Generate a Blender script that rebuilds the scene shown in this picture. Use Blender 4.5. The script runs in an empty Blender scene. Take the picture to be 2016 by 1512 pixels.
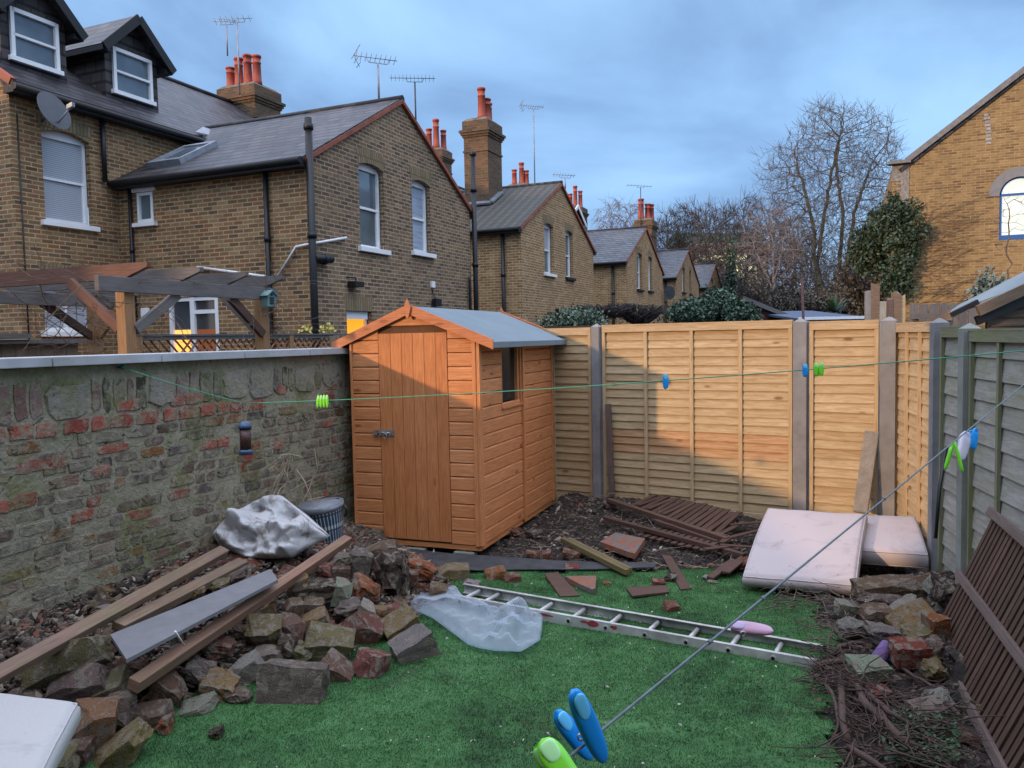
import bpy, bmesh, math, random
import numpy as np
from mathutils import Vector, Matrix, noise
from mathutils.geometry import tessellate_polygon
random.seed(7); np.random.seed(7)
C = bpy.context.scene.collection
SC = bpy.context.scene
# ------------------------------------------------------------------ camera
F_PX = 1560.6; PITCH = math.radians(3.291); ROLL = math.radians(-1.145); EYE = Vector((0, 0, 1.8))
def _camrows():
    cp, sp = math.cos(PITCH), math.sin(PITCH)
    m = np.array([[1, 0, 0], [0, -sp, -cp], [0, cp, -sp]])
    cr, sr = math.cos(ROLL), math.sin(ROLL)
    return np.array([[cr, -sr, 0], [sr, cr, 0], [0, 0, 1]]) @ m
CM = _camrows()
cam_d = bpy.data.cameras.new('camera'); cam = bpy.data.objects.new('camera', cam_d); C.objects.link(cam)
R_, D_, F_ = [Vector(r) for r in CM]
cam.matrix_world = Matrix(((R_.x, -D_.x, -F_.x, 0), (R_.y, -D_.y, -F_.y, 0), (R_.z, -D_.z, -F_.z, 1.8), (0, 0, 0, 1)))
cam_d.sensor_width = 36; cam_d.lens = 36 * F_PX / 2016; cam_d.clip_end = 2000; cam_d.clip_start = .05
SC.camera = cam
SC.view_settings.view_transform = 'Standard'; SC.view_settings.look = 'None'
SC.view_settings.exposure = 1.08; SC.view_settings.gamma = 1.0
SC.render.engine = 'CYCLES'
# ------------------------------------------------------------------ sky and sun
SUN_AZ, SUN_EL = 232.0, 11.0
W = bpy.data.worlds.new('World'); SC.world = W; W.use_nodes = True
def node(nt, typ, ins=None, **kw):
    n = nt.nodes.new(typ)
    for k, v in kw.items(): setattr(n, k, v)
    for k, v in (ins or {}).items():
        s = n.inputs[k]
        if isinstance(v, bpy.types.NodeSocket): nt.links.new(v, s)
        else: s.default_value = v
    return n
def ramp(nt, fac, stops, interp='LINEAR'):
    n = node(nt, 'ShaderNodeValToRGB', {'Fac': fac}); r = n.color_ramp; r.interpolation = interp
    while len(r.elements) < len(stops): r.elements.new(.5)
    for e, (p, c) in zip(r.elements, stops):
        e.position = p; e.color = (c, c, c, 1) if isinstance(c, (int, float)) else (*c[:3], 1)
    return n.outputs['Color']
def mixc(nt, f, a, b, mode='MIX'):
    n = node(nt, 'ShaderNodeMix', data_type='RGBA', blend_type=mode)
    for i, v in ((0, f), (6, a), (7, b)):
        s = n.inputs[i]
        if isinstance(v, bpy.types.NodeSocket): nt.links.new(v, s)
        else: s.default_value = v if i == 0 else (*v[:3], 1)
    return n.outputs[2]
def math_(nt, op, a, b=0.0, c=None):
    n = node(nt, 'ShaderNodeMath', operation=op)
    for i, v in enumerate((a, b) if c is None else (a, b, c)):
        if isinstance(v, bpy.types.NodeSocket): nt.links.new(v, n.inputs[i])
        else: n.inputs[i].default_value = v
    return n.outputs[0]
nt = W.node_tree; nt.nodes.clear()
tc = node(nt, 'ShaderNodeTexCoord')
sky = node(nt, 'ShaderNodeTexSky', sky_type='NISHITA', sun_disc=False, sun_elevation=math.radians(SUN_EL), sun_rotation=math.radians(SUN_AZ), air_density=1.3, dust_density=1.5, ozone_density=3.0)
sep = node(nt, 'ShaderNodeSeparateXYZ', {0: tc.outputs['Generated']})
zc = math_(nt, 'ADD', math_(nt, 'MAXIMUM', sep.outputs[2], 0.0), .34)
cx_ = math_(nt, 'DIVIDE', sep.outputs[0], zc); cy_ = math_(nt, 'DIVIDE', sep.outputs[1], zc)
cmb = node(nt, 'ShaderNodeCombineXYZ', {0: cx_, 1: cy_, 2: 0.0})
n1 = node(nt, 'ShaderNodeTexNoise', {'Vector': cmb.outputs[0], 'Scale': 1.5, 'Detail': 6.0, 'Roughness': .50, 'Distortion': .4})
n2 = node(nt, 'ShaderNodeTexNoise', {'Vector': cmb.outputs[0], 'Scale': .33, 'Detail': 2.0, 'Roughness': .5})
cl = math_(nt, 'ADD', math_(nt, 'MULTIPLY', n1.outputs[0], .75), math_(nt, 'MULTIPLY', n2.outputs[0], .42)); cl = math_(nt, 'SUBTRACT', cl, .03)
cloud = ramp(nt, cl, [(.38, (.095, .165, .31)), (.46, (.135, .235, .41)), (.54, (.185, .32, .52)), (.62, (.245, .405, .61)), (.74, (.33, .49, .68))])
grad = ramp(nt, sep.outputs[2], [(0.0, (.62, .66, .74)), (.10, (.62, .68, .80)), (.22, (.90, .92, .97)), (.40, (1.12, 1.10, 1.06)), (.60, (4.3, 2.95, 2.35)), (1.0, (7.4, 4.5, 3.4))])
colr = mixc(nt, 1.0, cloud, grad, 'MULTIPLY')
bg1 = node(nt, 'ShaderNodeBackground', {'Color': sky.outputs[0], 'Strength': .10})
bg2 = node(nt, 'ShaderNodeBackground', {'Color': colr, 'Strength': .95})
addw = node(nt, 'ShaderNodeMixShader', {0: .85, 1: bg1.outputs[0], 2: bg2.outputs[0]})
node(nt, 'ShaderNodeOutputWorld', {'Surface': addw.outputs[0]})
def az(t): t = math.radians(t); return Vector((math.sin(t), math.cos(t), 0))
sl = bpy.data.lights.new('sun', 'SUN'); sl.energy = 1.4; sl.angle = math.radians(1.2); sl.color = (1.0, .64, .36)
so = bpy.data.objects.new('sun', sl); C.objects.link(so)
sd = (az(SUN_AZ) * math.cos(math.radians(SUN_EL)) + Vector((0, 0, math.sin(math.radians(SUN_EL)))))
so.rotation_euler = sd.to_track_quat('Z', 'Y').to_euler(); so.location = (-20, -20, 20)
# ------------------------------------------------------------------ survey helpers: a photo pixel to a point on a real surface
def ray(x, y):
    v = np.array([(x - 1008) / F_PX, (y - 756) / F_PX, 1.0]); return Vector(CM.T @ v)
def hit(x, y, n, D):                       # plane n.P = D (n horizontal)
    q = ray(x, y); return EYE + q * (D / n.dot(q))
def hz(x, y, z=0.0):
    q = ray(x, y); return EYE + q * ((z - 1.8) / q.z)
def hd(x, y, d):                           # at camera depth d
    return EYE + ray(x, y) * d
Z = Vector((0, 0, 1))
A = az(22.83); NB = az(112.83); BD = az(-67.17)
# ------------------------------------------------------------------ mesh builder
MW = {}
class MB:
    def __init__(s): s.v = []; s.f = []; s.uv = []; s.r = []; s.mi = []; s.sm = []
    def face(s, idx, uvs, r=0.5, mi=0, sm=False):
        s.f.append(idx); s.uv.append(uvs); s.r.append(r); s.mi.append(mi); s.sm.append(sm)
    def poly(s, pts, r=0.5, mi=0, T=None, rot=False):
        pts = [Vector(p) for p in pts]; i = len(s.v); s.v += pts
        n = Vector((0, 0, 0))
        for k in range(len(pts)): n += (pts[k] - pts[0]).cross(pts[(k + 1) % len(pts)] - pts[0])
        if n.length < 1e-12: n = Vector((0, 0, 1))
        n.normalize()
        if T is None: T = Z.cross(n) if abs(n.z) < .999 else Vector((1, 0, 0))
        T = T.normalized(); U = n.cross(T)
        uv = [(p.dot(T), p.dot(U)) for p in pts]
        if rot: uv = [(b, a) for a, b in uv]
        s.face(list(range(i, i + len(pts))), uv, r, mi)
    def box(s, c, X, Y, Zv, r=None, mi=0, off=None):
        """centre c, half axes X,Y,Zv"""
        c, X, Y, Zv = map(Vector, (c, X, Y, Zv))
        if r is None: r = random.random()
        ax = [X, Y, Zv]; L = [a.length for a in ax]; g = L.index(max(L))
        ou, ov = (random.uniform(0, 9), random.uniform(0, 9)) if off is None else off
        i = len(s.v); P = []
        for sx in (-1, 1):
            for sy in (-1, 1):
                for sz in (-1, 1): s.v.append(c + X * sx + Y * sy + Zv * sz); P.append((sx * L[0], sy * L[1], sz * L[2]))
        hand = X.cross(Y).dot(Zv) > 0
        for fc, d in (((0, 1, 3, 2), 0), ((4, 6, 7, 5), 0), ((0, 4, 5, 1), 1), ((2, 3, 7, 6), 1), ((0, 2, 6, 4), 2), ((1, 5, 7, 3), 2)):
            if not hand: fc = fc[::-1]
            oth = [k for k in range(3) if k != d]
            gu = g if g in oth else oth[0]; gv = [k for k in oth if k != gu][0]
            s.face([i + k for k in fc], [(P[k][gu] + ou, P[k][gv] + ov + d * .37) for k in fc], r, mi)
    def beam(s, p, q, w, h, up=Z, r=None, mi=0):
        p, q, up = Vector(p), Vector(q), Vector(up); d = (q - p); L = d.length; d = d / L
        sd_ = d.cross(up)
        if sd_.length < 1e-5: sd_ = d.cross(Vector((1, 0, 0)))
        sd_.normalize(); u = sd_.cross(d).normalized()
        s.box((p + q) / 2, d * L / 2, sd_ * w / 2, u * h / 2, r, mi)
    def tube(s, pts, rad, n=8, r=.5, mi=0, caps=True, smooth=True):
        pts = [Vector(p) for p in pts]; m = len(pts)
        if not hasattr(rad, '__len__'): rad = [rad] * m
        i0 = len(s.v); ref = None; L = 0
        for k in range(m):
            t = (pts[min(k + 1, m - 1)] - pts[max(k - 1, 0)])
            t = t.normalized() if t.length > 1e-9 else Vector((0, 0, 1))
            if ref is None: ref = t.orthogonal().normalized()
            ref = (ref - t * ref.dot(t)); ref = ref.normalized() if ref.length > 1e-6 else t.orthogonal().normalized()
            b = t.cross(ref)
            for j in range(n):
                a = 2 * math.pi * j / n
                s.v.append(pts[k] + (ref * math.cos(a) + b * math.sin(a)) * rad[k])
        for k in range(m - 1):
            d = (pts[k + 1] - pts[k]).length
            for j in range(n):
                j2 = (j + 1) % n
                s.face([i0 + k * n + j, i0 + k * n + j2, i0 + (k + 1) * n + j2, i0 + (k + 1) * n + j],
                       [(L, j * .02), (L, j * .02 + .02), (L + d, j * .02 + .02), (L + d, j * .02)], r, mi, smooth)
            L += d
        if caps:
            s.face([i0 + j for j in range(n)][::-1], [(0, 0)] * n, r, mi); s.face([i0 + (m - 1) * n + j for j in range(n)], [(0, 0)] * n, r, mi)
    def lathe(s, c, prof, n=20, axis=Z, r=.5, mi=0, smooth=True):
        s.tube([Vector(c) + Vector(axis) * h for _, h in prof], [max(q, 1e-4) for q, _ in prof], n, r, mi, True, smooth)
    def prism(s, pts, ext, r=.5, mi=0):
        """polygon pts (3d, planar) extruded by vector ext"""
        pts = [Vector(p) for p in pts]; ext = Vector(ext); n = len(pts)
        nn = Vector((0, 0, 0))
        for k in range(n): nn += (pts[k] - pts[0]).cross(pts[(k + 1) % n] - pts[0])
        if nn.dot(ext) > 0: pts = pts[::-1]
        s.poly(pts, r, mi); s.poly([p + ext for p in pts][::-1], r, mi)
        for k in range(n):
            a, b = pts[k], pts[(k + 1) % n]
            s.poly([b, a, a + ext, b + ext], r, mi)
    def build(s, name, mats, parent=None, bevel=0, local=False, seg=2, loc=None):
        if not isinstance(mats, (list, tuple)): mats = [mats]
        V = s.v
        if loc is not None: V = [v - Vector(loc) for v in V]
        elif parent is not None and not local:
            inv = MW[parent.name].inverted(); V = [inv @ v for v in V]
        me = bpy.data.meshes.new(name); me.from_pydata([tuple(v) for v in V], [], s.f)
        uvl = me.uv_layers.new(name='UVMap'); fl = []; cl_ = []
        for uv, r in zip(s.uv, s.r):
            for a in uv: fl += [a[0], a[1]]; cl_ += ([r, r, r, 1] if not hasattr(r, '__len__') else [*r[:3], 1])
        uvl.data.foreach_set('uv', fl); ca = me.color_attributes.new('rnd', 'FLOAT_COLOR', 'CORNER'); ca.data.foreach_set('color', cl_)
        me.polygons.foreach_set('material_index', s.mi); me.polygons.foreach_set('use_smooth', s.sm)
        for m in mats: me.materials.append(m)
        me.update()
        o = bpy.data.objects.new(name, me); C.objects.link(o)
        if parent is not None: o.parent = parent; MW[o.name] = MW[parent.name]
        else:
            MW[o.name] = Matrix.Translation(Vector(loc)) if loc is not None else Matrix()
            if loc is not None: o.location = loc
        if bevel:
            b = o.modifiers.new('bevel', 'BEVEL'); b.width = bevel; b.segments = seg; b.limit_method = 'ANGLE'; b.angle_limit = .6
        return o
def tag(o, label=None, cat=None, group=None, kind=None):
    if label: o['label'] = label
    if cat: o['category'] = cat
    if group: o['group'] = group
    if kind: o['kind'] = kind
    return o
def thing(name, label, cat, loc=(0, 0, 0), rz=0, group=None):
    o = bpy.data.objects.new(name, None); C.objects.link(o); o.empty_display_size = .1
    o.location = loc; o.rotation_euler = (0, 0, rz)
    MW[o.name] = Matrix.Translation(Vector(loc)) @ Matrix.Rotation(rz, 4, 'Z')
    return tag(o, label, cat, group)
# ------------------------------------------------------------------ materials
def newmat(name):
    m = bpy.data.materials.new(name); m.use_nodes = True; t = m.node_tree; t.nodes.clear()
    out = node(t, 'ShaderNodeOutputMaterial'); b = node(t, 'ShaderNodeBsdfPrincipled'); t.links.new(b.outputs[0], out.inputs[0])
    return m, t, b
def bump(t, b, h, strength=.4, dist=.01):
    n = node(t, 'ShaderNodeBump', {'Height': h, 'Strength': strength, 'Distance': dist}); t.links.new(n.outputs[0], b.inputs['Normal'])
def uvv(t, sx=1, sy=1, rot=0):
    tcn = node(t, 'ShaderNodeTexCoord'); mp = node(t, 'ShaderNodeMapping', {'Vector': tcn.outputs['UV'], 'Scale': (sx, sy, 1), 'Rotation': (0, 0, rot)}); return mp.outputs[0]
def objv(t, s=1):
    tcn = node(t, 'ShaderNodeTexCoord'); mp = node(t, 'ShaderNodeMapping', {'Vector': tcn.outputs['Object'], 'Scale': (s, s, s)}); return mp.outputs[0]
def nz(t, vec, scale, detail=4, rough=.55, dist=0.0):
    return node(t, 'ShaderNodeTexNoise', {'Vector': vec, 'Scale': scale, 'Detail': detail, 'Roughness': rough, 'Distortion': dist}).outputs[0]
def plain(name, col, rough=.6, metal=0, var=.15, scale=8, bmp=0, spec=.5, col2=None):
    m, t, b = newmat(name); v = objv(t)
    f = ramp(t, nz(t, v, scale, 5, .6), [(.3, 0.0), (.7, 1.0)])
    c2 = col2 or tuple(c * (1 - var * 2) for c in col)
    t.links.new(mixc(t, f, col, c2), b.inputs['Base Color']); b.inputs['Roughness'].default_value = rough; b.inputs['Metallic'].default_value = metal
    b.inputs['Specular IOR Level'].default_value = spec
    if bmp: bump(t, b, nz(t, v, scale * 6, 5, .65), bmp, .01)
    return m
def brickmat(name, cols, mortar, bw=.225, bh=.075, ms=.011, dirt=.35, tint=(1, 1, 1), stain=(.05, .045, .04)):
    m, t, b = newmat(name); v = uvv(t)
    wob = nz(t, v, 9.0, 2); 
    bt = node(t, 'ShaderNodeTexBrick', {'Vector': v, 'Color1': (0, 0, 0, 1), 'Color2': (1, 1, 1, 1), 'Mortar': (.5, .5, .5, 1), 'Scale': 1.0, 'Mortar Size': ms, 'Mortar Smooth': .25, 'Bias': 0.0, 'Brick Width': bw, 'Row Height': bh})
    bt.offset = .5
    k = len(cols); bc = ramp(t, bt.outputs['Color'], [((i + .01) / k, c) for i, c in enumerate(cols)])
    big = nz(t, v, .55, 4, .6, .6); mid = nz(t, v, 5, 5, .65); fine = nz(t, v, 45, 4, .7)
    bc = mixc(t, ramp(t, mid, [(.35, 0.0), (.75, .55)]), bc, (.16, .12, .075))
    bc = mixc(t, .55, bc, ramp(t, fine, [(.2, .35), (.8, 1.0)]), 'MULTIPLY')
    mo = mixc(t, ramp(t, mid, [(.3, 0.0), (.7, 1.0)]), mortar, tuple(x * .6 for x in mortar))
    c = mixc(t, bt.outputs['Fac'], bc, mo)
    c = mixc(t, ramp(t, big, [(.42, 0.0), (.78, dirt)]), c, stain)
    c = mixc(t, 1.0, c, tint, 'MULTIPLY')
    t.links.new(c, b.inputs['Base Color']); b.inputs['Roughness'].default_value = .9; b.inputs['Specular IOR Level'].default_value = .2
    h = math_(t, 'SUBTRACT', math_(t, 'MULTIPLY', fine, .35), bt.outputs['Fac']); bump(t, b, h, .6, .008)
    return m
STOCK = [(.37, .27, .14), (.18, .12, .065), (.31, .21, .10), (.40, .29, .165), (.24, .155, .08), (.10, .075, .055), (.35, .215, .11), (.28, .145, .075)]
M = {}
M['stock'] = brickmat('stock_brick', STOCK, (.49, .40, .27), dirt=.3, tint=(1.10, .97, .87))
M['stock_gable'] = brickmat('gable_brick', [(.30, .225, .135), (.14, .105, .07), (.27, .195, .115), (.34, .265, .17), (.20, .15, .095), (.28, .185, .12), (.12, .095, .07)], (.45, .38, .285), dirt=.3, tint=(1.08, .97, .90))
M['stock2'] = brickmat('pale_stock_brick', [(.34, .25, .14), (.19, .13, .075), (.31, .22, .12), (.40, .31, .19), (.26, .17, .09)], (.50, .41, .28), dirt=.18, tint=(1.28, 1.12, .97))
M['hall_brick'] = brickmat('orange_stock_brick', [(.40, .27, .12), (.37, .25, .11), (.42, .29, .13), (.35, .225, .095), (.16, .10, .055), (.39, .26, .115), (.26, .165, .075)], (.42, .30, .16), bw=.215, bh=.068, ms=.010, dirt=.22, stain=(.12, .07, .035))
M['chimney_brick'] = brickmat('sooty_chimney_brick', [(.17, .10, .06), (.09, .06, .04), (.21, .13, .07), (.24, .11, .06), (.13, .08, .05)], (.19, .15, .11), dirt=.6)
M['soldier'] = brickmat('arch_brick', [(.42, .33, .19), (.28, .21, .12), (.36, .27, .16)], (.16, .12, .075), bw=.075, bh=.33, ms=.009, dirt=.15)
M['red_tile'] = plain('terracotta_verge', (.36, .10, .05), .7, var=.25, scale=5, bmp=.2)
M['pot'] = plain('terracotta_pot', (.42, .085, .05), .65, var=.18, scale=6, bmp=.1)
def slate(name, c1, c2, w=.30, h=.25, gl=.45, moss=0):
    m, t, b = newmat(name); v = uvv(t)
    bt = node(t, 'ShaderNodeTexBrick', {'Vector': v, 'Color1': (0, 0, 0, 1), 'Color2': (1, 1, 1, 1), 'Mortar': (.0, .0, .0, 1), 'Scale': 1.0, 'Mortar Size': .010, 'Mortar Smooth': .1, 'Brick Width': w, 'Row Height': h}); bt.offset = .5
    c = mixc(t, bt.outputs['Color'], c1, c2); spn = node(t, 'ShaderNodeSeparateXYZ', {0: v}); sawc = math_(t, 'FRACT', math_(t, 'DIVIDE', math_(t, 'ADD', spn.outputs[1], 600 * h), h)); c = mixc(t, bt.outputs['Fac'], c, (.006, .006, .007)); c = mixc(t, ramp(t, sawc, [(0, .95), (.18, .9), (.26, 0.0)]), c, (.008, .008, .010))  # dark band along each course paints the overlap shadow into the colour
    big = nz(t, v, 1.3, 5, .7, .5)
    c = mixc(t, ramp(t, big, [(.5, 0.0), (.75, .55)]), c, (.10, .095, .085))
    if moss: c = mixc(t, ramp(t, nz(t, v, 7, 5, .7), [(.48, 0.0), (.62, moss)]), c, (.045, .06, .02))
    fl = ramp(t, nz(t, v, 16, 2, .5), [(.74, 0.0), (.78, 1.0)]); c = mixc(t, math_(t, 'MULTIPLY', fl, .5), c, (.35, .35, .33))
    t.links.new(c, b.inputs['Base Color']); b.inputs['Roughness'].default_value = gl; b.inputs['Specular IOR Level'].default_value = .3
    sp = node(t, 'ShaderNodeSeparateXYZ', {0: v}); saw = math_(t, 'FRACT', math_(t, 'DIVIDE', sp.outputs[1], h))
    hh = math_(t, 'SUBTRACT', math_(t, 'MULTIPLY', saw, -1.0), math_(t, 'MULTIPLY', bt.outputs['Fac'], .6)); bump(t, b, hh, .8, .02)
    return m
M['slate'] = slate('slate', (.014, .014, .018), (.066, .060, .070), gl=.5)
M['slate_dark'] = slate('brown_slate', (.035, .028, .028), (.065, .055, .055), .3, .22, .6)
M['slate_blue'] = slate('blue_slate', (.042, .050, .062), (.09, .10, .12), .30, .25, .55)
def tilemat():
    m, t, b = newmat('concrete_tile'); v = uvv(t); sp = node(t, 'ShaderNodeSeparateXYZ', {0: v})
    wv = math_(t, 'SINE', math_(t, 'MULTIPLY', sp.outputs[0], 2 * math.pi / .28)); saw = math_(t, 'FRACT', math_(t, 'DIVIDE', sp.outputs[1], .30))
    c = mixc(t, ramp(t, nz(t, v, 6, 5, .7), [(.4, 0.0), (.7, 1.0)]), (.052, .048, .044), (.085, .085, .06))
    c = mixc(t, ramp(t, saw, [(0, 1.0), (.1, 0.0)]), c, (.015, .015, .012)); c = mixc(t, math_(t, 'MULTIPLY', ramp(t, wv, [(0, 1.0), (.35, 0.0)]), .6), c, (.02, .02, .02))
    t.links.new(c, b.inputs['Base Color']); b.inputs['Roughness'].default_value = .8
    bump(t, b, math_(t, 'ADD', math_(t, 'MULTIPLY', wv, .5), math_(t, 'MULTIPLY', saw, -1.0)), .9, .03); return m
M['tile'] = tilemat()
def wood(name, cols, grain=30, rough=.75, knots=.6, stretch=14, dirt=(.08, .06, .045), dirtf=.3, green=None, bmp=.25, base_dirt=0):
    """grain runs along u; rnd attribute varies board to board"""
    m, t, b = newmat(name); tcn = node(t, 'ShaderNodeTexCoord'); at = node(t, 'ShaderNodeAttribute', attribute_name='rnd')
    offs = node(t, 'ShaderNodeCombineXYZ', {0: math_(t, 'MULTIPLY', at.outputs['Fac'], 37.0), 1: math_(t, 'MULTIPLY', at.outputs['Fac'], 91.0), 2: 0.0})
    va = node(t, 'ShaderNodeVectorMath', {0: tcn.outputs['UV'], 1: offs.outputs[0]}, operation='ADD').outputs[0]
    mp = node(t, 'ShaderNodeMapping', {'Vector': va, 'Scale': (1, stretch, 1)}).outputs[0]
    g = nz(t, mp, grain / 6, 6, .65, .8); f2 = nz(t, va, 1.6, 4, .6)
    cols = list(cols) * (2 if len(cols) == 1 else 1); k = len(cols); base = ramp(t, math_(t, 'FRACT', math_(t, 'MULTIPLY', at.outputs['Fac'], 7.3)), [(i / max(k - 1, 1), c) for i, c in enumerate(cols)])
    c = mixc(t, ramp(t, g, [(.35, 0.0), (.65, .7)]), base, mixc(t, 1.0, base, (.55, .45, .38), 'MULTIPLY'))
    if knots:
        vo = node(t, 'ShaderNodeTexVoronoi', {'Vector': node(t, 'ShaderNodeMapping', {'Vector': va, 'Scale': (2.2, 6, 1)}).outputs[0], 'Scale': 1.0, 'Randomness': 1.0})
        c = mixc(t, ramp(t, vo.outputs['Distance'], [(.06, knots), (.12, 0.0)]), c, mixc(t, 1.0, base, (.30, .17, .10), 'MULTIPLY'))
    c = mixc(t, ramp(t, f2, [(.45, 0.0), (.75, dirtf)]), c, dirt)
    ov = objv(t); sz = node(t, 'ShaderNodeSeparateXYZ', {0: ov}).outputs[2]
    if green:
        gm = nz(t, ov, 2.5, 5, .65); c = mixc(t, ramp(t, gm, [(.42, 0.0), (.62, green[1])]), c, green[0])
    t.links.new(c, b.inputs['Base Color']); b.inputs['Roughness'].default_value = rough; b.inputs['Specular IOR Level'].default_value = .25
    bump(t, b, g, bmp, .004); return m
M['shed_wood'] = wood('stained_shed_wood', [(.62, .265, .11), (.58, .24, .095), (.66, .295, .13), (.60, .25, .10)], rough=.62, knots=.75, dirtf=.18, dirt=(.28, .10, .045))
M['shed_door'] = wood('stained_door_boards', [(.56, .225, .085), (.52, .20, .075), (.59, .245, .10)], rough=.62, knots=.6, dirtf=.22, dirt=(.27, .09, .035))
M['bargeboard'] = wood('stained_bargeboard', [(.54, .21, .10), (.52, .20, .09)], knots=.5, rough=.6, dirtf=.1)
M['fence_wood'] = wood('new_lap_wood', [(.50, .395, .24), (.47, .365, .215), (.54, .43, .275), (.44, .325, .185), (.51, .405, .25)], knots=.85, dirtf=.22, dirt=(.30, .17, .075), stretch=10)
M['fence_frame'] = wood('new_batten_wood', [(.48, .365, .22), (.52, .40, .25)], knots=.3, dirtf=.15, dirt=(.30, .19, .09))
M['fence_red'] = wood('reddish_lap_wood', [(.48, .305, .17), (.46, .28, .15)], knots=.7, dirtf=.25, dirt=(.30, .14, .06), stretch=10)
M['grey_fence'] = wood('weathered_grey_wood', [(.37, .375, .355), (.42, .415, .39), (.33, .335, .315)], knots=.3, dirtf=.4, dirt=(.19, .185, .16), green=((.20, .22, .09), .35), bmp=.5, stretch=8)
M['grey_frame'] = wood('green_stained_frame_wood', [(.27, .28, .20), (.24, .25, .18)], knots=.1, dirtf=.4, dirt=(.12, .125, .07), green=((.18, .21, .07), .6))
M['old_board'] = wood('old_brown_board', [(.24, .175, .12), (.20, .15, .11), (.27, .20, .14)], knots=.4, dirtf=.6, dirt=(.09, .07, .055), bmp=.5)
M['plank'] = wood('pale_pink_timber', [(.24, .165, .125), (.27, .185, .14)], knots=.3, dirtf=.6, dirt=(.13, .10, .075), green=((.13, .14, .055), .4), bmp=.4)
M['plank_red'] = wood('pinkish_timber', [(.27, .165, .12)], knots=.3, dirtf=.6, dirt=(.16, .14, .09), bmp=.4)
M['dark_slat'] = wood('dark_brown_slat', [(.105, .062, .048), (.085, .052, .042), (.13, .078, .06)], knots=0, dirtf=.5, dirt=(.05, .038, .03), bmp=.5)
M['dark_rail'] = wood('grey_brown_rail', [(.17, .13, .12), (.15, .115, .105)], knots=.2, dirtf=.4, dirt=(.08, .065, .06), bmp=.5)
M['pergola_grey'] = wood('grey_pergola_wood', [(.17, .165, .165), (.14, .135, .135), (.20, .19, .19)], knots=.4, dirtf=.5, dirt=(.08, .075, .075), bmp=.4)
M['pergola_red'] = wood('reddish_pergola_wood', [(.16, .085, .065), (.18, .10, .075)], knots=.3, dirtf=.4, dirt=(.11, .07, .06), bmp=.4)
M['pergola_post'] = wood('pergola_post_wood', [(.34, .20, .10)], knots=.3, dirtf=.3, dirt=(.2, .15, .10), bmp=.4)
M['trellis'] = wood('brown_trellis_wood', [(.30, .15, .075), (.26, .13, .07)], knots=.1, dirtf=.4, dirt=(.2, .15, .1))
M['white'] = plain('white_paint', (.86, .87, .88), .45, var=.06, scale=3)
M['black'] = plain('black_pipe_paint', (.007, .008, .010), .5, var=.2, scale=5)
M['black_board'] = plain('black_painted_board', (.008, .008, .010), .6, var=.2, scale=3)
M['lead'] = plain('lead_flashing', (.30, .33, .37), .45, metal=.3, var=.2, scale=6)
M['mortar'] = plain('mortar_flaunching', (.20, .17, .13), .95, var=.35, scale=7, bmp=.6)
M['concrete'] = plain('concrete_post', (.25, .25, .26), .9, var=.22, scale=4, bmp=.35)
M['concrete_old'] = plain('grey_green_concrete', (.27, .29, .27), .9, var=.2, scale=4, bmp=.35)
M['metal'] = plain('galvanised_metal', (.50, .51, .53), .4, metal=.85, var=.15, scale=20)
M['alu'] = plain('worn_aluminium', (.62, .63, .64), .42, metal=.35, var=.25, scale=9, bmp=.08)
M['aerial'] = plain('aerial_metal', (.33, .35, .40), .5, metal=.5, var=.2, scale=5)
M['aerial_dark'] = plain('dark_aerial_metal', (.07, .08, .10), .5, metal=.4, var=.2, scale=5)
def glassmat(name, tint, rough=.08, em=None, es=0, spec=.9):
    m, t, b = newmat(name); v = objv(t)
    c = mixc(t, ramp(t, nz(t, v, 1.4, 3), [(.35, 0.0), (.65, 1.0)]), tint, tuple(x * .6 for x in tint))
    t.links.new(c, b.inputs['Base Color']); b.inputs['Roughness'].default_value = rough; b.inputs['Specular IOR Level'].default_value = spec
    if em: b.inputs['Emission Color'].default_value = (*em, 1); b.inputs['Emission Strength'].default_value = es
    return m
M['pane'] = glassmat('window_glass', (.05, .06, .07))
M['pane_sky'] = glassmat('pale_glass', (.13, .165, .20), .05, spec=1.0)
M['pane_frost'] = glassmat('frosted_glass', (.11, .15, .165), .35)
M['pane_amber'] = glassmat('lit_amber_glass', (.5, .25, .05), .2, (1.0, .36, .02), .55)
M['pane_orange'] = glassmat('lit_orange_room_glass', (.5, .25, .08), .2, (1.0, .40, .07), .85)
M['pane_brown'] = glassmat('dim_brown_glass', (.14, .05, .02), .25, (.3, .07, .012), .25)
M['pane_skyglow'] = glassmat('sky_glow_glass', (.5, .5, .42), .2, (.80, .88, .80), .36)  # glow puts the sky reflection into the hall window glass
def blindmat():
    m, t, b = newmat('slatted_blind'); v = objv(t); s = node(t, 'ShaderNodeSeparateXYZ', {0: v}).outputs[2]
    f = ramp(t, math_(t, 'FRACT', math_(t, 'DIVIDE', s, .035)), [(0, 1.0), (.25, 0.0), (.9, 0.0), (1, 1.0)])
    t.links.new(mixc(t, f, (.42, .45, .50), (.16, .175, .20)), b.inputs['Base Color']); b.inputs['Roughness'].default_value = .25; return m
M['blind'] = blindmat()
def curtain():
    m, t, b = newmat('net_curtain'); v = uvv(t, 9, .6)
    t.links.new(ramp(t, nz(t, v, 2, 3), [(.3, (.20, .25, .33)), (.7, (.42, .50, .60))]), b.inputs['Base Color']); b.inputs['Roughness'].default_value = .4; return m
M['curtain'] = curtain()
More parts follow.
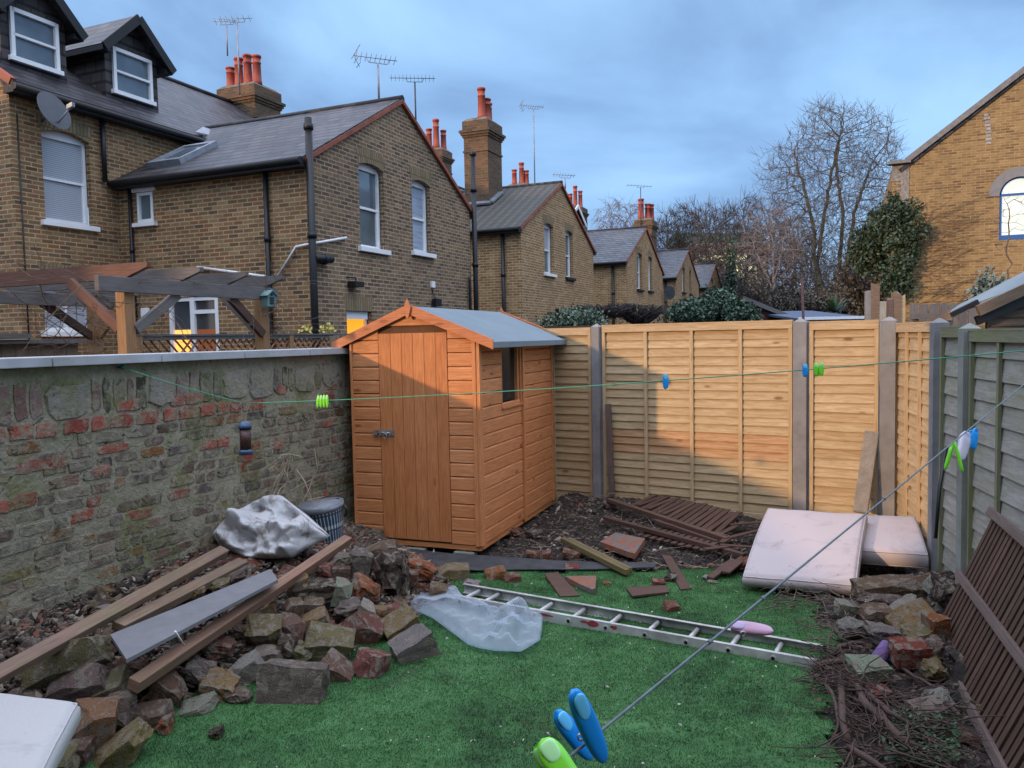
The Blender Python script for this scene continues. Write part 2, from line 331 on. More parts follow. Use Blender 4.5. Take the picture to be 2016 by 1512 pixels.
# ------------------------------------------------------------------ building helpers
def wall(mb, T, Nn, D, outer, holes=(), depth=.10, mi=0, mir=None):
    """outer (s,z) polygon on the vertical plane Nn.P=D; holes are (s,z) polygons with reveals"""
    def P(s_, z_, off=0): return T * s_ + Nn * (D + off) + Z * z_
    loops = [[Vector((s_, z_, 0)) for s_, z_ in outer]] + [[Vector((s_, z_, 0)) for s_, z_ in h] for h in holes]
    flat = [p for l in loops for p in l]
    for tri in tessellate_polygon(loops):
        pts = [P(flat[i].x, flat[i].y) for i in tri]
        if (pts[1] - pts[0]).cross(pts[2] - pts[0]).dot(Nn) < 0: pts = pts[::-1]
        mb.poly(pts, .5, mi, T)
    for h in holes:
        for k in range(len(h)):
            a, b_ = h[k], h[(k + 1) % len(h)]
            mb.poly([P(*a), P(*b_), P(*b_, -depth), P(*a, -depth)], .5, mi if mir is None else mir)
def arch_hole(s0, z0, s1, z1, rise=.0, n=6):
    h = [(s0, z0), (s1, z0), (s1, z1)]
    if rise: h += [(s1 + (s0 - s1) * k / n, z1 + rise * math.sin(math.pi * k / n)) for k in range(1, n)]
    return h + [(s0, z1)]
def window(parent, T, Nn, D, s0, z0, s1, z1, pane='pane', rise=0, sill=True, meet=.5, mull=(), fw=.055, depth=.15, name='window', split=None, framemat='white', sillmat='white', pane2=None, head=True, arch=True):
    def P(s_, z_, off=0): return T * s_ + Nn * (D + off) + Z * z_
    def bar(mb, a, b_, c, d, o0, o1): mb.box(P((a + b_) / 2, (c + d) / 2, (o0 + o1) / 2), T * abs(b_ - a) / 2, Z * (d - c) / 2, Nn * (o1 - o0) / 2)
    mb = MB(); f0, f1 = -depth - .03, -depth + .035
    bar(mb, s0, s0 + fw, z0, z1, f0, f1); bar(mb, s1 - fw, s1, z0, z1, f0, f1)
    bar(mb, s0 + fw, s1 - fw, z0, z0 + fw * 1.2, f0, f1)
    zt = z1 + rise
    bar(mb, s0 + fw, s1 - fw, z1 - fw, zt, f0, f1 - .004)
    if meet:
        zm = z0 + (z1 - z0) * meet; bar(mb, s0 + fw, s1 - fw, zm - .022, zm + .022, f0, f1 - .008)
        bar(mb, s0 + fw, s0 + fw + .03, z0 + fw, zm - .022, f0 - .012, f1 - .02); bar(mb, s1 - fw - .03, s1 - fw, z0 + fw, zm - .022, f0 - .012, f1 - .02)
    for mm in mull:
        sm = s0 + (s1 - s0) * mm; bar(mb, sm - .03, sm + .03, z0 + fw, z1 - fw, f0 + .002, f1 - .002)
    w = mb.build(name, M[framemat], parent)
    if pane2 and meet:
        pb = MB(); pb.box(P((s0 + s1) / 2, (zm + z1) / 2, -depth - .02), T * (s1 - s0 - .04) / 2, Z * (zt - zm) / 2, Nn * .006, off=(0, 0)); pb.build('pane', M[pane2], w)
        pb = MB(); pb.box(P((s0 + s1) / 2, (zm + z0) / 2, -depth - .026), T * (s1 - s0 - .04) / 2, Z * (zm - z0 - .02) / 2, Nn * .006, off=(0, 0)); pb.build('pane', M[pane], w)
    else:
        pb = MB(); pb.box(P((s0 + s1) / 2, (z0 + zt) / 2, -depth - .02), T * (s1 - s0 - .04) / 2, Z * (zt - z0 - .04) / 2, Nn * .006, off=(0, 0)); pb.build('pane', M[pane], w)
    if sill:
        sb = MB(); sb.box(P((s0 + s1) / 2, z0 - .045, -.02), T * ((s1 - s0) / 2 + .09), Z * .045, Nn * .10); sb.build('sill', M[sillmat], w, bevel=.006)
    if arch:
        ab = MB(); hh = .26; n = 8
        for k in range(n):
            a0, a1 = k / n, (k + 1) / n
            def q(t_, up): return P(s0 - up * .35 + (s1 - s0 + up * .7) * t_, z1 + rise * math.sin(math.pi * t_) + up, .004)
            ab.poly([q(a0, 0), q(a1, 0), q(a1, hh), q(a0, hh)], .5, 0, T)
            ab.poly([q(a1, 0), q(a0, 0), q(a0, 0) - Nn * .05, q(a1, 0) - Nn * .05], .5, 0)
        ab.build('window_arch', M['soldier'], w)
    return w
def slab(mb, p0, p1, p2, p3, th=.05, mi=0, r=.5):
    """roof slab, p0..p3 counter-clockwise seen from above"""
    p0, p1, p2, p3 = map(Vector, (p0, p1, p2, p3)); n = (p1 - p0).cross(p3 - p0).normalized()
    if n.z < 0: p0, p1, p2, p3 = p3, p2, p1, p0; n = -n
    mb.poly([p0, p1, p2, p3], r, mi); q = [p - n * th for p in (p0, p1, p2, p3)]; mb.poly(q[::-1], r, mi)
    P = [p0, p1, p2, p3]
    for k in range(4): mb.poly([P[(k + 1) % 4], P[k], q[k], q[(k + 1) % 4]], r, mi)
def pipe(parent, p, q, r=.04, name='drainpipe', mat='black', collars=True, bends=()):
    mb = MB(); pts = [Vector(p), *[Vector(x) for x in bends], Vector(q)]; mb.tube(pts, r, 10)
    if collars and not bends:
        L = (pts[-1] - pts[0]).length; k = 1
        while k * 1.8 < L:
            c = pts[0].lerp(pts[-1], k * 1.8 / L); d = (pts[-1] - pts[0]).normalized(); mb.tube([c - d * .05, c + d * .05], r * 1.3, 10); k += 1
    return mb.build(name, M[mat], parent)
def chimney(parent, T, Nn, s, n, w, d, z0, z1, pots, pot_h=.55, steps=True, spread=None):
    """stack centred at s,n; w along T, d along Nn"""
    mb = MB()
    def bx(hw, hd, a, b): 
        c = T * s + Nn * n + Z * (a + b) / 2
        P = [c + T * hw * i + Nn * hd * j for i, j in ((-1, -1), (1, -1), (1, 1), (-1, 1))]
        h = Z * (b - a) / 2
        for k in range(4): mb.poly([P[k] - h, P[(k + 1) % 4] - h, P[(k + 1) % 4] + h, P[k] + h])
        mb.poly([p + h for p in P]); mb.poly([p - h for p in P][::-1])
    H = z1 - z0
    bx(w / 2, d / 2, z0, z1 - .52); bx(w / 2 + .03, d / 2 + .03, z1 - .98, z1 - .93)
    bx(w / 2 + .035, d / 2 + .035, z1 - .52, z1 - .45); bx(w / 2 + .075, d / 2 + .075, z1 - .45, z1 - .375); bx(w / 2 + .115, d / 2 + .115, z1 - .375, z1 - .30); bx(w / 2 + .03, d / 2 + .03, z1 - .30, z1 - .02)
    o = mb.build('chimney', M['chimney_brick'], parent)
    cp = MB(); c = T * s + Nn * n + Z * (z1 - .02)
    b1 = [c + T * (w / 2 + .03) * i + Nn * (d / 2 + .03) * j for i, j in ((-1, -1), (1, -1), (1, 1), (-1, 1))]; b2 = [c + Z * .11 + T * (w / 2 - .1) * i + Nn * (d / 2 - .1) * j for i, j in ((-1, -1), (1, -1), (1, 1), (-1, 1))]
    for k in range(4): cp.poly([b1[k], b1[(k + 1) % 4], b2[(k + 1) % 4], b2[k]])
    cp.poly(b2); cp.build('flaunching', M['mortar'], o)
    for (ps, pn, ph, pr) in pots:
        pb = MB(); c = T * (s + ps) + Nn * (n + pn) + Z * (z1 + .05)
        prof = [(pr * 1.12, 0), (pr * 1.08, ph * .12), (pr * .98, ph * .2), (pr * .88, ph * .72), (pr * 1.0, ph * .73), (pr * 1.0, ph * .77), (pr * .88, ph * .78), (pr * .9, ph * .93), (pr * 1.08, ph * .935), (pr * 1.08, ph), (pr * .85, ph), (pr * .8, ph * .8)]
        pb.lathe(c, prof, 16); pb.build('chimney_pot', M['pot'], o)
    return o
def aerial_px(parent, x0, y0, x1, y1, n, boom, d, k=10, mat='aerial', grid=False, tw=False):
    a, b = hit(x0, y0, NB, n), hit(x1, y1, NB, n); return aerial(parent, a, (b - a).z - .1, boom, d, k, mat, grid, 0)
def aerial(parent, base, h, boom, d, n=10, mat='aerial', grid=False, tilt=0):
    o_ = MB(); base = Vector(base); top = base + Z * h + d * tilt; o_.tube([base, top], .024, 6)
    a, b = top - d * boom * .55, top + d * boom * .45; o_.tube([a + Z * .1, b + Z * .1], .010, 5); s_ = d.cross(Z)
    o_.tube([top - d * .25 + Z * .1, top - d * .2 + Z * .0, top + d * .2, top + d * .25 + Z * .1], .009, 5)
    for k in range(n):
        p = a.lerp(b, (k + .5) / n) + Z * .1; o_.tube([p - s_ * .10 - Z * .06, p + s_ * .10 + Z * .06], .006, 4)
    if grid:
        for k in range(5):
            q = a + Z * (.1 + (k - 2) * .09) - d * abs(k - 2) * -.05; o_.tube([q - s_ * .2, q + s_ * .2], .007, 4)
        o_.tube([a + d * .12 + Z * .32, a + Z * .1, a + d * .12 - Z * .12], .008, 4)
    return o_.build('tv_aerial', M[mat], parent)
# ================================================================== the terrace
D1, D2, EZ, RZ = -8.39, -12.75, 4.95, 6.68
ME, MR, MRN = 6.17, 8.85, -16.75           # main eave z, ridge z, ridge n
def WP(a, n, z): return A * a + NB * n + Z * z
def rayplane(x, y, p, nrm):
    q = ray(x, y); return EYE + q * ((Vector(p) - EYE).dot(nrm) / q.dot(nrm))
def house(aL, aR, m0, m1, label, roofm, sidem, gablem, wins, verge='red_tile', group='terraced brick houses in the row', base=WP):
    t = thing('terraced_house', label, 'house', tuple(WP((m0 + m1) / 2, -12, 0)), 0, group)
    am = (aL + aR) / 2; 
    g = MB(); holes = []; hs = []
    for w in wins: hs.append(arch_hole(w['a0'], w['z0'], w['a1'], w['z1'], w.get('rise', .07)))
    wall(g, A, NB, D1, [(aL, 0), (aR, 0), (aR, EZ), (am, RZ), (aL, EZ)], hs)
    g.build('gable_wall', M[gablem], t)
    for w in wins:
        window(t, A, NB, D1, w['a0'], w['z0'], w['a1'], w['z1'], w.get('pane', 'pane'), w.get('rise', .07), pane2=w.get('pane2'), sillmat=w.get('sm', 'white'), sill=w.get('sill', True), meet=w.get('meet', .5), arch=w.get('arch', True), mull=w.get('mull', ()))
    return t, am
def outrigger_roof(t, aL, aR, am, mat, verge='red_tile', th=.06, ov=.18, over=.16):
    r = MB(); sl_ = (RZ - EZ) / (am - aL)
    nb_ = -13.6
    zL = EZ - ov * sl_ + .04
    slab(r, WP(aL - ov, D1 + .05, zL), WP(am, D1 + .05, RZ + .06), WP(am, nb_, RZ + .06), WP(aL - ov, -12.76, zL), th)
    slab(r, WP(aR + ov, D1 + .05, zL), WP(aR + ov, -12.76, zL), WP(am, nb_, RZ + .06), WP(am, D1 + .05, RZ + .06), th)
    r.build('roof', M[mat], t)
    rb = MB(); rb.tube([WP(am, D1 + .06, RZ + .03), WP(am, nb_ + .1, RZ + .03)], .085, 8); rb.build('ridge_tiles', M['slate' if mat != 'tile' else 'tile'], t)
    v = MB()
    for a0, a1, z0, z1 in ((aL - ov * .6, am, zL - .02, RZ), (aR + ov * .6, am, zL - .02, RZ)):
        v.beam(WP(a0, D1 + .035, z0 - .02), WP(a1, D1 + .035, z1 - .01), .07, .075)
    v.build('verge', M[verge], t)
    gt = MB()
    for s_, ae in ((-1, aL - ov - .05), (1, aR + ov + .05)):
        p0, p1 = WP(ae, D1 + .05, zL - .06), WP(ae, -12.7, zL - .06)
        gt = MB(); gt.tube([p0, p1], .06, 8)
        gt.box((p0 + p1) / 2 + A * (-s_ * .12) - Z * .03, NB * (p0 - p1).length / 2 * .995, A * .10, Z * .07)
        gt.build('gutter', M['black_board'], t)
# ---- house 1
a1L, a1R = 11.19, 17.5
h1, am1 = house(a1L, a1R, 9.12, 19, 'nearest brick house of the terrace, two dormers in its slate roof and a skylight', 'slate', 'stock', 'stock_gable',
    [dict(a0=12.75, z0=3.58, a1=13.62, z1=5.12, pane='pane_frost', pane2='pane_sky', rise=.07), dict(a0=14.72, z0=3.68, a1=15.52, z1=5.14, pane='curtain', rise=.07),
     dict(a0=12.22, z0=.25, a1=13.06, z1=2.37, pane='pane_amber', rise=0, sill=False, meet=0, arch=True)])
outrigger_roof(h1, a1L, a1R, am1, 'slate')
bo = MB(); bo.box(WP(12.64, D1 - .09, 2.32), A * .36, Z * .10, NB * .03); bo.build('door_panel', M['white'], h1)
# side wall of the wing
sd = MB(); dh = [(-11.62, .2), (-10.43, .2), (-10.43, 2.68), (-11.62, 2.68)]
wh = [(-12.27, 4.10), (-11.88, 4.10), (-11.88, 4.66), (-12.27, 4.66)]
wall(sd, NB, -A, -a1L, [(-12.75, 0), (D1 - .002, 0), (D1 - .002, EZ), (-12.75, EZ)], [dh, wh]); sd.build('side_wall', M['stock'], h1); sd = MB(); wall(sd, NB, A, a1R, [(-12.75, 0), (D1 - .002, 0), (D1 - .002, EZ), (-12.75, EZ)])
sd.build('side_wall', M['stock'], h1)
window(h1, NB, -A, -a1L, -12.27, 4.10, -11.88, 4.66, 'pane_frost', sill=False, meet=0, arch=False, depth=.02)
hb = MB(); hb.box(WP(a1L - .03, -12.07, 4.70), NB * .28, Z * .03, A * .03); hb.box(WP(a1L - .04, -12.07, 4.06), NB * .28, Z * .035, A * .045); hb.build('window_board', M['white'], h1)
fd = MB()
for s_ in (-11.59, -11.06, -10.47): fd.box(WP(a1L + .05, s_, 1.45), NB * .05, Z * 1.22, A * .04)
for z_ in (.26, 2.64, 2.40): fd.box(WP(a1L + .055, -10.77 if z_ == 2.40 else -11.03, z_), NB * (.26 if z_ == 2.4 else .54), Z * .035, A * .035)
fdo = fd.build('glazed_door', M['white'], h1)
for (s0, s1, z0, z1, mm) in ((-11.57, -11.09, .28, 2.08, 'pane_orange'), (-11.57, -11.09, 2.08, 2.62, 'pane'), (-11.03, -10.5, .28, 2.08, 'pane_brown'), (-11.03, -10.5, 2.08, 2.38, 'pane'), (-11.03, -10.5, 2.44, 2.62, 'pane')):
    pb = MB(); pb.box(WP(a1L + .07, (s0 + s1) / 2, (z0 + z1) / 2), NB * (s1 - s0) / 2, Z * (z1 - z0) / 2, A * .008); pb.build('pane', M[mm], fdo)
ab = MB(); ab.box(WP(a1L - .03, -12.17, 2.4), NB * .09, Z * .11, A * .03); ab.build('alarm_box', M['white'], h1, bevel=.01)
# main block rear wall, gable end, roof
mw = MB(); hw = [arch_hole(9.66, 4.0, 10.6, 5.52, .09), arch_hole(9.55, 2.08, 10.56, 3.0, .0)]
wall(mw, A, NB, D2, [(9.12, 0), (19, 0), (19, ME + .05), (9.12, ME + .05)], hw)
wall(mw, NB, -A, -9.12, [(-21, 0), (D2, 0), (D2, ME), (MRN, MR - .05), (-21, ME)])
mw.build('rear_wall', M['stock'], h1)
window(h1, A, NB, D2, 9.66, 4.0, 10.6, 5.52, 'blind', .09)
window(h1, A, NB, D2, 9.55, 2.08, 10.56, 3.0, 'blind', 0, mull=(.5,), meet=0)
def main_roof(t, m0, m1, mat='slate', ov=.22):
    r = MB(); s_ = (MR - ME) / (D2 - MRN)
    slab(r, WP(m0, D2 + ov, ME - ov * s_ + .05), WP(m1, D2 + ov, ME - ov * s_ + .05), WP(m1, MRN, MR + .06), WP(m0, MRN, MR + .06), .07)
    slab(r, WP(m0, MRN, MR + .06), WP(m1, MRN, MR + .06), WP(m1, -21.2, ME - .1), WP(m0, -21.2, ME - .1), .07)
    r.build('roof', M[mat], t)
    rb = MB(); rb.tube([WP(m0, MRN, MR + .05), WP(m1, MRN, MR + .05)], .09, 8); rb.build('ridge_tiles', M['slate'], t)
    g = MB(); g.box(WP((m0 + m1) / 2, D2 + .13, ME - .10), A * (m1 - m0) / 2, NB * .12, Z * .09); g.tube([WP(m0, D2 + ov + .05, ME - .10), WP(m1, D2 + ov + .05, ME - .10)], .06, 8); g.build('gutter', M['black_board'], t)
main_roof(h1, 9.02, 19)
vg = MB(); vg.beam(WP(9.05, D2 + .2, ME - .02), WP(9.05, MRN, MR + .02), .1, .12); vg.build('verge', M['red_tile'], h1)
def dormer(t, a0, a1, zb, zw0, zw1, off=.8, mat='slate_dark', rm='slate', pane='pane_sky', apex=.62, ew=.22, wm=.09):
    n0 = D2 - off; s_ = (MR - ME) / (D2 - MRN); am = (a0 + a1) / 2; ze = zw1 + .10; za = ze + apex
    d = MB(); wall(d, A, NB, n0, [(a0, zb), (a1, zb), (a1, ze), (am, za), (a0, ze)], [arch_hole(a0 + wm * 2, zw0, a1 - wm * 2, zw1)], .06)
    nb_ = n0 - (ze - zb) / s_ - .1
    for ax, nn in ((a0, -A), (a1, A)):
        p = [WP(ax, n0, zb), WP(ax, n0, ze), WP(ax, nb_, ze + .0)]
        d.poly(p if nn.dot((p[1] - p[0]).cross(p[2] - p[0])) > 0 else p[::-1])
    o = d.build('dormer', M[mat], t)
    nb2 = n0 - (za - zb) / s_ - .15; r = MB(); sl_ = apex / (am - a0)
    ze2 = ze - ew * sl_
    slab(r, WP(a0 - ew, n0 + .25, ze2 + .05), WP(am, n0 + .25, za + .05), WP(am, nb2, za + .05), WP(a0 - ew, nb_ - .1, ze2 + .05), .05)
    slab(r, WP(a1 + ew, n0 + .25, ze2 + .05), WP(a1 + ew, nb_ - .1, ze2 + .05), WP(am, nb2, za + .05), WP(am, n0 + .25, za + .05), .05)
    r.build('dormer_roof', M[rm], o)
    for s1 in (-1, 1):
        b_ = MB(); b_.beam(WP(am + s1 * (am - a0 + ew), n0 + .27, ze2 - .02), WP(am, n0 + .27, za - .02), .04, .17)
        b_.box(WP(am + s1 * (am - a0 + ew * .55), (n0 + nb_) / 2 + .12, ze2 - .02), NB * (n0 - nb_ + .2) / 2, A * .10, Z * .05)
        b_.build('bargeboard', M['black_board'] if wm < .1 else M['white'], o)
    return o
for a0, a1 in ((9.60, 10.86), (11.72, 13.02)):
    o = dormer(h1, a0, a1, 6.66, 6.90, 7.76)
    mb = MB(); n0 = D2 - .8; b0, b1 = a0 + .17, a1 - .17
    for (c, hw_, hh_) in (((b0 + .03), .035, .46), ((b1 - .03), .035, .46)): mb.box(WP(c, n0 + .02, 7.33), A * hw_, Z * hh_, NB * .03)
    for zz, hh_ in ((7.76, .035), (6.90, .04), (7.33, .022)): mb.box(WP((b0 + b1) / 2, n0 + .022, zz), A * ((b1 - b0) / 2 + (.05 if zz < 7 else -.04)), Z * hh_, NB * (.06 if zz < 7 else .028))
    mb.build('window_frame', M['white'], o)
    pb = MB(); pb.box(WP((b0 + b1) / 2, n0 - .02, 7.33), A * (b1 - b0) / 2, Z * .43, NB * .01); pb.build('pane', M['pane_sky'], o)
# skylight on the left slope of the wing
sp = Vector(WP(a1L, 0, EZ + .10)); sn = (Z * (am1 - a1L) - A * (RZ - EZ)).normalized()
cs = [rayplane(x, y, sp, sn) for x, y in ((304, 322), (345, 320), (418, 288), (370, 289))]
sk = MB(); cc = sum(cs, Vector()) / 4; 
e0 = NB; e1 = e0.cross(sn).normalized()
sk.box(cc, NB * .42, e1 * .06, sn * .05); 
sk = MB()
for s1 in (-1, 1): sk.box(cc + e1 * .52 * s1, NB * .42, e1 * .05, sn * .06); sk.box(cc + NB * .38 * s1, e1 * .47, NB * .04, sn * .058)
so_ = sk.build('skylight', M['lead'], h1); pb = MB(); pb.box(cc, NB * .34, e1 * .47, sn * .03); pb.build('pane', M['pane_sky'], so_)
pipe(h1, WP(11.14, D1 + .10, 0), WP(11.14, D1 + .10, 5.55), .062, 'soil_pipe')
pipe(h1, WP(a1R + .04, D1 + .10, 0), WP(a1R + .04, D1 + .10, 6.2), .06, 'soil_pipe')
tp = MB(); tp.lathe(WP(a1R + .04, D1 + .10, 6.2), [(.062, 0), (.085, .02), (.085, .1), (.05, .12)], 10); tp.build('pipe_cap', M['black'], h1)
pipe(h1, WP(a1R - .22, D1 + .07, 0), WP(a1R - .22, D1 + .07, 3.3), .035, 'waste_pipe', bends=(WP(a1R - .22, D1 + .07, 3.2),))
vb = MB(); vb.tube([WP(11.16, D1 + .10, 3.22), WP(11.62, D1 + .13, 3.24)], .075, 12); vb.tube([WP(11.40, D1 + .11, 3.22), WP(11.46, D1 + .11, 3.22)], .095, 12); vb.build('vent_branch', M['black'], h1)
pipe(h1, WP(a1L - .06, D2 + .35, 0), WP(a1L - .06, D2 + .35, 4.75), .035); pipe(h1, WP(a1L - .06, -9.22, 0), WP(a1L - .06, -9.22, 4.75), .045)
pipe(h1, WP(10.84, D2 + .08, 4.85), WP(10.84, D2 + .08, 6.0), .045)
pipe(h1, WP(9.23, D2 + .015, .3), WP(9.23, D2 + .015, 5.7), .012, 'cable', collars=False)
wp = MB(); q = [hit(x, y, A, a1L - .05) for x, y in ((388, 526), (455, 535), (534, 546))]; wp.tube(q, .024, 8); q = [hit(x, y, A, a1L - .05) for x, y in ((546, 546), (583, 486), (601, 482))]; q2 = [hit(x, y, NB, D1 + .05) for x, y in ((609, 481), (682, 468))]; wp.tube(q + q2, .024, 8)
wp.build('waste_pipe', M['white'], h1)
# satellite dish
dc = WP(9.55, D2 + .40, 5.75); dd = (NB * 1.0 + A * .12 + Z * .35).normalized(); ds = MB()
ds.tube([dc - dd * .0, dc + dd * .02, dc + dd * .05, dc + dd * .09], [.02, .16, .26, .33], 20); o = ds.build('satellite_dish', plain('grey_dish', (.05, .058, .07), .5), h1)
da = MB(); da.tube([dc, WP(9.7, D2, 5.7)], .025, 6); da.tube([dc - Z * .28 + dd * .05, dc + dd * .45 - Z * .1], .015, 6); da.box(dc + dd * .45 - Z * .08, dd * .06, Z * .035, dd.cross(Z) * .035); da.build('dish_arm', M['lead'], o)
def chim_px(t, cpx, ytop, wn, wa, n, pots, zb=5.5, y=None):
    c = hit(cpx, ytop, NB, n); s_ = c.dot(A)   # nearest corner at (s_, n)
    return chimney(t, A, NB, s_ + wa / 2, n - wn / 2, wa, wn, zb, c.z, pots), s_ + wa / 2, c.z
c1, cs1, cz1 = chim_px(h1, 500, 163, 1.35, 1.15, -15.9, [(-.30, -.42, .62, .13), (-.28, -.12, .86, .13), (-.24, .18, .92, .13), (-.22, .50, .86, .13)])
e = BD * -1
aerial_px(c1, 472, 186, 465, 36, -15.6, .95, (A * .4 + NB).normalized(), 6); aerial_px(c1, 448, 110, 446, 42, -16.6, .7, (A * .4 + NB).normalized(), 5)
aerial_px(h1, 746, 196, 738, 112, -9.3, .95, (A * .75 + NB * .7).normalized(), 9, 'aerial', True)
aerial_px(h1, 819, 250, 813, 152, -11.0, 1.25, (A * .55 + NB).normalized(), 12, 'aerial_dark')
# flood light and lamps on the gable
fl = MB(); c = WP(12.4, D1 + .10, 2.85); fl.box(c, A * .14, NB * .09, Z * .05); fl.tube([WP(12.25, D1, 2.98), c + Z * .12, c], .015, 6); fl.build('flood_lamp', M['black'], h1, bevel=.01)
fl = MB(); c = WP(15.55, D1 + .09, 2.62); fl.box(c, A * .13, NB * .05, Z * .08); fl.tube([WP(15.5, D1, 2.9), c], .012, 6); fl.build('flood_lamp', M['black'], h1); fl = MB(); fl.box(WP(15.5, D1 + .02, 3.02), A * .07, NB * .03, Z * .07); fl.build('junction_box', M['white'], h1)
# lead flashing piece
lf = MB(); p = [rayplane(x, y, WP(0, D2 + .1, ME + .06), (Z * 4 - NB * -2.68).normalized()) for x, y in ((385, 262), (412, 268), (418, 258), (400, 252))]; lf.prism(p, Z * .03); lf.build('flashing', M['lead'], h1)
# ---- house 2
a2L, a2R = 20.77, 27.7
h2, am2 = house(a2L, a2R, 19, 30, 'second brick house of the row, ribbed dark tile roof with a tall three pot chimney', 'tile', 'stock2', 'stock2',
    [dict(a0=22.66, z0=3.76, a1=23.48, z1=5.22, pane='pane_sky', pane2='blind', sm='white'), dict(a0=24.66, z0=3.76, a1=25.4, z1=5.22, pane='pane', pane2='pane_frost', sm='black_board')])
outrigger_roof(h2, a2L, a2R, am2, 'tile')
def body(t, aL, aR, m0, m1, mat):
    sd = MB(); S = [(-12.75, 0), (D1 - .002, 0), (D1 - .002, EZ), (-12.75, EZ)]
    wall(sd, NB, -A, -aL, S); sd.build('side_wall', M[mat], t); sd = MB(); wall(sd, NB, A, aR, S); sd.build('side_wall', M[mat], t)
    mw = MB(); wall(mw, A, NB, D2, [(m0 + .01, 0), (m1, 0), (m1, ME + .05), (m0 + .01, ME + .05)]); mw.build('rear_wall', M[mat], t)
    main_roof(t, m0 + .01, m1)
body(h2, a2L, a2R, 19, 30, 'stock2')
chimney(h2, A, NB, 23.3, -10.65, 1.08, .82, 5.6, 8.62, [(-.25, .1, .98, .125), (.05, .12, .72, .15), (.38, .05, .68, .12)])
fb = MB(); sl2 = (RZ - EZ) / (am2 - a2L); fb.box(WP(22.70, -10.65, EZ + (22.7 - a2L) * sl2 + .13), NB * .52, (A + Z * sl2).normalized() * .16, (Z - A * sl2).normalized() * .03)
fb.box(WP(23.1, -10.2, EZ + (23.1 - a2L) * sl2 + .13), NB * .14, (A + Z * sl2).normalized() * .5, (Z - A * sl2).normalized() * .03); fb.build('flashing', M['lead'], h2)
pipe(h2, WP(a2L - .06, -8.92, 0), WP(a2L - .06, -8.92, 4.8), .055)
ds = MB(); ds.box(WP(23.6, D1 - .0, 2.5), A * .03, NB * .10, Z * .2); ds.build('vent_pipe', M['black'], h2)
aerial_px(h2, 1053, 368, 1051, 210, -11.5, 1.0, (A * .7 + NB * .8).normalized(), 10, 'aerial', True)
aerial_px(h2, 1113, 372, 1111, 344, -9.5, .9, (A * .7 + NB * .8).normalized(), 8)
chim_px(h2, 870, 292, .9, .9, -16.3, [(-.3, -.25, .9, .13), (-.2, .05, 1.3, .14), (.2, .2, .9, .13)])
def bwall(t, T, Nn, D, s0, s1, z0, z1, mat): 
    b_ = MB(); wall(b_, T, Nn, D, [(s0, z0), (s1, z0), (s1, z1), (s0, z1)]); return b_.build('brick_patch', M[mat], t)
# ---- houses 3, 4, 5, 6
specs = [(32.41, 39.5, 30, 41, 'third brick house of the row with small blue slate roof and two narrow arched windows', 'slate_blue', 'stock2', [(34.25, 3.85, 35.2, 5.38), (36.38, 3.88, 37.2, 5.4)]),
         (42.94, 50.1, 41, 51.5, 'fourth brick house of the row, two red pots on its chimney', 'slate_blue', 'stock2', [(44.7, 4.2, 45.5, 5.5), (46.9, 4.2, 47.5, 5.5)]),
         (53.3, 60.4, 51.5, 62.5, 'fifth brick house of the row, mostly hidden behind the dark laurel', 'slate_blue', 'stock', [(55.0, 4.1, 55.9, 5.5)]),
         (64, 71, 62.5, 74, 'farthest house of the row with only its slate roof showing by the bare trees', 'slate_blue', 'stock', [])]
for i, (l, r_, m0, m1, lab, rm, wm, wins) in enumerate(specs):
    h, am_ = house(l, r_, m0, m1, lab, rm, wm, wm, [dict(a0=x0, z0=z0, a1=x1, z1=z1, pane='pane_sky' if k else 'pane_frost', sm='black_board') for k, (x0, z0, x1, z1) in enumerate(wins)])
    outrigger_roof(h, l, r_, am_, rm); body(h, l, r_, m0, m1, wm)
    pipe(h, WP(l - .06, -8.95, 0), WP(l - .06, -8.95, 4.8), .06)
    if i == 0:
        chim_px(h, 1145, 407, 1.1, 1.2, -15.8, [(-.3, -.3, .9, .14), (-.2, .0, 1.4, .14), (.1, .25, 1.1, .14)])
        chim_px(h, 1034, 362, 1.0, 1.0, -15.8, [(-.3, -.2, .8, .14), (0, .1, 1.2, .14), (.2, .3, .8, .14)])
        for a0 in (36.6, 39.4): dormer(h, a0, a0 + 2.4, 6.66, 6.9, 7.9, .6, 'lead', 'slate', apex=.75, wm=.3)
        dd_ = MB(); cc = WP(39.45, D1 + .3, 3.9); dd_.tube([cc, cc + (A * -.6 + NB * .6) * .1], [.05, .34], 14); dd_.build('satellite_dish', M['aerial_dark'], h)
    if i == 1:
        chim_px(h, 1283, 431, 1.0, 1.3, -10.3, [(-.3, -.2, 1.2, .17), (.1, .1, .95, .17), (.4, .25, .95, .16)])
        aerial_px(h, 1262, 450, 1261, 366, -10.9, 1.7, (A * .8 + NB * .8).normalized(), 8, 'aerial_dark')
        dd_ = MB(); cc = WP(50.2, D1 + .3, 4.0); dd_.tube([cc, cc + (A * -.6 + NB * .6) * .1], [.05, .34], 14); dd_.build('satellite_dish', M['aerial_dark'], h)
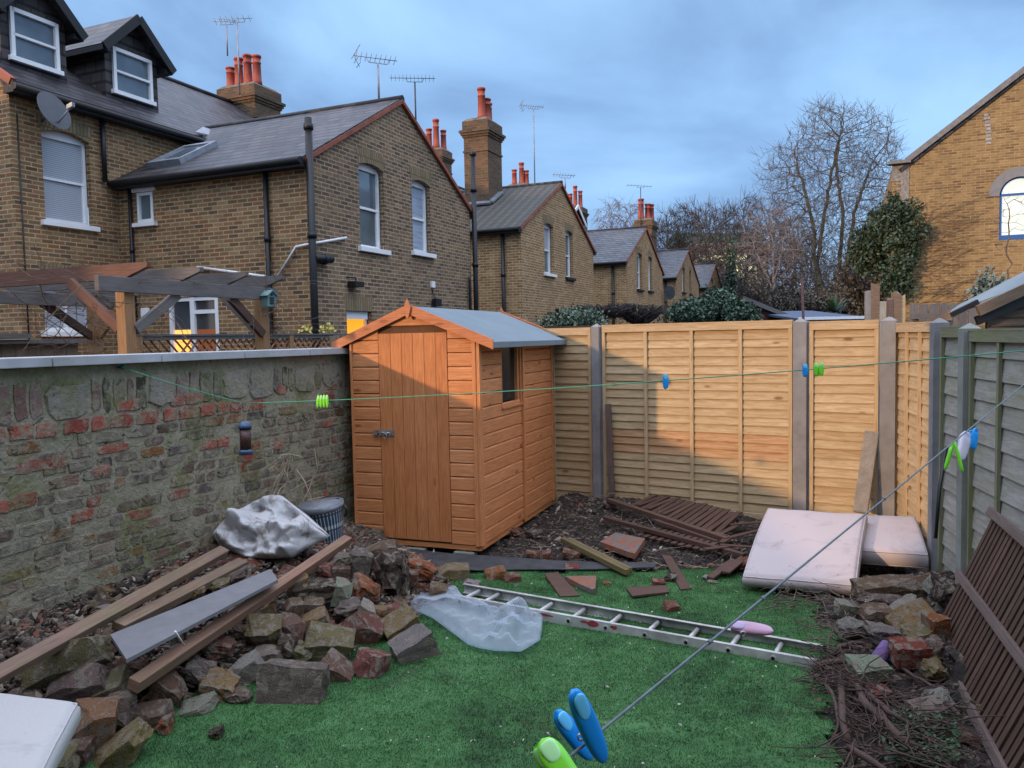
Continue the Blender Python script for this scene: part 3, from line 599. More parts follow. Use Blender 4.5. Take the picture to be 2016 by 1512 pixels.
# ------------------------------------------------------------------ unseen houses added behind the viewer to shade the garden
U_ = az(142.6); V_ = az(232.6)
def shade_block(name, label, pts_uh, w0, depth, mat='stock'):
    t = thing(name, label, 'house', tuple(V_ * w0), 0)
    b_ = MB(); te = math.tan(math.radians(SUN_EL)); dz = w0 * te
    pts = [U_ * u + V_ * w0 + Z * max(h + dz, 0) for u, h in pts_uh]
    b_.prism(pts, V_ * depth); b_.build('wall', M[mat], t)
    # roof coping follows the same silhouette
    r = MB()
    top = [p for p in pts if p.z > .2]
    for p, q in zip(top, top[1:]):
        if abs((q - p).normalized().z) < .95 and (q - p).length > .4: r.beam(p + V_ * depth / 2 + Z * .01, q + V_ * depth / 2 + Z * .01, depth + .1, .02)
    r.build('roof', M['slate'], t)
    return t
shade_block('sun_blocker', 'added tall brick block out of view at the far left, blocking the sun', [(-17.2, -3), (-17.2, 6.2), (-6.62, 6.2), (-6.62, -3)], 12, 7)  # added out of view, its edge set to shape the sunlight
t = thing('unseen_own_house', 'unseen brick house directly behind the viewer, shaped to shade the right side', 'house', (0, -3, 0)); b_ = MB()  # unseen, its corner set to keep sun off the right fence
c0 = Vector((-3.96, .24, 0)); gd = az(113.4)
b_.prism([c0, c0 + gd * 9, c0 + gd * 9 + Z * 6, c0 + Z * 6], az(203.4) * 7); b_.build('wall', M['stock'], t)
# ================================================================== old garden wall
GD, GN, GW = az(23.4), az(113.4), -4.12
def GP(g, z, off=0): return GD * g + GN * (GW + off) + Z * z
def oldwallmat():
    m, t, b = newmat('patched_old_masonry'); at = node(t, 'ShaderNodeAttribute', attribute_name='rnd'); v = objv(t)
    n_ = nz(t, v, 2.2, 5, .65, .3); f = nz(t, v, 26, 5, .7); md = nz(t, v, 8, 5, .7, .6)
    mo = ramp(t, n_, [(.3, (.27, .25, .165)), (.5, (.34, .315, .235)), (.62, (.20, .21, .10)), (.75, (.37, .345, .28))])
    mo = mixc(t, .6, mo, ramp(t, f, [(.25, .45), (.75, 1.05)]), 'MULTIPLY')
    al = math_(t, 'MULTIPLY', at.outputs['Alpha'], 1.0)
    sm = ramp(t, md, [(.42, .05), (.56, .78)])
    c = mixc(t, .55, at.outputs['Color'], ramp(t, f, [(.2, .35), (.8, 1.1)]), 'MULTIPLY')
    isb = math_(t, 'GREATER_THAN', node(t, 'ShaderNodeSeparateColor', {0: at.outputs['Color']}).outputs[0], .003)
    c = mixc(t, sm, c, mo); c = mixc(t, isb, mo, c)
    dk = nz(t, v, 11, 4, .75, 1.2); c = mixc(t, ramp(t, dk, [(.60, 0.0), (.67, .75)]), c, (.03, .03, .022))
    wh = nz(t, v, 7, 6, .75, 2); c = mixc(t, ramp(t, wh, [(.64, 0.0), (.72, .5)]), c, (.32, .34, .33))
    t.links.new(c, b.inputs['Base Color']); b.inputs['Roughness'].default_value = .95; b.inputs['Specular IOR Level'].default_value = .15
    bump(t, b, math_(t, 'ADD', math_(t, 'ADD', f, md), math_(t, 'MULTIPLY', dk, -.8)), .8, .02); return m
M['oldwall'] = oldwallmat()
gw = thing('garden_wall', 'old patched brick garden wall with pale coping, a green line hooked to it', 'wall', tuple(GP(3, 0)))
w = MB(); nu, nv = 190, 34; g0, g1, zt = -1.5, 8.2, 1.69
idx = []
for j in range(nv + 1):
    for i in range(nu + 1):
        g, z_ = g0 + (g1 - g0) * i / nu, zt * j / nv; p = GP(g, z_)
        h = noise.noise(p * 3.1) * .012 + noise.noise(p * 11) * .007
        w.v.append(GP(g, z_, h - .004 + .012 * (z_ < .5) * (1 - z_ / .5)))
for j in range(nv):
    for i in range(nu):
        a = j * (nu + 1) + i; w.face([a, a + 1, a + nu + 2, a + nu + 1][::1], [(0, 0)] * 4, (0, 0, 0), 0, True)
w.box(GP(-3.8, zt / 2, -.11), GD * 2.35, GN * .10, Z * zt / 2, (0, 0, 0))
BK = GP(0, 0, -.22) - GP(0, 0)
w.poly([GP(g0, 0) + BK, GP(g0, zt) + BK, GP(g1, zt) + BK, GP(g1, 0) + BK], (0, 0, 0)); w.poly([GP(g0, zt), GP(g1, zt), GP(g1, zt) + BK, GP(g0, zt) + BK], (0, 0, 0)); w.poly([GP(g1, 0), GP(g1, 0) + BK, GP(g1, zt) + BK, GP(g1, zt)], (0, 0, 0))
rr = random.Random(5)
def vnear(x): return x * rr.uniform(.8, 1.2)
def blob(g, z_, hw, hh, col, k=14, lift=.012, sq=.72):
    i0 = len(w.v); P1, P2 = [], []
    base = noise.noise(GP(g, z_) * 3.1) * .012
    for q in range(k):
        a = 2 * math.pi * q / k + .3; c, s_ = math.cos(a), math.sin(a); r_ = 1 / max(abs(c), abs(s_)) ; r_ = 1 + (r_ - 1) * sq * 1.5; r_ *= rr.uniform(.80, 1.05)
        x, y = c * hw * r_, s_ * hh * r_
        P1.append(GP(g + x, z_ + y, base - .0025)); P2.append(GP(g + x * .95, z_ + y * .90, base + lift * rr.uniform(.6, 1.1)))
    w.v += P1 + P2 + [GP(g, z_, base + lift)]; 
    for q in range(k):
        q2 = (q + 1) % k
        w.face([i0 + q, i0 + q2, i0 + k + q2, i0 + k + q], [(0, 0)] * 4, col, 0, False); w.face([i0 + k + q, i0 + k + q2, i0 + 2 * k], [(0, 0)] * 3, col, 0, False)
RED = [(.33, .075, .05), (.38, .095, .065), (.28, .065, .05), (.36, .12, .085)]
BR = [(.22, .16, .125), (.18, .14, .115), (.26, .19, .145), (.21, .18, .15), (.27, .17, .125), (.15, .12, .12), (.24, .21, .165), (.19, .135, .11)]
OR = [(.34, .15, .055), (.30, .155, .06), (.24, .12, .05)]; YE = [(.27, .23, .10), (.30, .26, .14)]
row = 0
z_ = .05
while z_ < 1.27:
    rh = .072 * rr.uniform(.92, 1.1); g = .9 + rr.uniform(0, .2)
    while g < 6.3:
        L = rr.choice([.22, .21, .11, .105, .17, .2]) * rr.uniform(.9, 1.1); x = rr.random()
        col = rr.choice(BR) if x < .84 else rr.choice(RED) if x < .87 else rr.choice(OR) if x < .95 else rr.choice(YE)
        if rr.random() < .86: blob(g + L / 2, z_ + rh / 2 + rr.uniform(-.006, .006), L / 2 - .007, rh / 2 - .005, (lambda f_: tuple(c * f_ for c in col))(rr.uniform(.55, 1.0)), lift=rr.uniform(-.001, .0035), k=rr.choice([12, 14, 16]))
        g += L
    z_ += rh
g = 1.0
while g < 6.3:                                # the red course
    L = rr.choice([.14, .17, .12, .2]) * rr.uniform(.9, 1.1); zz = 1.345 - max(0, g - 4.2) * .005
    fade = .55 if g > 4.6 else 0
    if 3.3 < g < 5.6 and rr.random() < .5: blob(g + L / 2 + .05, zz + .09, L / 2 - .008, .038, rr.choice(RED), lift=.005)
    if g < 3.3 and rr.random() < .18: blob(g + L / 2 + .05, zz - .19, L / 2 + .02, .036, rr.choice(RED), lift=.005)
    if rr.random() > fade: blob(g + L / 2, zz, L / 2 - .006, .043, rr.choice(RED), lift=.005, sq=.85)
    if rr.random() < .25: blob(g + L / 2, zz - .3 + rr.uniform(-.1, .1), L / 2, .035, rr.choice(RED), lift=.005)
    g += L + rr.choice([0, 0, .02, .09 if g > 4 else 0])
g = .9
while g < 6.4:                                # tall stones and bricks on edge under the coping
    L = rr.choice([.07, .08, .25, .09, .3, .12, .08]) * rr.uniform(.85, 1.15)
    col = rr.choice([(.27, .255, .22), (.31, .29, .25), (.25, .24, .19)]) if L > .15 else rr.choice([(.15, .12, .11), (.2, .12, .11), (.05, .05, .035), (.13, .13, .07), (.24, .16, .15)])
    blob(g + L / 2, 1.50 + rr.uniform(-.01, .01), L / 2 - .008, .115 * rr.uniform(.85, 1.0), col, 13, .010 if L > .15 else .003, .8); g += L
w.build('masonry', M['oldwall'], gw)
cm = plain('pale_coping_concrete', (.42, .45, .49), .85, var=.2, scale=5, bmp=.2, col2=(.30, .32, .32))
cp = MB(); g = g0 - 4.5
while g < 8.0:
    L = .75; cp.box(GP(g + L / 2, 1.722, -.09), GD * (L / 2 - .003), GN * .165, Z * .0275 ); g += L
cpo = cp.build('coping', cm, gw, bevel=.005)
# green hook
hk = MB(); hp = hit(241, 723, GN, GW + .03); hk.tube([hp - GN * .05, hp], .008, 6); hk.lathe(hp - Z * .016, [(.004, 0), (.014, .008), (.018, .016), (.014, .026), (.004, .032)], 10); hk.build('line_hook', plain('green_hook', (.01, .16, .10), .4), gw)
# ================================================================== shed
SN, ST = az(20.75), az(110.75); SF, SC0 = 5.917, -2.5427
def SP(t_, d, z_): return ST * (SC0 + t_) + SN * (SF + d) + Z * z_
shed = thing('garden_shed', 'orange stained wooden garden shed with grey felt roof, bolted plank door and side window', 'shed', tuple(SP(-.58, .95, .03)))
WID, LEN, ZB, ZS, ZA = 1.177, 1.93, .10, 1.812, 2.055
am_ = -WID / 2
def roofz(t_): return ZS + (ZA - ZS) * (1 - abs(t_ - am_) / (WID / 2)) 
BH = .1137
def siding(mb, T0, dirv, outn, L0, L1, z0, z1, ztop=None, skip=None):
    """horizontal shiplap boards between L0..L1"""
    k = 0; zz = z0
    while zz < z1 - .01:
        za, zb = zz + .006, min(zz + BH, z1); segs = [(L0, L1)]
        if ztop:
            zb = min(zb, ZA - .004)
            if zb <= za: break
        if skip: segs = skip(segs, za, zb)
        for s0, s1 in segs:
            if s1 - s0 < .02: continue
            r_ = random.random(); th = .012
            cl2 = (lambda l, z_: max(am_ - (ZA - z_) / (ZA - ZS) * WID / 2, min(am_ + (ZA - z_) / (ZA - ZS) * WID / 2, l)) if z_ > ZS else l) if ztop else (lambda l, z_: l)
            P = lambda l, z_, o: T0 + dirv * cl2(l, z_) + outn * o + Z * z_
            f = lambda z_: [P(s0, z_, 0), P(s1, z_, 0)]
            prof = [(za, .0), (za, th), (zb - .014, th), (zb - .002, .003), (zb, 0)]
            off = random.uniform(0, 9)
            for (zA, oA), (zB, oB) in zip(prof, prof[1:]):
                i = len(mb.v); mb.v += [P(s0, zA, oA), P(s1, zA, oA), P(s1, zB, oB), P(s0, zB, oB)]
                fc = [i, i + 1, i + 2, i + 3]; uv = [(s0 + off, zA), (s1 + off, zA), (s1 + off, zB), (s0 + off, zB)]
                if (mb.v[i + 1] - mb.v[i]).cross(mb.v[i + 2] - mb.v[i + 1]).dot(outn) < -1e-9: fc, uv = fc[::-1], uv[::-1]
                mb.face(fc, uv, r_)
            for sx in (s0, s1): mb.poly([P(sx, z_, o) for z_, o in prof], r_)
        zz += BH; k += 1
body_ = MB(); T0 = SP(0, 0, 0)
doorL, doorR, doorT = -.905, -.255, 1.865
def skipdoor(segs, za, zb):
    out = []
    for s0, s1 in segs:
        if za < doorT - .01: out += [(s0, min(s1, doorL)), (max(s0, doorR), s1)]
        else: out.append((s0, s1))
    return out
siding(body_, T0, ST, -SN, -WID, -.035, ZB, ZA, True, lambda sg, za, zb: [(s0, min(s1, doorL)) for s0, s1 in sg] if za < doorT - .01 else [])
body_.build('front_cladding', M['shed_wood'], shed); body_ = MB()
siding(body_, T0, ST, -SN, -WID, -.035, ZB, ZA, True, lambda sg, za, zb: [(max(s0, doorR), s1) for s0, s1 in sg] if za < doorT - .01 else [])
body_.build('front_cladding', M['shed_wood'], shed); body_ = MB()
siding(body_, T0, ST, -SN, -WID, -.035, ZB, ZA, True, lambda sg, za, zb: [] if za < doorT - .01 else sg)
# dark backing for the whole front and sides (the studs and inner face)
body_.build('front_cladding', M['shed_wood'], shed)
ws0, ws1, wz0 = .50, 1.0, 1.20
sb_ = MB(); siding(sb_, T0, SN, ST, .03, 1.0, ZB, ZS - .0, False, lambda sg, za, zb: [(s0, min(s1, ws0)) for s0, s1 in sg] if za > wz0 - .02 else sg)
siding(sb_, T0, SN, ST, 1.05, LEN - .03, ZB, ZS, False); sb_.build('side_cladding', M['shed_wood'], shed)
bk = MB(); siding(bk, SP(-WID, 0, 0), SN, -ST, 0, LEN, ZB, ZS, False); siding(bk, SP(0, LEN, 0), ST, SN, -WID, 0, ZB, ZA, True); bk.build('rear_cladding', M['shed_wood'], shed)
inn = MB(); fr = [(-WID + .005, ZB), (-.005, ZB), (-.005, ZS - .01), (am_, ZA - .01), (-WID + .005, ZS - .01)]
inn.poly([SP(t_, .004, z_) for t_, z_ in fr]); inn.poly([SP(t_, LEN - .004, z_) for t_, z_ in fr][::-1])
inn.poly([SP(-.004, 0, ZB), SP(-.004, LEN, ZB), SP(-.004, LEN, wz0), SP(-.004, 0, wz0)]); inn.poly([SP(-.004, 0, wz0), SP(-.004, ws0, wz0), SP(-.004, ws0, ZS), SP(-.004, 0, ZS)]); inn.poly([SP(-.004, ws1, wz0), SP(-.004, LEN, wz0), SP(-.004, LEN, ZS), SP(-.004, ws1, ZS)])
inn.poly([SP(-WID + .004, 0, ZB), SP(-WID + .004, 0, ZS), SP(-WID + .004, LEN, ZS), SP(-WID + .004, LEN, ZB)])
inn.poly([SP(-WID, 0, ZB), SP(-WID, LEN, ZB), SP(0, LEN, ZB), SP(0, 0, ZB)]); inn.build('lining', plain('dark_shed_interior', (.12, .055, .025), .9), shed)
fl = MB(); fl.box(SP(am_, LEN / 2, ZB - .022), ST * (WID / 2 + .004), SN * (LEN / 2 + .004), Z * .02)
for t_ in (-WID + .15, am_, -.15): fl.box(SP(t_, LEN / 2, ZB - .058), ST * .022, SN * (LEN / 2 - .01), Z * .016)
fl.build('floor', M['shed_wood'], shed)
tr = MB(); tr.box(SP(-.019, -.018, (ZB + ZS) / 2 + .0), ST * .0165, SN * .008, Z * (ZS - ZB) / 2); tr.box(SP(.012, .012, (ZB + ZS) / 2), ST * .0165, SN * .028, Z * ((ZS - ZB) / 2 + .0)); tr.build('corner_trim', M['shed_wood'], shed, bevel=.002); tr = MB()
tr.box(SP(.022, 1.025, (ZB + ZS) / 2 - .005), ST * .012, SN * .024, Z * ((ZS - ZB) / 2 + .012)); tr.build('cover_strip', M['shed_wood'], shed, bevel=.002); tr = MB(); tr.box(SP(.018, LEN - .015, (ZB + ZS) / 2), ST * .010, SN * .018, Z * (ZS - ZB) / 2); tr.build('corner_trim', M['shed_wood'], shed, bevel=.002); tr = MB()
tr.box(SP(-WID + .008, -.018, (ZB + ZS) / 2), ST * .010, SN * .008, Z * (ZS - ZB) / 2)
tr.build('corner_trim', M['shed_wood'], shed, bevel=.002)
wf = MB(); wf.box(SP(.008, (ws0 + ws1) / 2, wz0 - .006), ST * .022, SN * (.252), Z * .008); wf.box(SP(.004, ws1 - .016, (wz0 + ZS) / 2), ST * .014, SN * .014, Z * (ZS - wz0) / 2); wf.box(SP(.004, ws0 + .008, (wz0 + ZS) / 2), ST * .010, SN * .008, Z * (ZS - wz0) / 2)
wf.box(SP(-.02, ws1 - .045, (wz0 + ZS) / 2), ST * .02, SN * .016, Z * (ZS - wz0) / 2)
wfo = wf.build('window_frame', M['shed_wood'], shed); pn = MB(); pn.box(SP(-.035, (ws0 + ws1) / 2, (wz0 + ZS) / 2), ST * .003, SN * .25, Z * ((ZS - wz0) / 2)); pn.build('pane', glassmat('shed_window_pane', (.02, .022, .028), .12, spec=.5), wfo)
# door
d_ = MB(); xs = [doorL + .004]; 
nb = 6; edges = [doorL + .004, doorL + .12] + [doorL + .12 + (doorR - doorL - .124) * k / 5 for k in range(1, 6)]
for a, b_ in zip(edges, edges[1:]): d_.box(SP((a + b_) / 2, -.006, (ZB + .01 + doorT) / 2), ST * ((b_ - a) / 2 - .0013), SN * .010, Z * ((doorT - ZB - .01) / 2 - .004))
do = d_.build('door', M['shed_door'], shed, bevel=.002)
bo = MB(); c = SP(-.84, -.022, 1.02); bo.box(c, ST * .072, SN * .0025, Z * .024); bo.tube([c - ST * .11 - SN * .012, c + ST * .05 - SN * .012], .006, 8)
for s_ in (-.05, .0, .05): bo.box(c + ST * s_ - SN * .010, ST * .008, SN * .012, Z * .016)
bo.box(SP(-.945, -.030, 1.02), ST * .022, SN * .010, Z * .02); 
ring = [c - SN * .028 - Z * .025 + ST * (.016 * math.cos(a)) + Z * (.022 * math.sin(a)) for a in [k * math.pi / 6 for k in range(13)]]; bo.tube(ring, .0035, 6, caps=False)
bo.build('bolt', M['metal'], do)
# roof
ov = .155; sl_ = (2.085 - 1.775) / (WID / 2 + ov)
rf = MB(); zE = 1.775
for s_ in (-1, 1):
    e = am_ + s_ * (WID / 2 + ov); n_ = 10
    r_ = MB()
    p0, p1, p2, p3 = SP(e, -.032, zE), SP(e, LEN + .10, zE), SP(am_, LEN + .10, 2.085), SP(am_, -.032, 2.085)
    slab(rf, p0, p1, p2, p3, .016) if s_ > 0 else slab(rf, p0, p3, p2, p1, .016)
    rf.box(SP(e + s_ * .003, LEN / 2 + .034, zE - .024), SN * (LEN / 2 + .065), ST * .004, Z * .026)
def feltmat():
    m, t, b = newmat('mineral_felt'); v = objv(t); f = nz(t, v, 180, 3, .8); g_ = nz(t, v, 3, 4, .6)
    c = mixc(t, ramp(t, g_, [(.3, 0.0), (.7, 1.0)]), (.155, .20, .23), (.19, .24, .27)); c = mixc(t, .5, c, ramp(t, f, [(.2, .5), (.8, 1.2)]), 'MULTIPLY')
    t.links.new(c, b.inputs['Base Color']); b.inputs['Roughness'].default_value = .85; bump(t, b, math_(t, 'ADD', f, math_(t, 'MULTIPLY', g_, 3)), .5, .006); return m
M['felt'] = feltmat(); rf.build('roof', M['felt'], shed, bevel=.004)
bg = MB()
for d in (-.034, LEN + .115):
    for s_ in (-1, 1):
        a = SP(am_ + s_ * .0, d, 2.06); b_ = SP(am_ + s_ * (WID / 2 + ov + .008), d, 1.755)
        z2 = Z * .041
        q = [a + z2, a - z2, b_ - z2 * .95, b_ + z2]; bg = MB(); bg.prism(q, SN * .016 * (-1 if d < 0 else 1)); bg.build('bargeboard', M['bargeboard'], shed, bevel=.002)
for d in (-.056, LEN + .14):
    fn = MB(); c = SP(am_, d, 2.06); fn.prism([c + Z * .085, c + ST * .032 + Z * .01, c + ST * .010 - Z * .075, c - ST * .010 - Z * .075, c - ST * .032 + Z * .01], -SN * .014); fn.build('finial', M['bargeboard'], shed)
for k, t_ in enumerate((-1.02, -.60, -.15)):
    o = MB(); o.box(Vector((0, 0, 0)), Vector((.09, 0, 0)), Vector((0, .045, 0)), Vector((0, 0, .032))); p = SP(t_, .02, .010)
    q = o.build('paving_block', M['concrete_old'], None, bevel=.006, local=True); q.location = p; q.rotation_euler = (0, 0, -math.radians(20.75)); MW[q.name] = Matrix()
    tag(q, ['grey block under the shed corner next to the garden wall', 'grey block under the middle of the shed door', 'grey block under the near right shed corner'][k], 'block', 'grey blocks under the shed front')
# ================================================================== fences
FN, FT, FD = az(31.7), az(121.7), 7.3267
def FP(s_, z_, off=0): return FT * s_ + FN * (FD - off) + Z * z_      # off towards the viewer
def panel(name, label, P, T, Nn, s0, s1, z0, z1, frame, board, nb, bh=.080, group=None, bats=3, red=None, cap=True, both=True, stag=0):
    """lap panel: boards facing the viewer; P(s,z,off)"""
    t = thing(name, label, 'fence panel', tuple(P((s0 + s1) / 2, z0)), 0, group)
    b = MB(); zz = z0 + .02
    while zz < z1 - .06:
        zb = min(zz + bh, z1 - .05); r_ = random.random(); wob = random.uniform(-.004, .004)
        c = P((s0 + s1) / 2, (zz + zb) / 2 + .006, .004 + .006); tilt = .0075
        X = T * (s1 - s0) / 2 * .985 + Z * wob; Yv = (Z * (zb - zz + .016) / 2 + Nn * tilt)
        b.box(c, X, Yv, Nn * .0050, r_, 1 if red and red[0] < (zz + zb) / 2 < red[1] else 0); zz += bh * random.uniform(.94, 1.06)
    b.build('boards', [M[board], M['fence_red']], t)
    f = MB()
    for s_ in (s0 + .016, s1 - .016): f.box(P(s_, (z0 + z1) / 2, .028), T * .016, Z * (z1 - z0) / 2, Nn * .014)
    for k in range(bats): f.box(P(s0 + (s1 - s0) * (k + 1) / (bats + 1), (z0 + z1) / 2 - .03, .030), T * .017, Z * ((z1 - z0) / 2 - .035), Nn * .010)
    f.box(P((s0 + s1) / 2, z1 - .032, .034), T * (s1 - s0) / 2, Z * .033, Nn * .010)
    if cap: f.box(P((s0 + s1) / 2, z1 + .005, .01), T * (s1 - s0) / 2, Z * .006, Nn * .036)
    f.build('frame', M[frame], t); return t
def post(label, P, T, Nn, s_, z1, w=.05, d=.05, mat='concrete', group='concrete fence posts', off=0.03, h0=-.1):
    t = MB(); c = P(s_, 0, off); b0, b1 = h0, z1 - .035
    Q = [(-w, -d), (-w * .45, -d), (-w * .45, -d * .55), (w * .45, -d * .55)]
    p = [c + T * a + Nn * b for a, b in ((-w, -d), (w, -d), (w, d), (-w, d))]
    for k in range(4): t.poly([p[k] + Z * b0, p[(k + 1) % 4] + Z * b0, p[(k + 1) % 4] + Z * b1, p[k] + Z * b1])
    top = c + Z * z1
    for k in range(4): t.poly([p[k] + Z * b1, p[(k + 1) % 4] + Z * b1, top])
    o = t.build('concrete_post', M[mat], None, bevel=.005, loc=tuple(c)); tag(o, label, 'fence post', group); return o
fg = 'new wooden lap fence panels'
panel('fence_panel', 'pale wooden lap panel partly hidden behind the shed', FP, FT, FN, -5.35, -3.55, .10, 1.885, 'fence_frame', 'fence_wood', 20, group=fg)
panel('fence_panel', 'pale wooden lap panel with reddish lower boards in the middle of the back fence', FP, FT, FN, -3.425, -1.575, .14, 1.905, 'fence_frame', 'fence_wood', 20, group=fg, red=(.66, .86))
panel('fence_panel', 'narrow pale lap panel behind the leaning stone slab', FP, FT, FN, -1.43, -.875, .12, 1.885, 'fence_frame', 'fence_wood', 20, group=fg, bats=0)
post('concrete post nearest the shed in the back fence', FP, FT, FN, -3.485, 1.935, .042, .05); post('concrete post between the wide and the narrow back panels', FP, FT, FN, -1.505, 1.93, .056, .05)
post('concrete post left of the pair in the fence corner', FP, FT, FN, -.80, 1.92, .058, .05)
gb = MB(); gb.box(FP(-2.5, .07, .0), FT * 1.03, Z * .075, FN * .022); gb.box(FP(-1.15, .06, .0), FT * .3, Z * .065, FN * .022); gb.box(FP(-4.45, .06, .0), FT * .95, Z * .065, FN * .022); o = gb.build('gravel_board', M['fence_frame'], None, loc=tuple(FP(-2.4, 0))); tag(o, 'low wooden gravel board along the foot of the back fence', 'board')
NF, FF_, DR = az(102.35), az(12.35), 1.7464
def RP(s_, z_, off=0): return FF_ * s_ + NF * (DR - off) + Z * z_
post('concrete post right of the pair in the fence corner', RP, FF_, NF, 7.30, 1.92, .04, .045)
panel('fence_panel', 'narrow new lap panel at the corner between two concrete posts', RP, FF_, NF, 6.10, 7.16, .15, 1.852, 'fence_frame', 'fence_wood', 20, group=fg, bats=2, bh=.10)
post('concrete post between the new panel and the mossy grey panels', RP, FF_, NF, 6.02, 1.885, .048, .05, off=.02)
gg = 'weathered grey lap panels on the right'
panel('fence_panel', 'green stained narrow grey lap panel next to the new panel', RP, FF_, NF, 5.49, 5.93, .05, 1.815, 'grey_frame', 'grey_fence', 13, .13, gg, 0)
post('mossy concrete post between the grey panels', RP, FF_, NF, 5.42, 1.84, .05, .05, 'concrete_old', off=.02)
panel('fence_panel', 'wide weathered grey lap panel behind the leaning slatted panel', RP, FF_, NF, 3.55, 5.36, .05, 1.79, 'grey_frame', 'grey_fence', 13, .13, gg, 3)
post('mossy concrete post at the right edge of the picture', RP, FF_, NF, 3.46, 1.84, .05, .05, 'concrete_old', off=.02)
panel('fence_panel', 'weathered grey lap panel nearest the viewer', RP, FF_, NF, 1.6, 3.40, .05, 1.79, 'grey_frame', 'grey_fence', 13, .13, gg, 3)
# leaning stone slab and narrow old post
o = MB(); a, b_ = hit(1700, 1000, FN, FD - .22), hit(1717, 850, FN, FD - .06); a.z = .1 if a.z < .1 else a.z
o.beam(hit(1694, 1010, FN, FD - .30), b_, .115, .045, FN); q = o.build('stone_slab', plain('lichen_grey_stone', (.27, .24, .21), .9, var=.3, scale=12, bmp=.8, col2=(.17, .155, .13)), None, bevel=.01, loc=tuple(a)); tag(q, 'tall narrow mottled stone slab leaning against the back fence', 'slab')
o = MB(); a = hit(1205, 978, FN, FD - .09); b_ = hit(1197, 795, FN, FD - .08); o.beam(a, b_, .055, .04, FN); q = o.build('wooden_stake', M['dark_rail'], None, bevel=.004, loc=tuple(a)); tag(q, 'dark old wooden stake standing beside the first concrete post', 'stake')
o = MB(); o.tube([hit(1842, 1060, NF, DR - .25), hit(1850, 960, NF, DR - .2), hit(1864, 880, NF, DR - .12)], .011, 6); q = o.build('metal_rod', M['black'], None); tag(q, 'thin dark rod leaning in the fence corner', 'rod')
# ================================================================== pergola and trellis next door
pg = thing('garden_pergola', 'weathered wooden pergola over the neighbouring garden, one post lit orange', 'pergola', tuple(WP(5, -5.5, 0)))
for a, n_, m_, zt_ in ((4.315, -4.9, 'pergola_post', 2.30), (5.80, -4.9, 'pergola_post', 2.30), (5.45, -6.6, 'pergola_post', 2.28), (3.55, -6.6, 'pergola_grey', 2.28)):
    o = MB(); o.box(WP(a, n_, zt_ / 2), A * .046, NB * .046, Z * zt_ / 2); o.build('post', M[m_], pg, bevel=.004)
o = MB(); o.box(WP(4.97, -4.83, 2.245), A * .95, NB * .022, Z * .055); o.build('beam', M['pergola_grey'], pg, bevel=.003)
o = MB(); o.box(WP(4.65, -6.55, 2.23), A * 1.15, NB * .022, Z * .055); o.build('beam', M['pergola_grey'], pg, bevel=.003)
for k, (a, m_) in enumerate(((4.385, 'pergola_red'), (4.90, 'pergola_grey'), (5.42, 'pergola_grey'), (5.89, 'pergola_grey'))):
    o = MB(); z0_, z1_ = 2.30, 2.415; n0 = -4.72
    q = [WP(a - .02, n0, z1_), WP(a - .02, n0 - .005, z1_ - .035), WP(a - .02, n0 - .26, z0_), WP(a - .02, -6.95, z0_), WP(a - .02, -7.2, z1_)]
    o.prism(q, A * .042); o.build('rafter', M[m_], pg, bevel=.003)
def brace(a0, n0, z0, a1, n1, z1, m_):
    o = MB(); o.beam(WP(a0, n0, z0), WP(a1, n1, z1), .04, .075, Z if abs(a1 - a0) + abs(n1 - n0) > .1 else A); o.build('brace', M[m_], pg, bevel=.003)
brace(4.30, -4.95, 1.93, 4.30, -5.45, 2.30, 'pergola_red'); brace(4.36, -4.86, 1.92, 4.78, -4.86, 2.2, 'pergola_grey'); brace(5.76, -4.86, 1.88, 5.36, -4.86, 2.2, 'dark_slat')
brace(5.41, -6.6, 1.9, 4.9, -6.6, 2.22, 'dark_slat'); brace(5.45, -6.55, 1.9, 5.45, -6.1, 2.3, 'pergola_post'); brace(5.80, -4.95, 1.9, 5.80, -5.4, 2.3, 'pergola_grey')
def twigs(mb, start, n, L, spread, r=.003, seed=0, up=.2, segs=7):
    rr2 = random.Random(seed)
    for i in range(n):
        p = Vector(start) + Vector([rr2.uniform(-1, 1) * spread[k] for k in range(3)]); d = Vector([rr2.uniform(-1, 1), rr2.uniform(-1, 1), rr2.uniform(-.6, 1) * .7 + up]).normalized(); pts = [p]
        for k in range(segs):
            d = (d + Vector([rr2.uniform(-1, 1) for _ in range(3)]) * .45).normalized(); p = p + d * L / segs; pts.append(p)
        mb.tube(pts, [r * (1 - .7 * k / segs) for k in range(segs + 1)], 4, caps=False)
M['twig'] = plain('dry_twig', (.17, .12, .085), .85, var=.3, scale=20); M['straw'] = plain('straw_stem', (.46, .38, .27), .8, var=.2, scale=20)
tw = MB(); twigs(tw, WP(5.8, -4.75, 2.15), 26, .55, (.12, .12, .3), .004, 3, -.1); twigs(tw, WP(4.9, -6.2, 2.1), 26, .6, (.3, .4, .3), .004, 4, -.2); twigs(tw, WP(4.2, -5.3, 2.2), 30, .8, (.6, .6, .15), .004, 5, -.3); twigs(tw, WP(5.45, -6.5, 1.95), 16, .4, (.15, .15, .2), .004, 6, 0)
q = tw.build('climbing_vine', M['twig'], None, loc=tuple(WP(5, -5.5, 1.8))); tag(q, 'bare twining vine stems hanging about the pergola posts', 'vine')
bh = thing('bird_house', 'small turquoise bird house hung on the right pergola post', 'bird house', tuple(hit(523, 590, NB, -4.80)))
c = hit(522, 591, NB, -4.80); e = (NB + A * -.2).normalized(); s_ = e.cross(Z)
o = MB(); hw, hh = .045, .06
o.prism([c - s_ * hw - Z * hh, c + s_ * hw - Z * hh, c + s_ * hw + Z * hh * .6, c + Z * hh * 1.3, c - s_ * hw + Z * hh * .6], e * .09)
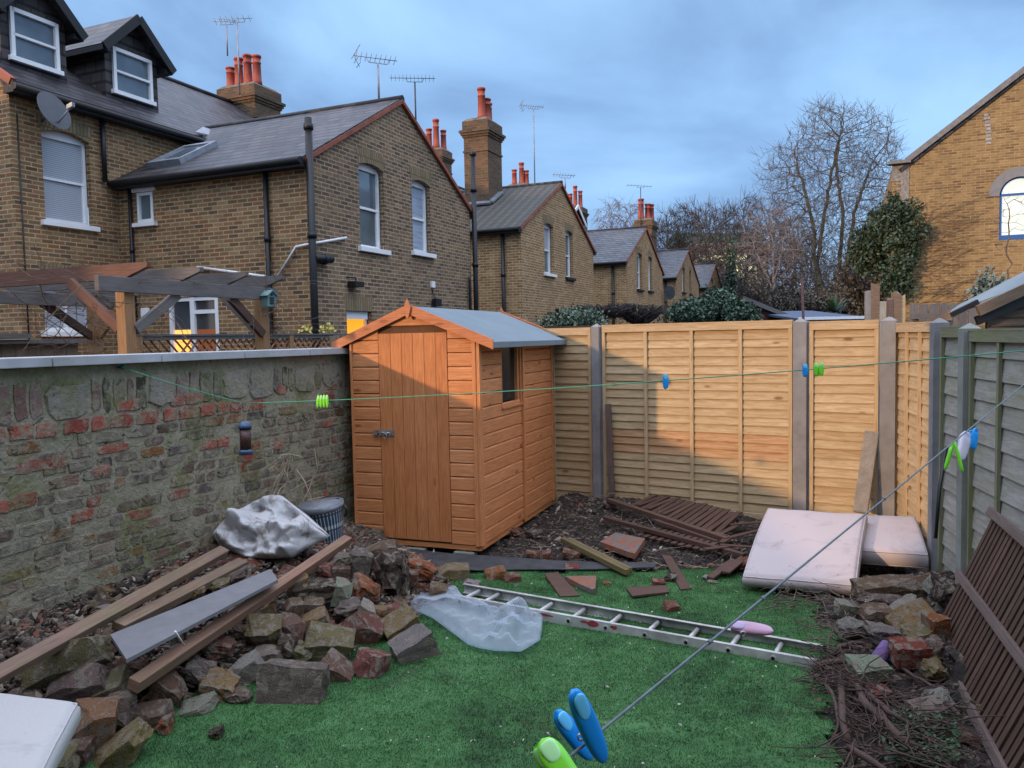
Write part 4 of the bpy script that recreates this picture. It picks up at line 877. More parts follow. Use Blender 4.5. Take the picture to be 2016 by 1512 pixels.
tq = plain('turquoise_paint', (.12, .23, .23), .6, var=.15, scale=15); o.build('box', tq, bh)
o = MB(); top = c + Z * hh * 1.45
for k in (-1, 1): slab(o, top - e * .02, top + e * .11, top + e * .11 + s_ * k * hw * 1.4 - Z * .05, top - e * .02 + s_ * k * hw * 1.4 - Z * .05, .008)
o.build('roof', tq, bh); o = MB()
for z2 in (-.03, -.008, .014): o.box(c + e * .093 + Z * z2, s_ * .022, Z * .007, e * .004)
o.tube([c + e * .088 + Z * .045, c + e * .095 + Z * .045], .012, 10); o.build('opening', M['black'], bh)
trl = thing('trellis_fence', 'brown diamond trellis fence with grey top rail behind the garden wall', 'trellis', tuple(WP(7.2, -6.9, 0)))
def TP(a, z_, o_=0): return WP(a, -6.9 + o_, z_)
f = MB(); a0, a1, zt_, zb_ = 6.15, 10.2, 1.90, 1.1
f.box(TP((a0 + a1) / 2, zt_ - .02), A * (a1 - a0) / 2, NB * .03, Z * .022); f.box(TP((a0 + a1) / 2, zt_ + .012), A * (a1 - a0) / 2, NB * .045, Z * .010); f.build('top_rail', M['pergola_grey'], trl)
f = MB()
for x in (6.2, 8.05, 8.7, 9.9): f.box(TP(x, zt_ / 2), A * .04, NB * .04, Z * zt_ / 2)
f.build('post', M['pergola_post'], trl)
f = MB(); x = a0
while x < a1:
    f.beam(TP(x, zb_, .01), TP(x + .8, zt_ - .04, .01), .008, .028, NB); f.beam(TP(x + .8, zb_, -.01), TP(x, zt_ - .04, -.01), .008, .028, NB); x += .115
f.build('lattice', M['trellis'], trl)
f = MB(); f.box(TP((a0 + a1) / 2, .55, -.03), A * (a1 - a0) / 2, NB * .015, Z * .55); f.build('boards', M['trellis'], trl)
fb = thing('board_fence', 'low grey boarded fence left of the trellis', 'fence', tuple(WP(4, -7.3, 0)))
f = MB(); x = 1.5
while x < 6.1: f.box(WP(x, -7.6, .92 + random.uniform(-.01, .01)), A * .068, NB * .01, Z * .93); x += .14
f.build('boards', M['old_board'], fb); f = MB(); f.box(WP(3.8, -7.55, 1.865), A * 2.3, NB * .04, Z * .02); f.box(WP(5.0, -7.53, 1.92), A * .45, NB * .05, Z * .025); f.build('top_rail', M['pergola_grey'], fb)
fb2 = thing('board_fence', 'short pale paling fence end peeping over the wall left of the shed', 'fence', tuple(hit(680, 665, GN, -4.9)))
f = MB(); 
for k in range(9): 
    p = hit(655 + k * 9, 662, GN, -4.75); p.z = 0; f.box(p + Z * (.93 + (k % 3) * .006), GD * .05, GN * .009, Z * .93)
f.build('boards', M['old_board'], fb2)
rr3 = random.Random(2)
for (px_, py_, n_, lab_) in ((600, 648, 24, 'small low clump of yellow flowers above the trellis near the soil pipe'), (645, 645, 46, 'larger clump of yellow flowers above the trellis left of the shed')):
    fl = MB()
    for k in range(n_):
        p = hit(px_ + rr3.uniform(-14, 14), py_ + rr3.uniform(-5, 7), NB, -7.4); u = Vector([rr3.uniform(-1, 1) for _ in range(3)]).normalized(); v_ = u.orthogonal().normalized(); fl.poly([p, p + u * .035 + v_ * .02, p + u * .06, p + u * .035 - v_ * .02])
    q = fl.build('flower_clump', plain('yellow_petals', (.62, .55, .10), .6), None, loc=tuple(hit(px_, 648, NB, -7.4))); tag(q, lab_, 'flowers', 'yellow flowers above the trellis')
# ================================================================== ground
def groundmat():
    m, t, b = newmat('dark_garden_soil'); v = objv(t); a = nz(t, v, 5, 6, .7); f = nz(t, v, 45, 5, .75)
    c = mixc(t, ramp(t, a, [(.3, 0.0), (.7, 1.0)]), (.018, .014, .012), (.045, .035, .029)); c = mixc(t, .7, c, ramp(t, f, [(.25, .35), (.8, 1.35)]), 'MULTIPLY')
    fl = nz(t, v, 70, 2, .5); c = mixc(t, ramp(t, fl, [(.70, 0.0), (.74, .7)]), c, (.16, .13, .11))
    t.links.new(c, b.inputs['Base Color']); b.inputs['Roughness'].default_value = .95; bump(t, b, math_(t, 'ADD', f, a), 1.0, .03); return m
M['soil'] = groundmat()
g = MB(); R = 900
g.poly([(-R, -R, -.03), (R, -R, -.03), (R, R, -.03), (-R, R, -.03)]); gr = g.build('ground', M['soil']); tag(gr, 'bare dark earth under and beyond the gardens', 'ground', kind='structure')
def garden_h(x, y):
    h = 0.0
    # mound of earth by the back fence
    d = Vector((x, y, 0)).dot(FN); back = max(0, min(1, (d - 5.55) / 1.5)); left = max(0, min(1, (2.9 - x) / 1.6))
    h += .17 * back * back * (.25 + .75 * left)
    p = Vector((x, y, 0)); k = max(0, min(1, (d - 5.2) / .6))
    h += k * (noise.noise(p * 2.3) * .035 + noise.noise(p * 7) * .02 + noise.noise(p * 21) * .012)
    sx = p.dot(ST) - SC0; sy = p.dot(SN) - SF
    if -1.35 < sx < .12 and -.1 < sy < 2.1: h = min(h, .02)
    return h
WG = [(1.5, .9), (2.2, 1.05), (2.9, 1.15), (3.6, 1.38), (4.3, 1.66), (4.9, 1.62), (5.3, 1.35), (5.6, .8), (6.1, .35), (6.4, .2)]
def lerp1(t, x):
    if x <= t[0][0]: return t[0][1]
    for (a, b_), (c, d) in zip(t, t[1:]):
        if x <= c: return b_ + (d - b_) * (x - a) / (c - a)
    return t[-1][1]
HG = [(1.5, .36), (3.0, .38), (4.4, .42), (5.0, .40), (5.5, .30), (6.0, .18), (6.4, .08)]
def pile_h(x, y):
    p = Vector((x, y, 0)); gg_, dw = p.dot(GD), p.dot(GN) - GW
    w_ = lerp1(WG, gg_)
    if dw > w_ or dw < -.05 or gg_ > 6.6: return 0
    return lerp1(HG, gg_) * (1 - (max(dw, 0) / w_) ** 1.7)
RCX, RCY = 2.05, 4.75
def right_h(x, y):      # small heap of rubble along the right fence
    p = Vector((x, y, 0)); f_, dn = p.dot(FF_), DR - p.dot(NF)
    if dn < 0 or f_ < 3.2 or f_ > 6.1: return 0
    w_ = .95 if f_ > 4.2 else .6
    return max(0, .22 * (1 - (dn / w_) ** 1.5)) * min(1, (6.1 - f_) / .4) if dn < w_ else 0
def surf_h(x, y): return max(garden_h(x, y), pile_h(x, y) - .06, right_h(x, y) - .03)
s = MB(); nx, ny = 150, 150; x0, x1, y0, y1 = -3.6, 4.2, 1.2, 9.6
for j in range(ny + 1):
    for i in range(nx + 1):
        x, y = x0 + (x1 - x0) * i / nx, y0 + (y1 - y0) * j / ny; p = Vector((x, y, 0))
        h = surf_h(x, y)
        if pile_h(x, y) > .05 or right_h(x, y) > .03: h += noise.noise(p * 9) * .03
        s.v.append(Vector((x, y, h)))
for j in range(ny):
    for i in range(nx):
        a = j * (nx + 1) + i; s.face([a, a + 1, a + nx + 2, a + nx + 1], [(0, 0)] * 4, .5, 0, True)
so2 = s.build('soil', M['soil']); tag(so2, 'dug over dark soil and heaped debris of the garden floor', 'soil', kind='structure')
# ------------------------------------------------------------------ artificial lawn
def lawnmat(nm, base):
    m, t, b = newmat(nm); v = objv(t); at = node(t, 'ShaderNodeAttribute', attribute_name='rnd')
    a = nz(t, v, 1.6, 5, .65, .4); f = nz(t, v, 9, 4, .7)
    c = ramp(t, math_(t, 'ADD', math_(t, 'MULTIPLY', a, .6), math_(t, 'MULTIPLY', f, .4)), [(.34, (.016, .050, .015)), (.5, (.040, .122, .038)), (.66, (.078, .20, .074))])
    dm = nz(t, v, 2.3, 6, .75, 1.0); c = mixc(t, ramp(t, dm, [(.56, 0.0), (.72, .65)]), c, (.045, .055, .028))
    if not base: c = mixc(t, 1.0, c, ramp(t, at.outputs['Fac'], [(0, 1.0), (1, 1.5)]), 'MULTIPLY')
    t.links.new(c, b.inputs['Base Color']); b.inputs['Roughness'].default_value = .7; b.inputs['Specular IOR Level'].default_value = .25
    if base: bump(t, b, nz(t, v, 120, 3, .7), .6, .01)
    return m
lawn = [(-2.6, 1.3), (-2.35, 3.5), (-2.0, 4.7), (-1.35, 5.55), (-.75, 5.85), (-.2, 5.98), (.25, 5.95), (.75, 6.02), (1.05, 5.92), (1.4, 5.98), (1.72, 5.75), (1.95, 5.4), (2.0, 5.05), (1.86, 4.75), (1.93, 4.5), (1.66, 4.2), (1.55, 4.0), (1.62, 3.85), (1.47, 3.6), (1.38, 3.3), (1.32, 3.0), (1.22, 1.3)]
def inpoly(x, y, P):
    c = False; n = len(P)
    for i in range(n):
        a, b_ = P[i], P[i - 1]
        if (a[1] > y) != (b_[1] > y) and x < (b_[0] - a[0]) * (y - a[1]) / (b_[1] - a[1]) + a[0]: c = not c
    return c
lp = []
for i, (a, b_) in enumerate(zip(lawn, lawn[1:] + lawn[:1])):
    L = math.hypot(b_[0] - a[0], b_[1] - a[1]); n = max(1, int(L / .09))
    for k in range(n):
        x, y = a[0] + (b_[0] - a[0]) * k / n, a[1] + (b_[1] - a[1]) * k / n; q = Vector((x, y, 0)); lp.append((x + noise.noise(q * 4) * .08, y + noise.noise(q * 4 + Vector((9, 9, 9))) * .08))
def lawn_z(x, y):
    p = Vector((x, y, 0)); w_ = noise.noise(p * 1.7) * .014 + noise.noise(p * 5) * .005
    r1 = abs((x - .2) * .35 + (y - 3.55) - .12 * math.sin(x * 3)); w_ += .018 * math.exp(-(r1 / .035) ** 2) if x > .35 else 0
    return .022 + w_
lm = MB(); st = .045; gi = {}
xs_ = np.arange(-2.8, 2.2, st); ys_ = np.arange(1.2, 6.2, st); cell = {}
ins = {(i, j): inpoly(x, y, lp) for i, x in enumerate(xs_) for j, y in enumerate(ys_)}
def vid(i, j):
    if (i, j) not in gi: gi[(i, j)] = len(lm.v); x, y = xs_[i], ys_[j]; lm.v.append(Vector((x, y, max(lawn_z(x, y), .012))))
    return gi[(i, j)]
for i in range(len(xs_) - 1):
    for j in range(len(ys_) - 1):
        if ins[(i, j)] and ins[(i + 1, j)] and ins[(i, j + 1)] and ins[(i + 1, j + 1)]: lm.face([vid(i, j), vid(i + 1, j), vid(i + 1, j + 1), vid(i, j + 1)], [(0, 0)] * 4, .5, 0, True)
lo = lm.build('lawn', lawnmat('artificial_turf_backing', True)); tag(lo, 'green artificial lawn with creases and crumbs of rubble', 'lawn', kind='structure')
NBL = 210000; rg = np.random.default_rng(4); bx_ = rg.uniform(-2.4, 2.1, NBL * 2); by_ = rg.uniform(2.7, 6.1, NBL * 2)
# coarse inside test through the grid
ii = np.clip(((bx_ - xs_[0]) / st).round().astype(int), 0, len(xs_) - 1); jj = np.clip(((by_ - ys_[0]) / st).round().astype(int), 0, len(ys_) - 1)
inm = np.zeros((len(xs_), len(ys_)), bool)
for k, v_ in ins.items(): inm[k] = v_
zz_ = np.zeros((len(xs_), len(ys_)))
for i, x in enumerate(xs_):
    for j, y in enumerate(ys_): zz_[i, j] = max(lawn_z(x, y), .012)
ok = inm[ii, jj]; bx_, by_, ii, jj = bx_[ok], by_[ok], ii[ok], jj[ok]; n = len(bx_)
bz = zz_[ii, jj]; an = rg.uniform(0, 6.28, n); le = rg.uniform(.005, .011, n); wd = rg.uniform(.0012, .0024, n); lean = rg.normal(0, .35, (n, 2)) + np.array([.25, -.2])
V = np.zeros((n, 3, 3)); V[:, 0] = np.stack([bx_ - wd * np.cos(an), by_ - wd * np.sin(an), bz - .002], 1); V[:, 1] = np.stack([bx_ + wd * np.cos(an), by_ + wd * np.sin(an), bz - .002], 1)
V[:, 2] = np.stack([bx_ + lean[:, 0] * le, by_ + lean[:, 1] * le, bz + le], 1)
me = bpy.data.meshes.new('grass'); me.from_pydata(V.reshape(-1, 3), [], np.arange(n * 3).reshape(-1, 3).tolist()); ca = me.color_attributes.new('rnd', 'FLOAT_COLOR', 'CORNER')
rv = np.repeat(rg.uniform(0, 1, n), 3); ca.data.foreach_set('color', np.stack([rv, rv, rv, np.ones_like(rv)], 1).ravel()); me.materials.append(lawnmat('artificial_grass_fibre', False))
go = bpy.data.objects.new('grass', me); C.objects.link(go); tag(go, 'short green plastic fibres of the artificial lawn', 'artificial grass', kind='stuff')
# ------------------------------------------------------------------ stones
def rubmat():
    m, t, b = newmat('rubble'); oi = node(t, 'ShaderNodeObjectInfo'); v0 = node(t, 'ShaderNodeVectorMath', {0: node(t, 'ShaderNodeNewGeometry').outputs['Position'], 'Scale': 15.0}, operation='SCALE').outputs[0]; off = node(t, 'ShaderNodeCombineXYZ', {0: math_(t, 'MULTIPLY', oi.outputs['Random'], 50.0), 1: math_(t, 'MULTIPLY', oi.outputs['Random'], 23.0), 2: 0.0})
    v = node(t, 'ShaderNodeVectorMath', {0: v0, 1: off.outputs[0]}, operation='ADD').outputs[0]
    a = nz(t, v, 1.1, 5, .65, .5); f = nz(t, v, 9, 6, .75); d = nz(t, v, 3.5, 5, .7, 1)
    c = mixc(t, .75, oi.outputs['Color'], ramp(t, f, [(.25, .35), (.8, 1.35)]), 'MULTIPLY')
    mo = mixc(t, ramp(t, f, [(.3, 0.0), (.7, 1.0)]), (.42, .375, .31), (.20, .17, .14))
    c = mixc(t, ramp(t, a, [(.50, 0.0), (.57, .85)]), c, mo)
    c = mixc(t, ramp(t, d, [(.58, 0.0), (.68, .8)]), c, (.035, .028, .022))
    gm = nz(t, v, 1.7, 4, .7, 2); c = mixc(t, ramp(t, gm, [(.62, 0.0), (.70, .45)]), c, (.13, .145, .06))
    t.links.new(c, b.inputs['Base Color']); b.inputs['Roughness'].default_value = .95; b.inputs['Specular IOR Level'].default_value = .15
    bump(t, b, math_(t, 'ADD', f, math_(t, 'MULTIPLY', d, .8)), .8, .06); return m
M['rubble'] = rubmat()
def stone_mesh(seed, cuts=5, rough=.10, cub=True, sub=4):
    r_ = random.Random(seed); bm = bmesh.new(); bmesh.ops.create_cube(bm, size=2)
    for k in range(cuts):
        n_ = Vector([r_.uniform(-1, 1) for _ in range(3)]).normalized(); d = r_.uniform(.95, 1.25) if cub else r_.uniform(.75, 1.0)
        res = bmesh.ops.bisect_plane(bm, geom=bm.verts[:] + bm.edges[:] + bm.faces[:], plane_co=n_ * d, plane_no=n_, clear_outer=True)
        ed = [e for e in res['geom_cut'] if isinstance(e, bmesh.types.BMEdge)]
        if ed: bmesh.ops.contextual_create(bm, geom=ed)
    bmesh.ops.triangulate(bm, faces=bm.faces[:]); 
    for _ in range(sub):
        le_ = [e for e in bm.edges if e.calc_length() > .30]
        if not le_: break
        bmesh.ops.subdivide_edges(bm, edges=le_, cuts=1); bmesh.ops.triangulate(bm, faces=[f for f in bm.faces if len(f.verts) > 3])
    o_ = Vector((seed * 3.7, seed * 1.3, 0))
    for v in bm.verts:
        q = v.co * 1.6 + o_; dd = Vector((noise.noise(q), noise.noise(q + Vector((7, 0, 0))), noise.noise(q + Vector((0, 7, 0))))) * rough * 1.5
        q2 = v.co * 5 + o_; dd += Vector((noise.noise(q2), noise.noise(q2 + Vector((7, 0, 0))), noise.noise(q2 + Vector((0, 7, 0))))) * rough * .75; v.co += dd
    bmesh.ops.recalc_face_normals(bm, faces=bm.faces[:])
    me = bpy.data.meshes.new('stone'); bm.to_mesh(me); bm.free(); me.materials.append(M['rubble'])
    for p in me.polygons: p.use_smooth = False
    return me
BRK = [stone_mesh(s_, 3, .055) for s_ in range(1, 11)]; CHK = [stone_mesh(s_ + 40, 7, .16, False) for s_ in range(1, 8)]; RND = [stone_mesh(s_ + 80, 16, .22, False, 5) for s_ in range(1, 4)]
COL = dict((k_, tuple(min(.5, v_ * 1.22) for v_ in c_)) for k_, c_ in dict(red=(.24, .07, .045), orange=(.30, .11, .05), ochre=(.26, .175, .09), brown=(.18, .115, .08), grey=(.24, .205, .18), dark=(.085, .065, .055), pale=(.34, .31, .28), green=(.20, .175, .095), mint=(.30, .33, .24), ppl=(.10, .065, .14), redbr=(.21, .09, .065), gb=(.18, .145, .12)).items())
def cast(px, py, lift=0.0, hf=None):
    q = ray(px, py); hf = hf or surf_h; tt = 1.8 / -q.z * .35
    while tt < 40:
        p = EYE + q * tt
        if p.z <= hf(p.x, p.y) + lift: return p
        tt += .01
    return EYE + q * tt
def stone(name, label, cat, p, sz, col, rot, me, group):
    o = bpy.data.objects.new(name, me); C.objects.link(o); o.location = p; o.scale = [v / 2 for v in sz]; o.rotation_euler = rot; o.color = (*[c * random.uniform(.9, 1.1) for c in col], 1)
    return tag(o, label, cat, group)
def placed(lst, group, hf=surf_h):
    for (px, py, wpx, hpx, kind, col, rot, name, label) in lst:
        p = cast(px, py + hpx * .30, .02, hf); d = (p - EYE).dot(F_); w_ = wpx * d / F_PX; h_ = hpx * d / F_PX
        me = random.choice({'b': BRK, 'c': CHK, 'r': RND}[kind]); dep = min(w_, h_) * .9 if kind != 'b' else min(max(w_, h_) * .6, .13)
        p.z = max(p.z + h_ * .26, h_ * .36)
        stone(name, label, {'broken_brick': 'brick', 'masonry_block': 'rubble', 'concrete_lump': 'rubble', 'mortar_lump': 'rubble'}.get(name, 'rubble'), p, (w_, dep + .03, h_ * .85), COL[col], tuple(math.radians(a) for a in rot), me, group)
G1 = 'rubble heap along the garden wall'
placed([
 (580, 1345, 128, 92, 'b', 'gb', (-12, 4, -6), 'masonry_block', 'largest grey topped masonry block at the front of the heap on the lawn'),
 (730, 1306, 60, 58, 'b', 'redbr', (-14, 8, -22), 'broken_brick', 'red and grey brick half standing alone on the lawn edge'),
 (661, 1318, 66, 46, 'b', 'brown', (10, 40, 0), 'broken_brick', 'slim brown brick sliding off the heap beside the largest block'),
 (646, 1268, 88, 70, 'b', 'green', (20, 18, 12), 'masonry_block', 'moss covered block with two white chips on top'),
 (792, 1232, 66, 62, 'b', 'ochre', (25, -30, 20), 'masonry_block', 'yellowish block behind the grey green block next to the plastic sheet'),
 (815, 1272, 78, 62, 'b', 'grey', (10, -24, 25), 'masonry_block', 'large grey green masonry block on the lawn just below the plastic sheet'),
 (713, 1236, 64, 66, 'b', 'redbr', (20, 36, 15), 'broken_brick', 'grey brick with two red patches, tilted right of the heap middle'),
 (721, 1205, 36, 44, 'b', 'pale', (10, 30, 5), 'mortar_lump', 'small whitish mortar lump above the red patched brick'),
 (748, 1205, 26, 24, 'b', 'ochre', (5, 4, 10), 'broken_brick', 'small ochre brick end touching the dark red brick'),
 (775, 1203, 28, 26, 'b', 'redbr', (5, -8, 10), 'broken_brick', 'small dark red brick end left of the plastic sheet'),
 (772, 1124, 70, 92, 'r', 'dark', (0, 0, 0), 'concrete_lump', 'rough dark speckled round concrete lump standing in front of the shed'),
 (722, 1160, 54, 48, 'c', 'orange', (20, 20, 30), 'broken_brick', 'crumbling orange red brick left of the round concrete lump'),
 (674, 1166, 34, 54, 'b', 'mint', (10, 15, 10), 'mortar_lump', 'upright pale green mortar piece in the middle of the heap'),
 (682, 1197, 46, 36, 'c', 'gb', (10, 5, 30), 'mortar_lump', 'flaky grey brown piece under the pale green one'),
 (622, 1160, 78, 42, 'c', 'dark', (10, -4, 10), 'mortar_lump', 'wide dark mortar slab with pale flecks behind the heap middle'),
 (618, 1190, 40, 22, 'b', 'brown', (10, 3, 0), 'broken_brick', 'brown brick end under the dark mortar slab'),
 (578, 1200, 34, 46, 'b', 'brown', (8, 4, 25), 'broken_brick', 'squarish upright brown brick below the red timber'),
 (588, 1148, 42, 36, 'b', 'ochre', (15, -16, 20), 'broken_brick', 'ochre brick touching the underside of the red timber'),
 (624, 1222, 46, 38, 'b', 'ochre', (15, -20, 10), 'broken_brick', 'small yellow brown brick above the moss covered block'),
 (520, 1243, 66, 64, 'b', 'green', (35, 5, 10), 'masonry_block', 'flat mossy yellow green slab below the lower red timber'),
 (576, 1238, 52, 54, 'b', 'brown', (20, 10, 0), 'masonry_block', 'brown block right of the flat mossy slab'),
 (564, 1276, 38, 52, 'c', 'dark', (10, 5, 10), 'mortar_lump', 'jagged dark piece directly behind the largest block'),
 (598, 1283, 40, 38, 'c', 'green', (5, 0, 0), 'mortar_lump', 'rounded stone with a bright moss base behind the largest block'),
 (528, 1290, 50, 36, 'b', 'grey', (12, -10, 0), 'mortar_lump', 'pale grey piece with a small yellow spot left of the jagged dark piece'),
 (486, 1316, 58, 46, 'b', 'pale', (10, -26, 10), 'masonry_block', 'whitish faced brick at the heap front left of the largest block'),
 (436, 1352, 64, 58, 'c', 'ochre', (10, 10, 0), 'masonry_block', 'ochre and grey broken lump at the front of the heap'),
 (466, 1368, 60, 36, 'c', 'gb', (10, 8, 0), 'masonry_block', 'grey wedge shaped stone on the turf left of the largest block'),
 (672, 1106, 54, 46, 'c', 'grey', (15, -20, 0), 'masonry_block', 'grey stone just right of the upper end of the red timber'),
 (712, 1108, 44, 62, 'b', 'gb', (5, 10, 0), 'masonry_block', 'grey brown block with a red top edge in front of the shed'),
 (752, 1080, 62, 24, 'b', 'brown', (5, -22, 0), 'masonry_block', 'long brick slab sloping up toward the shed door'),
 (640, 1124, 28, 32, 'c', 'redbr', (5, 5, 0), 'broken_brick', 'small dark red brick under the red timber'),
 (672, 1126, 34, 30, 'b', 'brown', (5, 5, 10), 'broken_brick', 'small brown brick under the grey stone'),
 (828, 1120, 54, 40, 'c', 'orange', (10, 20, 0), 'broken_brick', 'yellow and red broken brick right of the round concrete lump'),
 (808, 1136, 30, 30, 'b', 'brown', (10, 5, 0), 'broken_brick', 'brown brick half between the concrete lump and the plastic sheet'),
 (862, 1162, 34, 26, 'b', 'brown', (10, 15, 0), 'broken_brick', 'brown brick just behind the top of the plastic sheet'),
 (130, 1300, 150, 92, 'b', 'green', (50, -28, 5), 'masonry_block', 'long flat green mossy slab leaning by the lower left plank'),
 (158, 1342, 100, 62, 'b', 'gb', (20, -25, 5), 'masonry_block', 'grey brown mortar slab under the long mossy slab'),
 (208, 1356, 88, 48, 'b', 'green', (20, -16, 5), 'masonry_block', 'dull green slab below the lower timber end'),
 (186, 1430, 76, 108, 'b', 'ochre', (10, 8, 20), 'masonry_block', 'tall upright ochre brick beside the white mattress corner'),
 (232, 1400, 54, 82, 'c', 'gb', (10, 5, 0), 'masonry_block', 'dark grey stone behind the upright ochre brick'),
 (232, 1478, 118, 48, 'b', 'ochre', (15, -34, 0), 'masonry_block', 'long ochre slab on the turf at the bottom left'),
 (150, 1478, 60, 60, 'b', 'brown', (10, 5, 0), 'masonry_block', 'brown block at the bottom left below the white mattress'),
 (105, 1502, 90, 44, 'b', 'green', (25, -20, 0), 'masonry_block', 'green slab corner at the lower left picture edge'),
 (300, 1412, 66, 50, 'b', 'brown', (12, -6, 0), 'masonry_block', 'brown block with an orange end left of the pale green strip'),
 (322, 1426, 28, 44, 'c', 'orange', (0, 0, 0), 'broken_brick', 'small bright orange crumb of brick against the brown block'),
 (388, 1392, 66, 24, 'b', 'mint', (10, -16, 0), 'mortar_lump', 'pale green mortar strip lying on the turf'),
 (334, 1356, 58, 56, 'b', 'brown', (15, 35, 0), 'masonry_block', 'brown diamond shaped brick under the lower timber'),
 (388, 1324, 54, 44, 'c', 'gb', (10, 20, 0), 'masonry_block', 'grey brown stone between the lower timber and the ochre lump'),
 (426, 1274, 60, 40, 'c', 'redbr', (10, 5, 0), 'broken_brick', 'reddish brown lump right under the red timber'),
 (258, 1316, 60, 34, 'c', 'redbr', (10, 5, 0), 'broken_brick', 'pinkish brick under the foot of the grey board'),
 (424, 1440, 26, 22, 'c', 'dark', (0, 0, 0), 'mortar_lump', 'lone small black crumb out on the green lawn'),
 (462, 1140, 58, 34, 'c', 'gb', (10, -20, 0), 'masonry_block', 'grey brown stone above the upper end of the grey board'),
 (384, 1168, 46, 30, 'c', 'ochre', (10, -20, 0), 'masonry_block', 'pale ochre stone between the dark plank and the grey board'),
 (430, 1152, 36, 30, 'c', 'green', (10, 10, 0), 'masonry_block', 'small greenish stone between the dark plank and the grey board'),
 (205, 1196, 26, 12, 'c', 'pale', (5, 5, 0), 'mortar_lump', 'small white chip lying by the garden wall foot'),
], G1, lambda x, y: max(pile_h(x, y), .0))
placed([
 (893, 1128, 60, 36, 'b', 'ochre', (5, 3, 8), 'broken_brick', 'neat ochre brown brick lying alone between the plastic sheet and the shed'),
 (976, 1131, 40, 26, 'b', 'orange', (5, -8, 10), 'broken_brick', 'orange brown brick above the top end of the ladder'),
 (1008, 1138, 30, 20, 'b', 'redbr', (5, 5, 10), 'broken_brick', 'smaller red brick right of the orange brown brick above the ladder'),
 (1048, 1092, 24, 16, 'b', 'redbr', (5, 5, 0), 'broken_brick', 'left one of two red bricks on the soil right of the shed'),
 (1074, 1092, 22, 16, 'b', 'redbr', (5, -5, 0), 'broken_brick', 'right one of two red bricks on the soil right of the shed'),
 (1124, 1092, 34, 18, 'b', 'redbr', (5, 15, 0), 'broken_brick', 'red brick left of the greenish split timber'),
 (1126, 1118, 26, 12, 'b', 'red', (5, 5, 0), 'broken_brick', 'flat red brick bit above the triangular paver'),
 (1321, 1195, 26, 22, 'b', 'redbr', (10, 10, 15), 'broken_brick', 'small brown brick cube alone on the grass behind the ladder'),
 (1195, 1148, 16, 10, 'c', 'orange', (5, 5, 0), 'broken_brick', 'tiny orange crumb on the lawn edge by the triangular paver'),
 (1296, 1147, 24, 14, 'b', 'redbr', (5, 5, 0), 'broken_brick', 'dull red chip left of the short dark plank'),
 (1318, 1137, 24, 20, 'c', 'dark', (5, 5, 0), 'mortar_lump', 'dark stone at the foot of the short dark plank'),
 (972, 1062, 22, 14, 'b', 'mint', (5, 5, 0), 'mortar_lump', 'pale green chip at the near shed corner'),
 (1010, 1048, 30, 18, 'c', 'redbr', (5, 5, 0), 'broken_brick', 'dark red brick half under the side of the shed'),
 (1050, 1050, 34, 18, 'c', 'gb', (5, 5, 0), 'mortar_lump', 'grey brown stone on the soil along the shed side'),
 (1458, 1112, 34, 20, 'c', 'red', (5, -20, 0), 'broken_brick', 'red tile piece left of the big mattress'),
 (1403, 1145, 18, 10, 'c', 'mint', (5, 5, 0), 'mortar_lump', 'small bluish shard left of the big mattress'),
 (1388, 1137, 12, 10, 'c', 'pale', (5, 5, 0), 'mortar_lump', 'small bright white shard left of the big mattress'),
 (1204, 993, 30, 14, 'c', 'gb', (5, 5, 0), 'mortar_lump', 'grey lump on the soil at the foot of the first fence post'),
 (930, 1150, 30, 16, 'c', 'pale', (0, 10, 0), 'mortar_lump', 'pale stone under the top end of the ladder'),
], 'loose bricks on the soil in front of the back fence', garden_h)
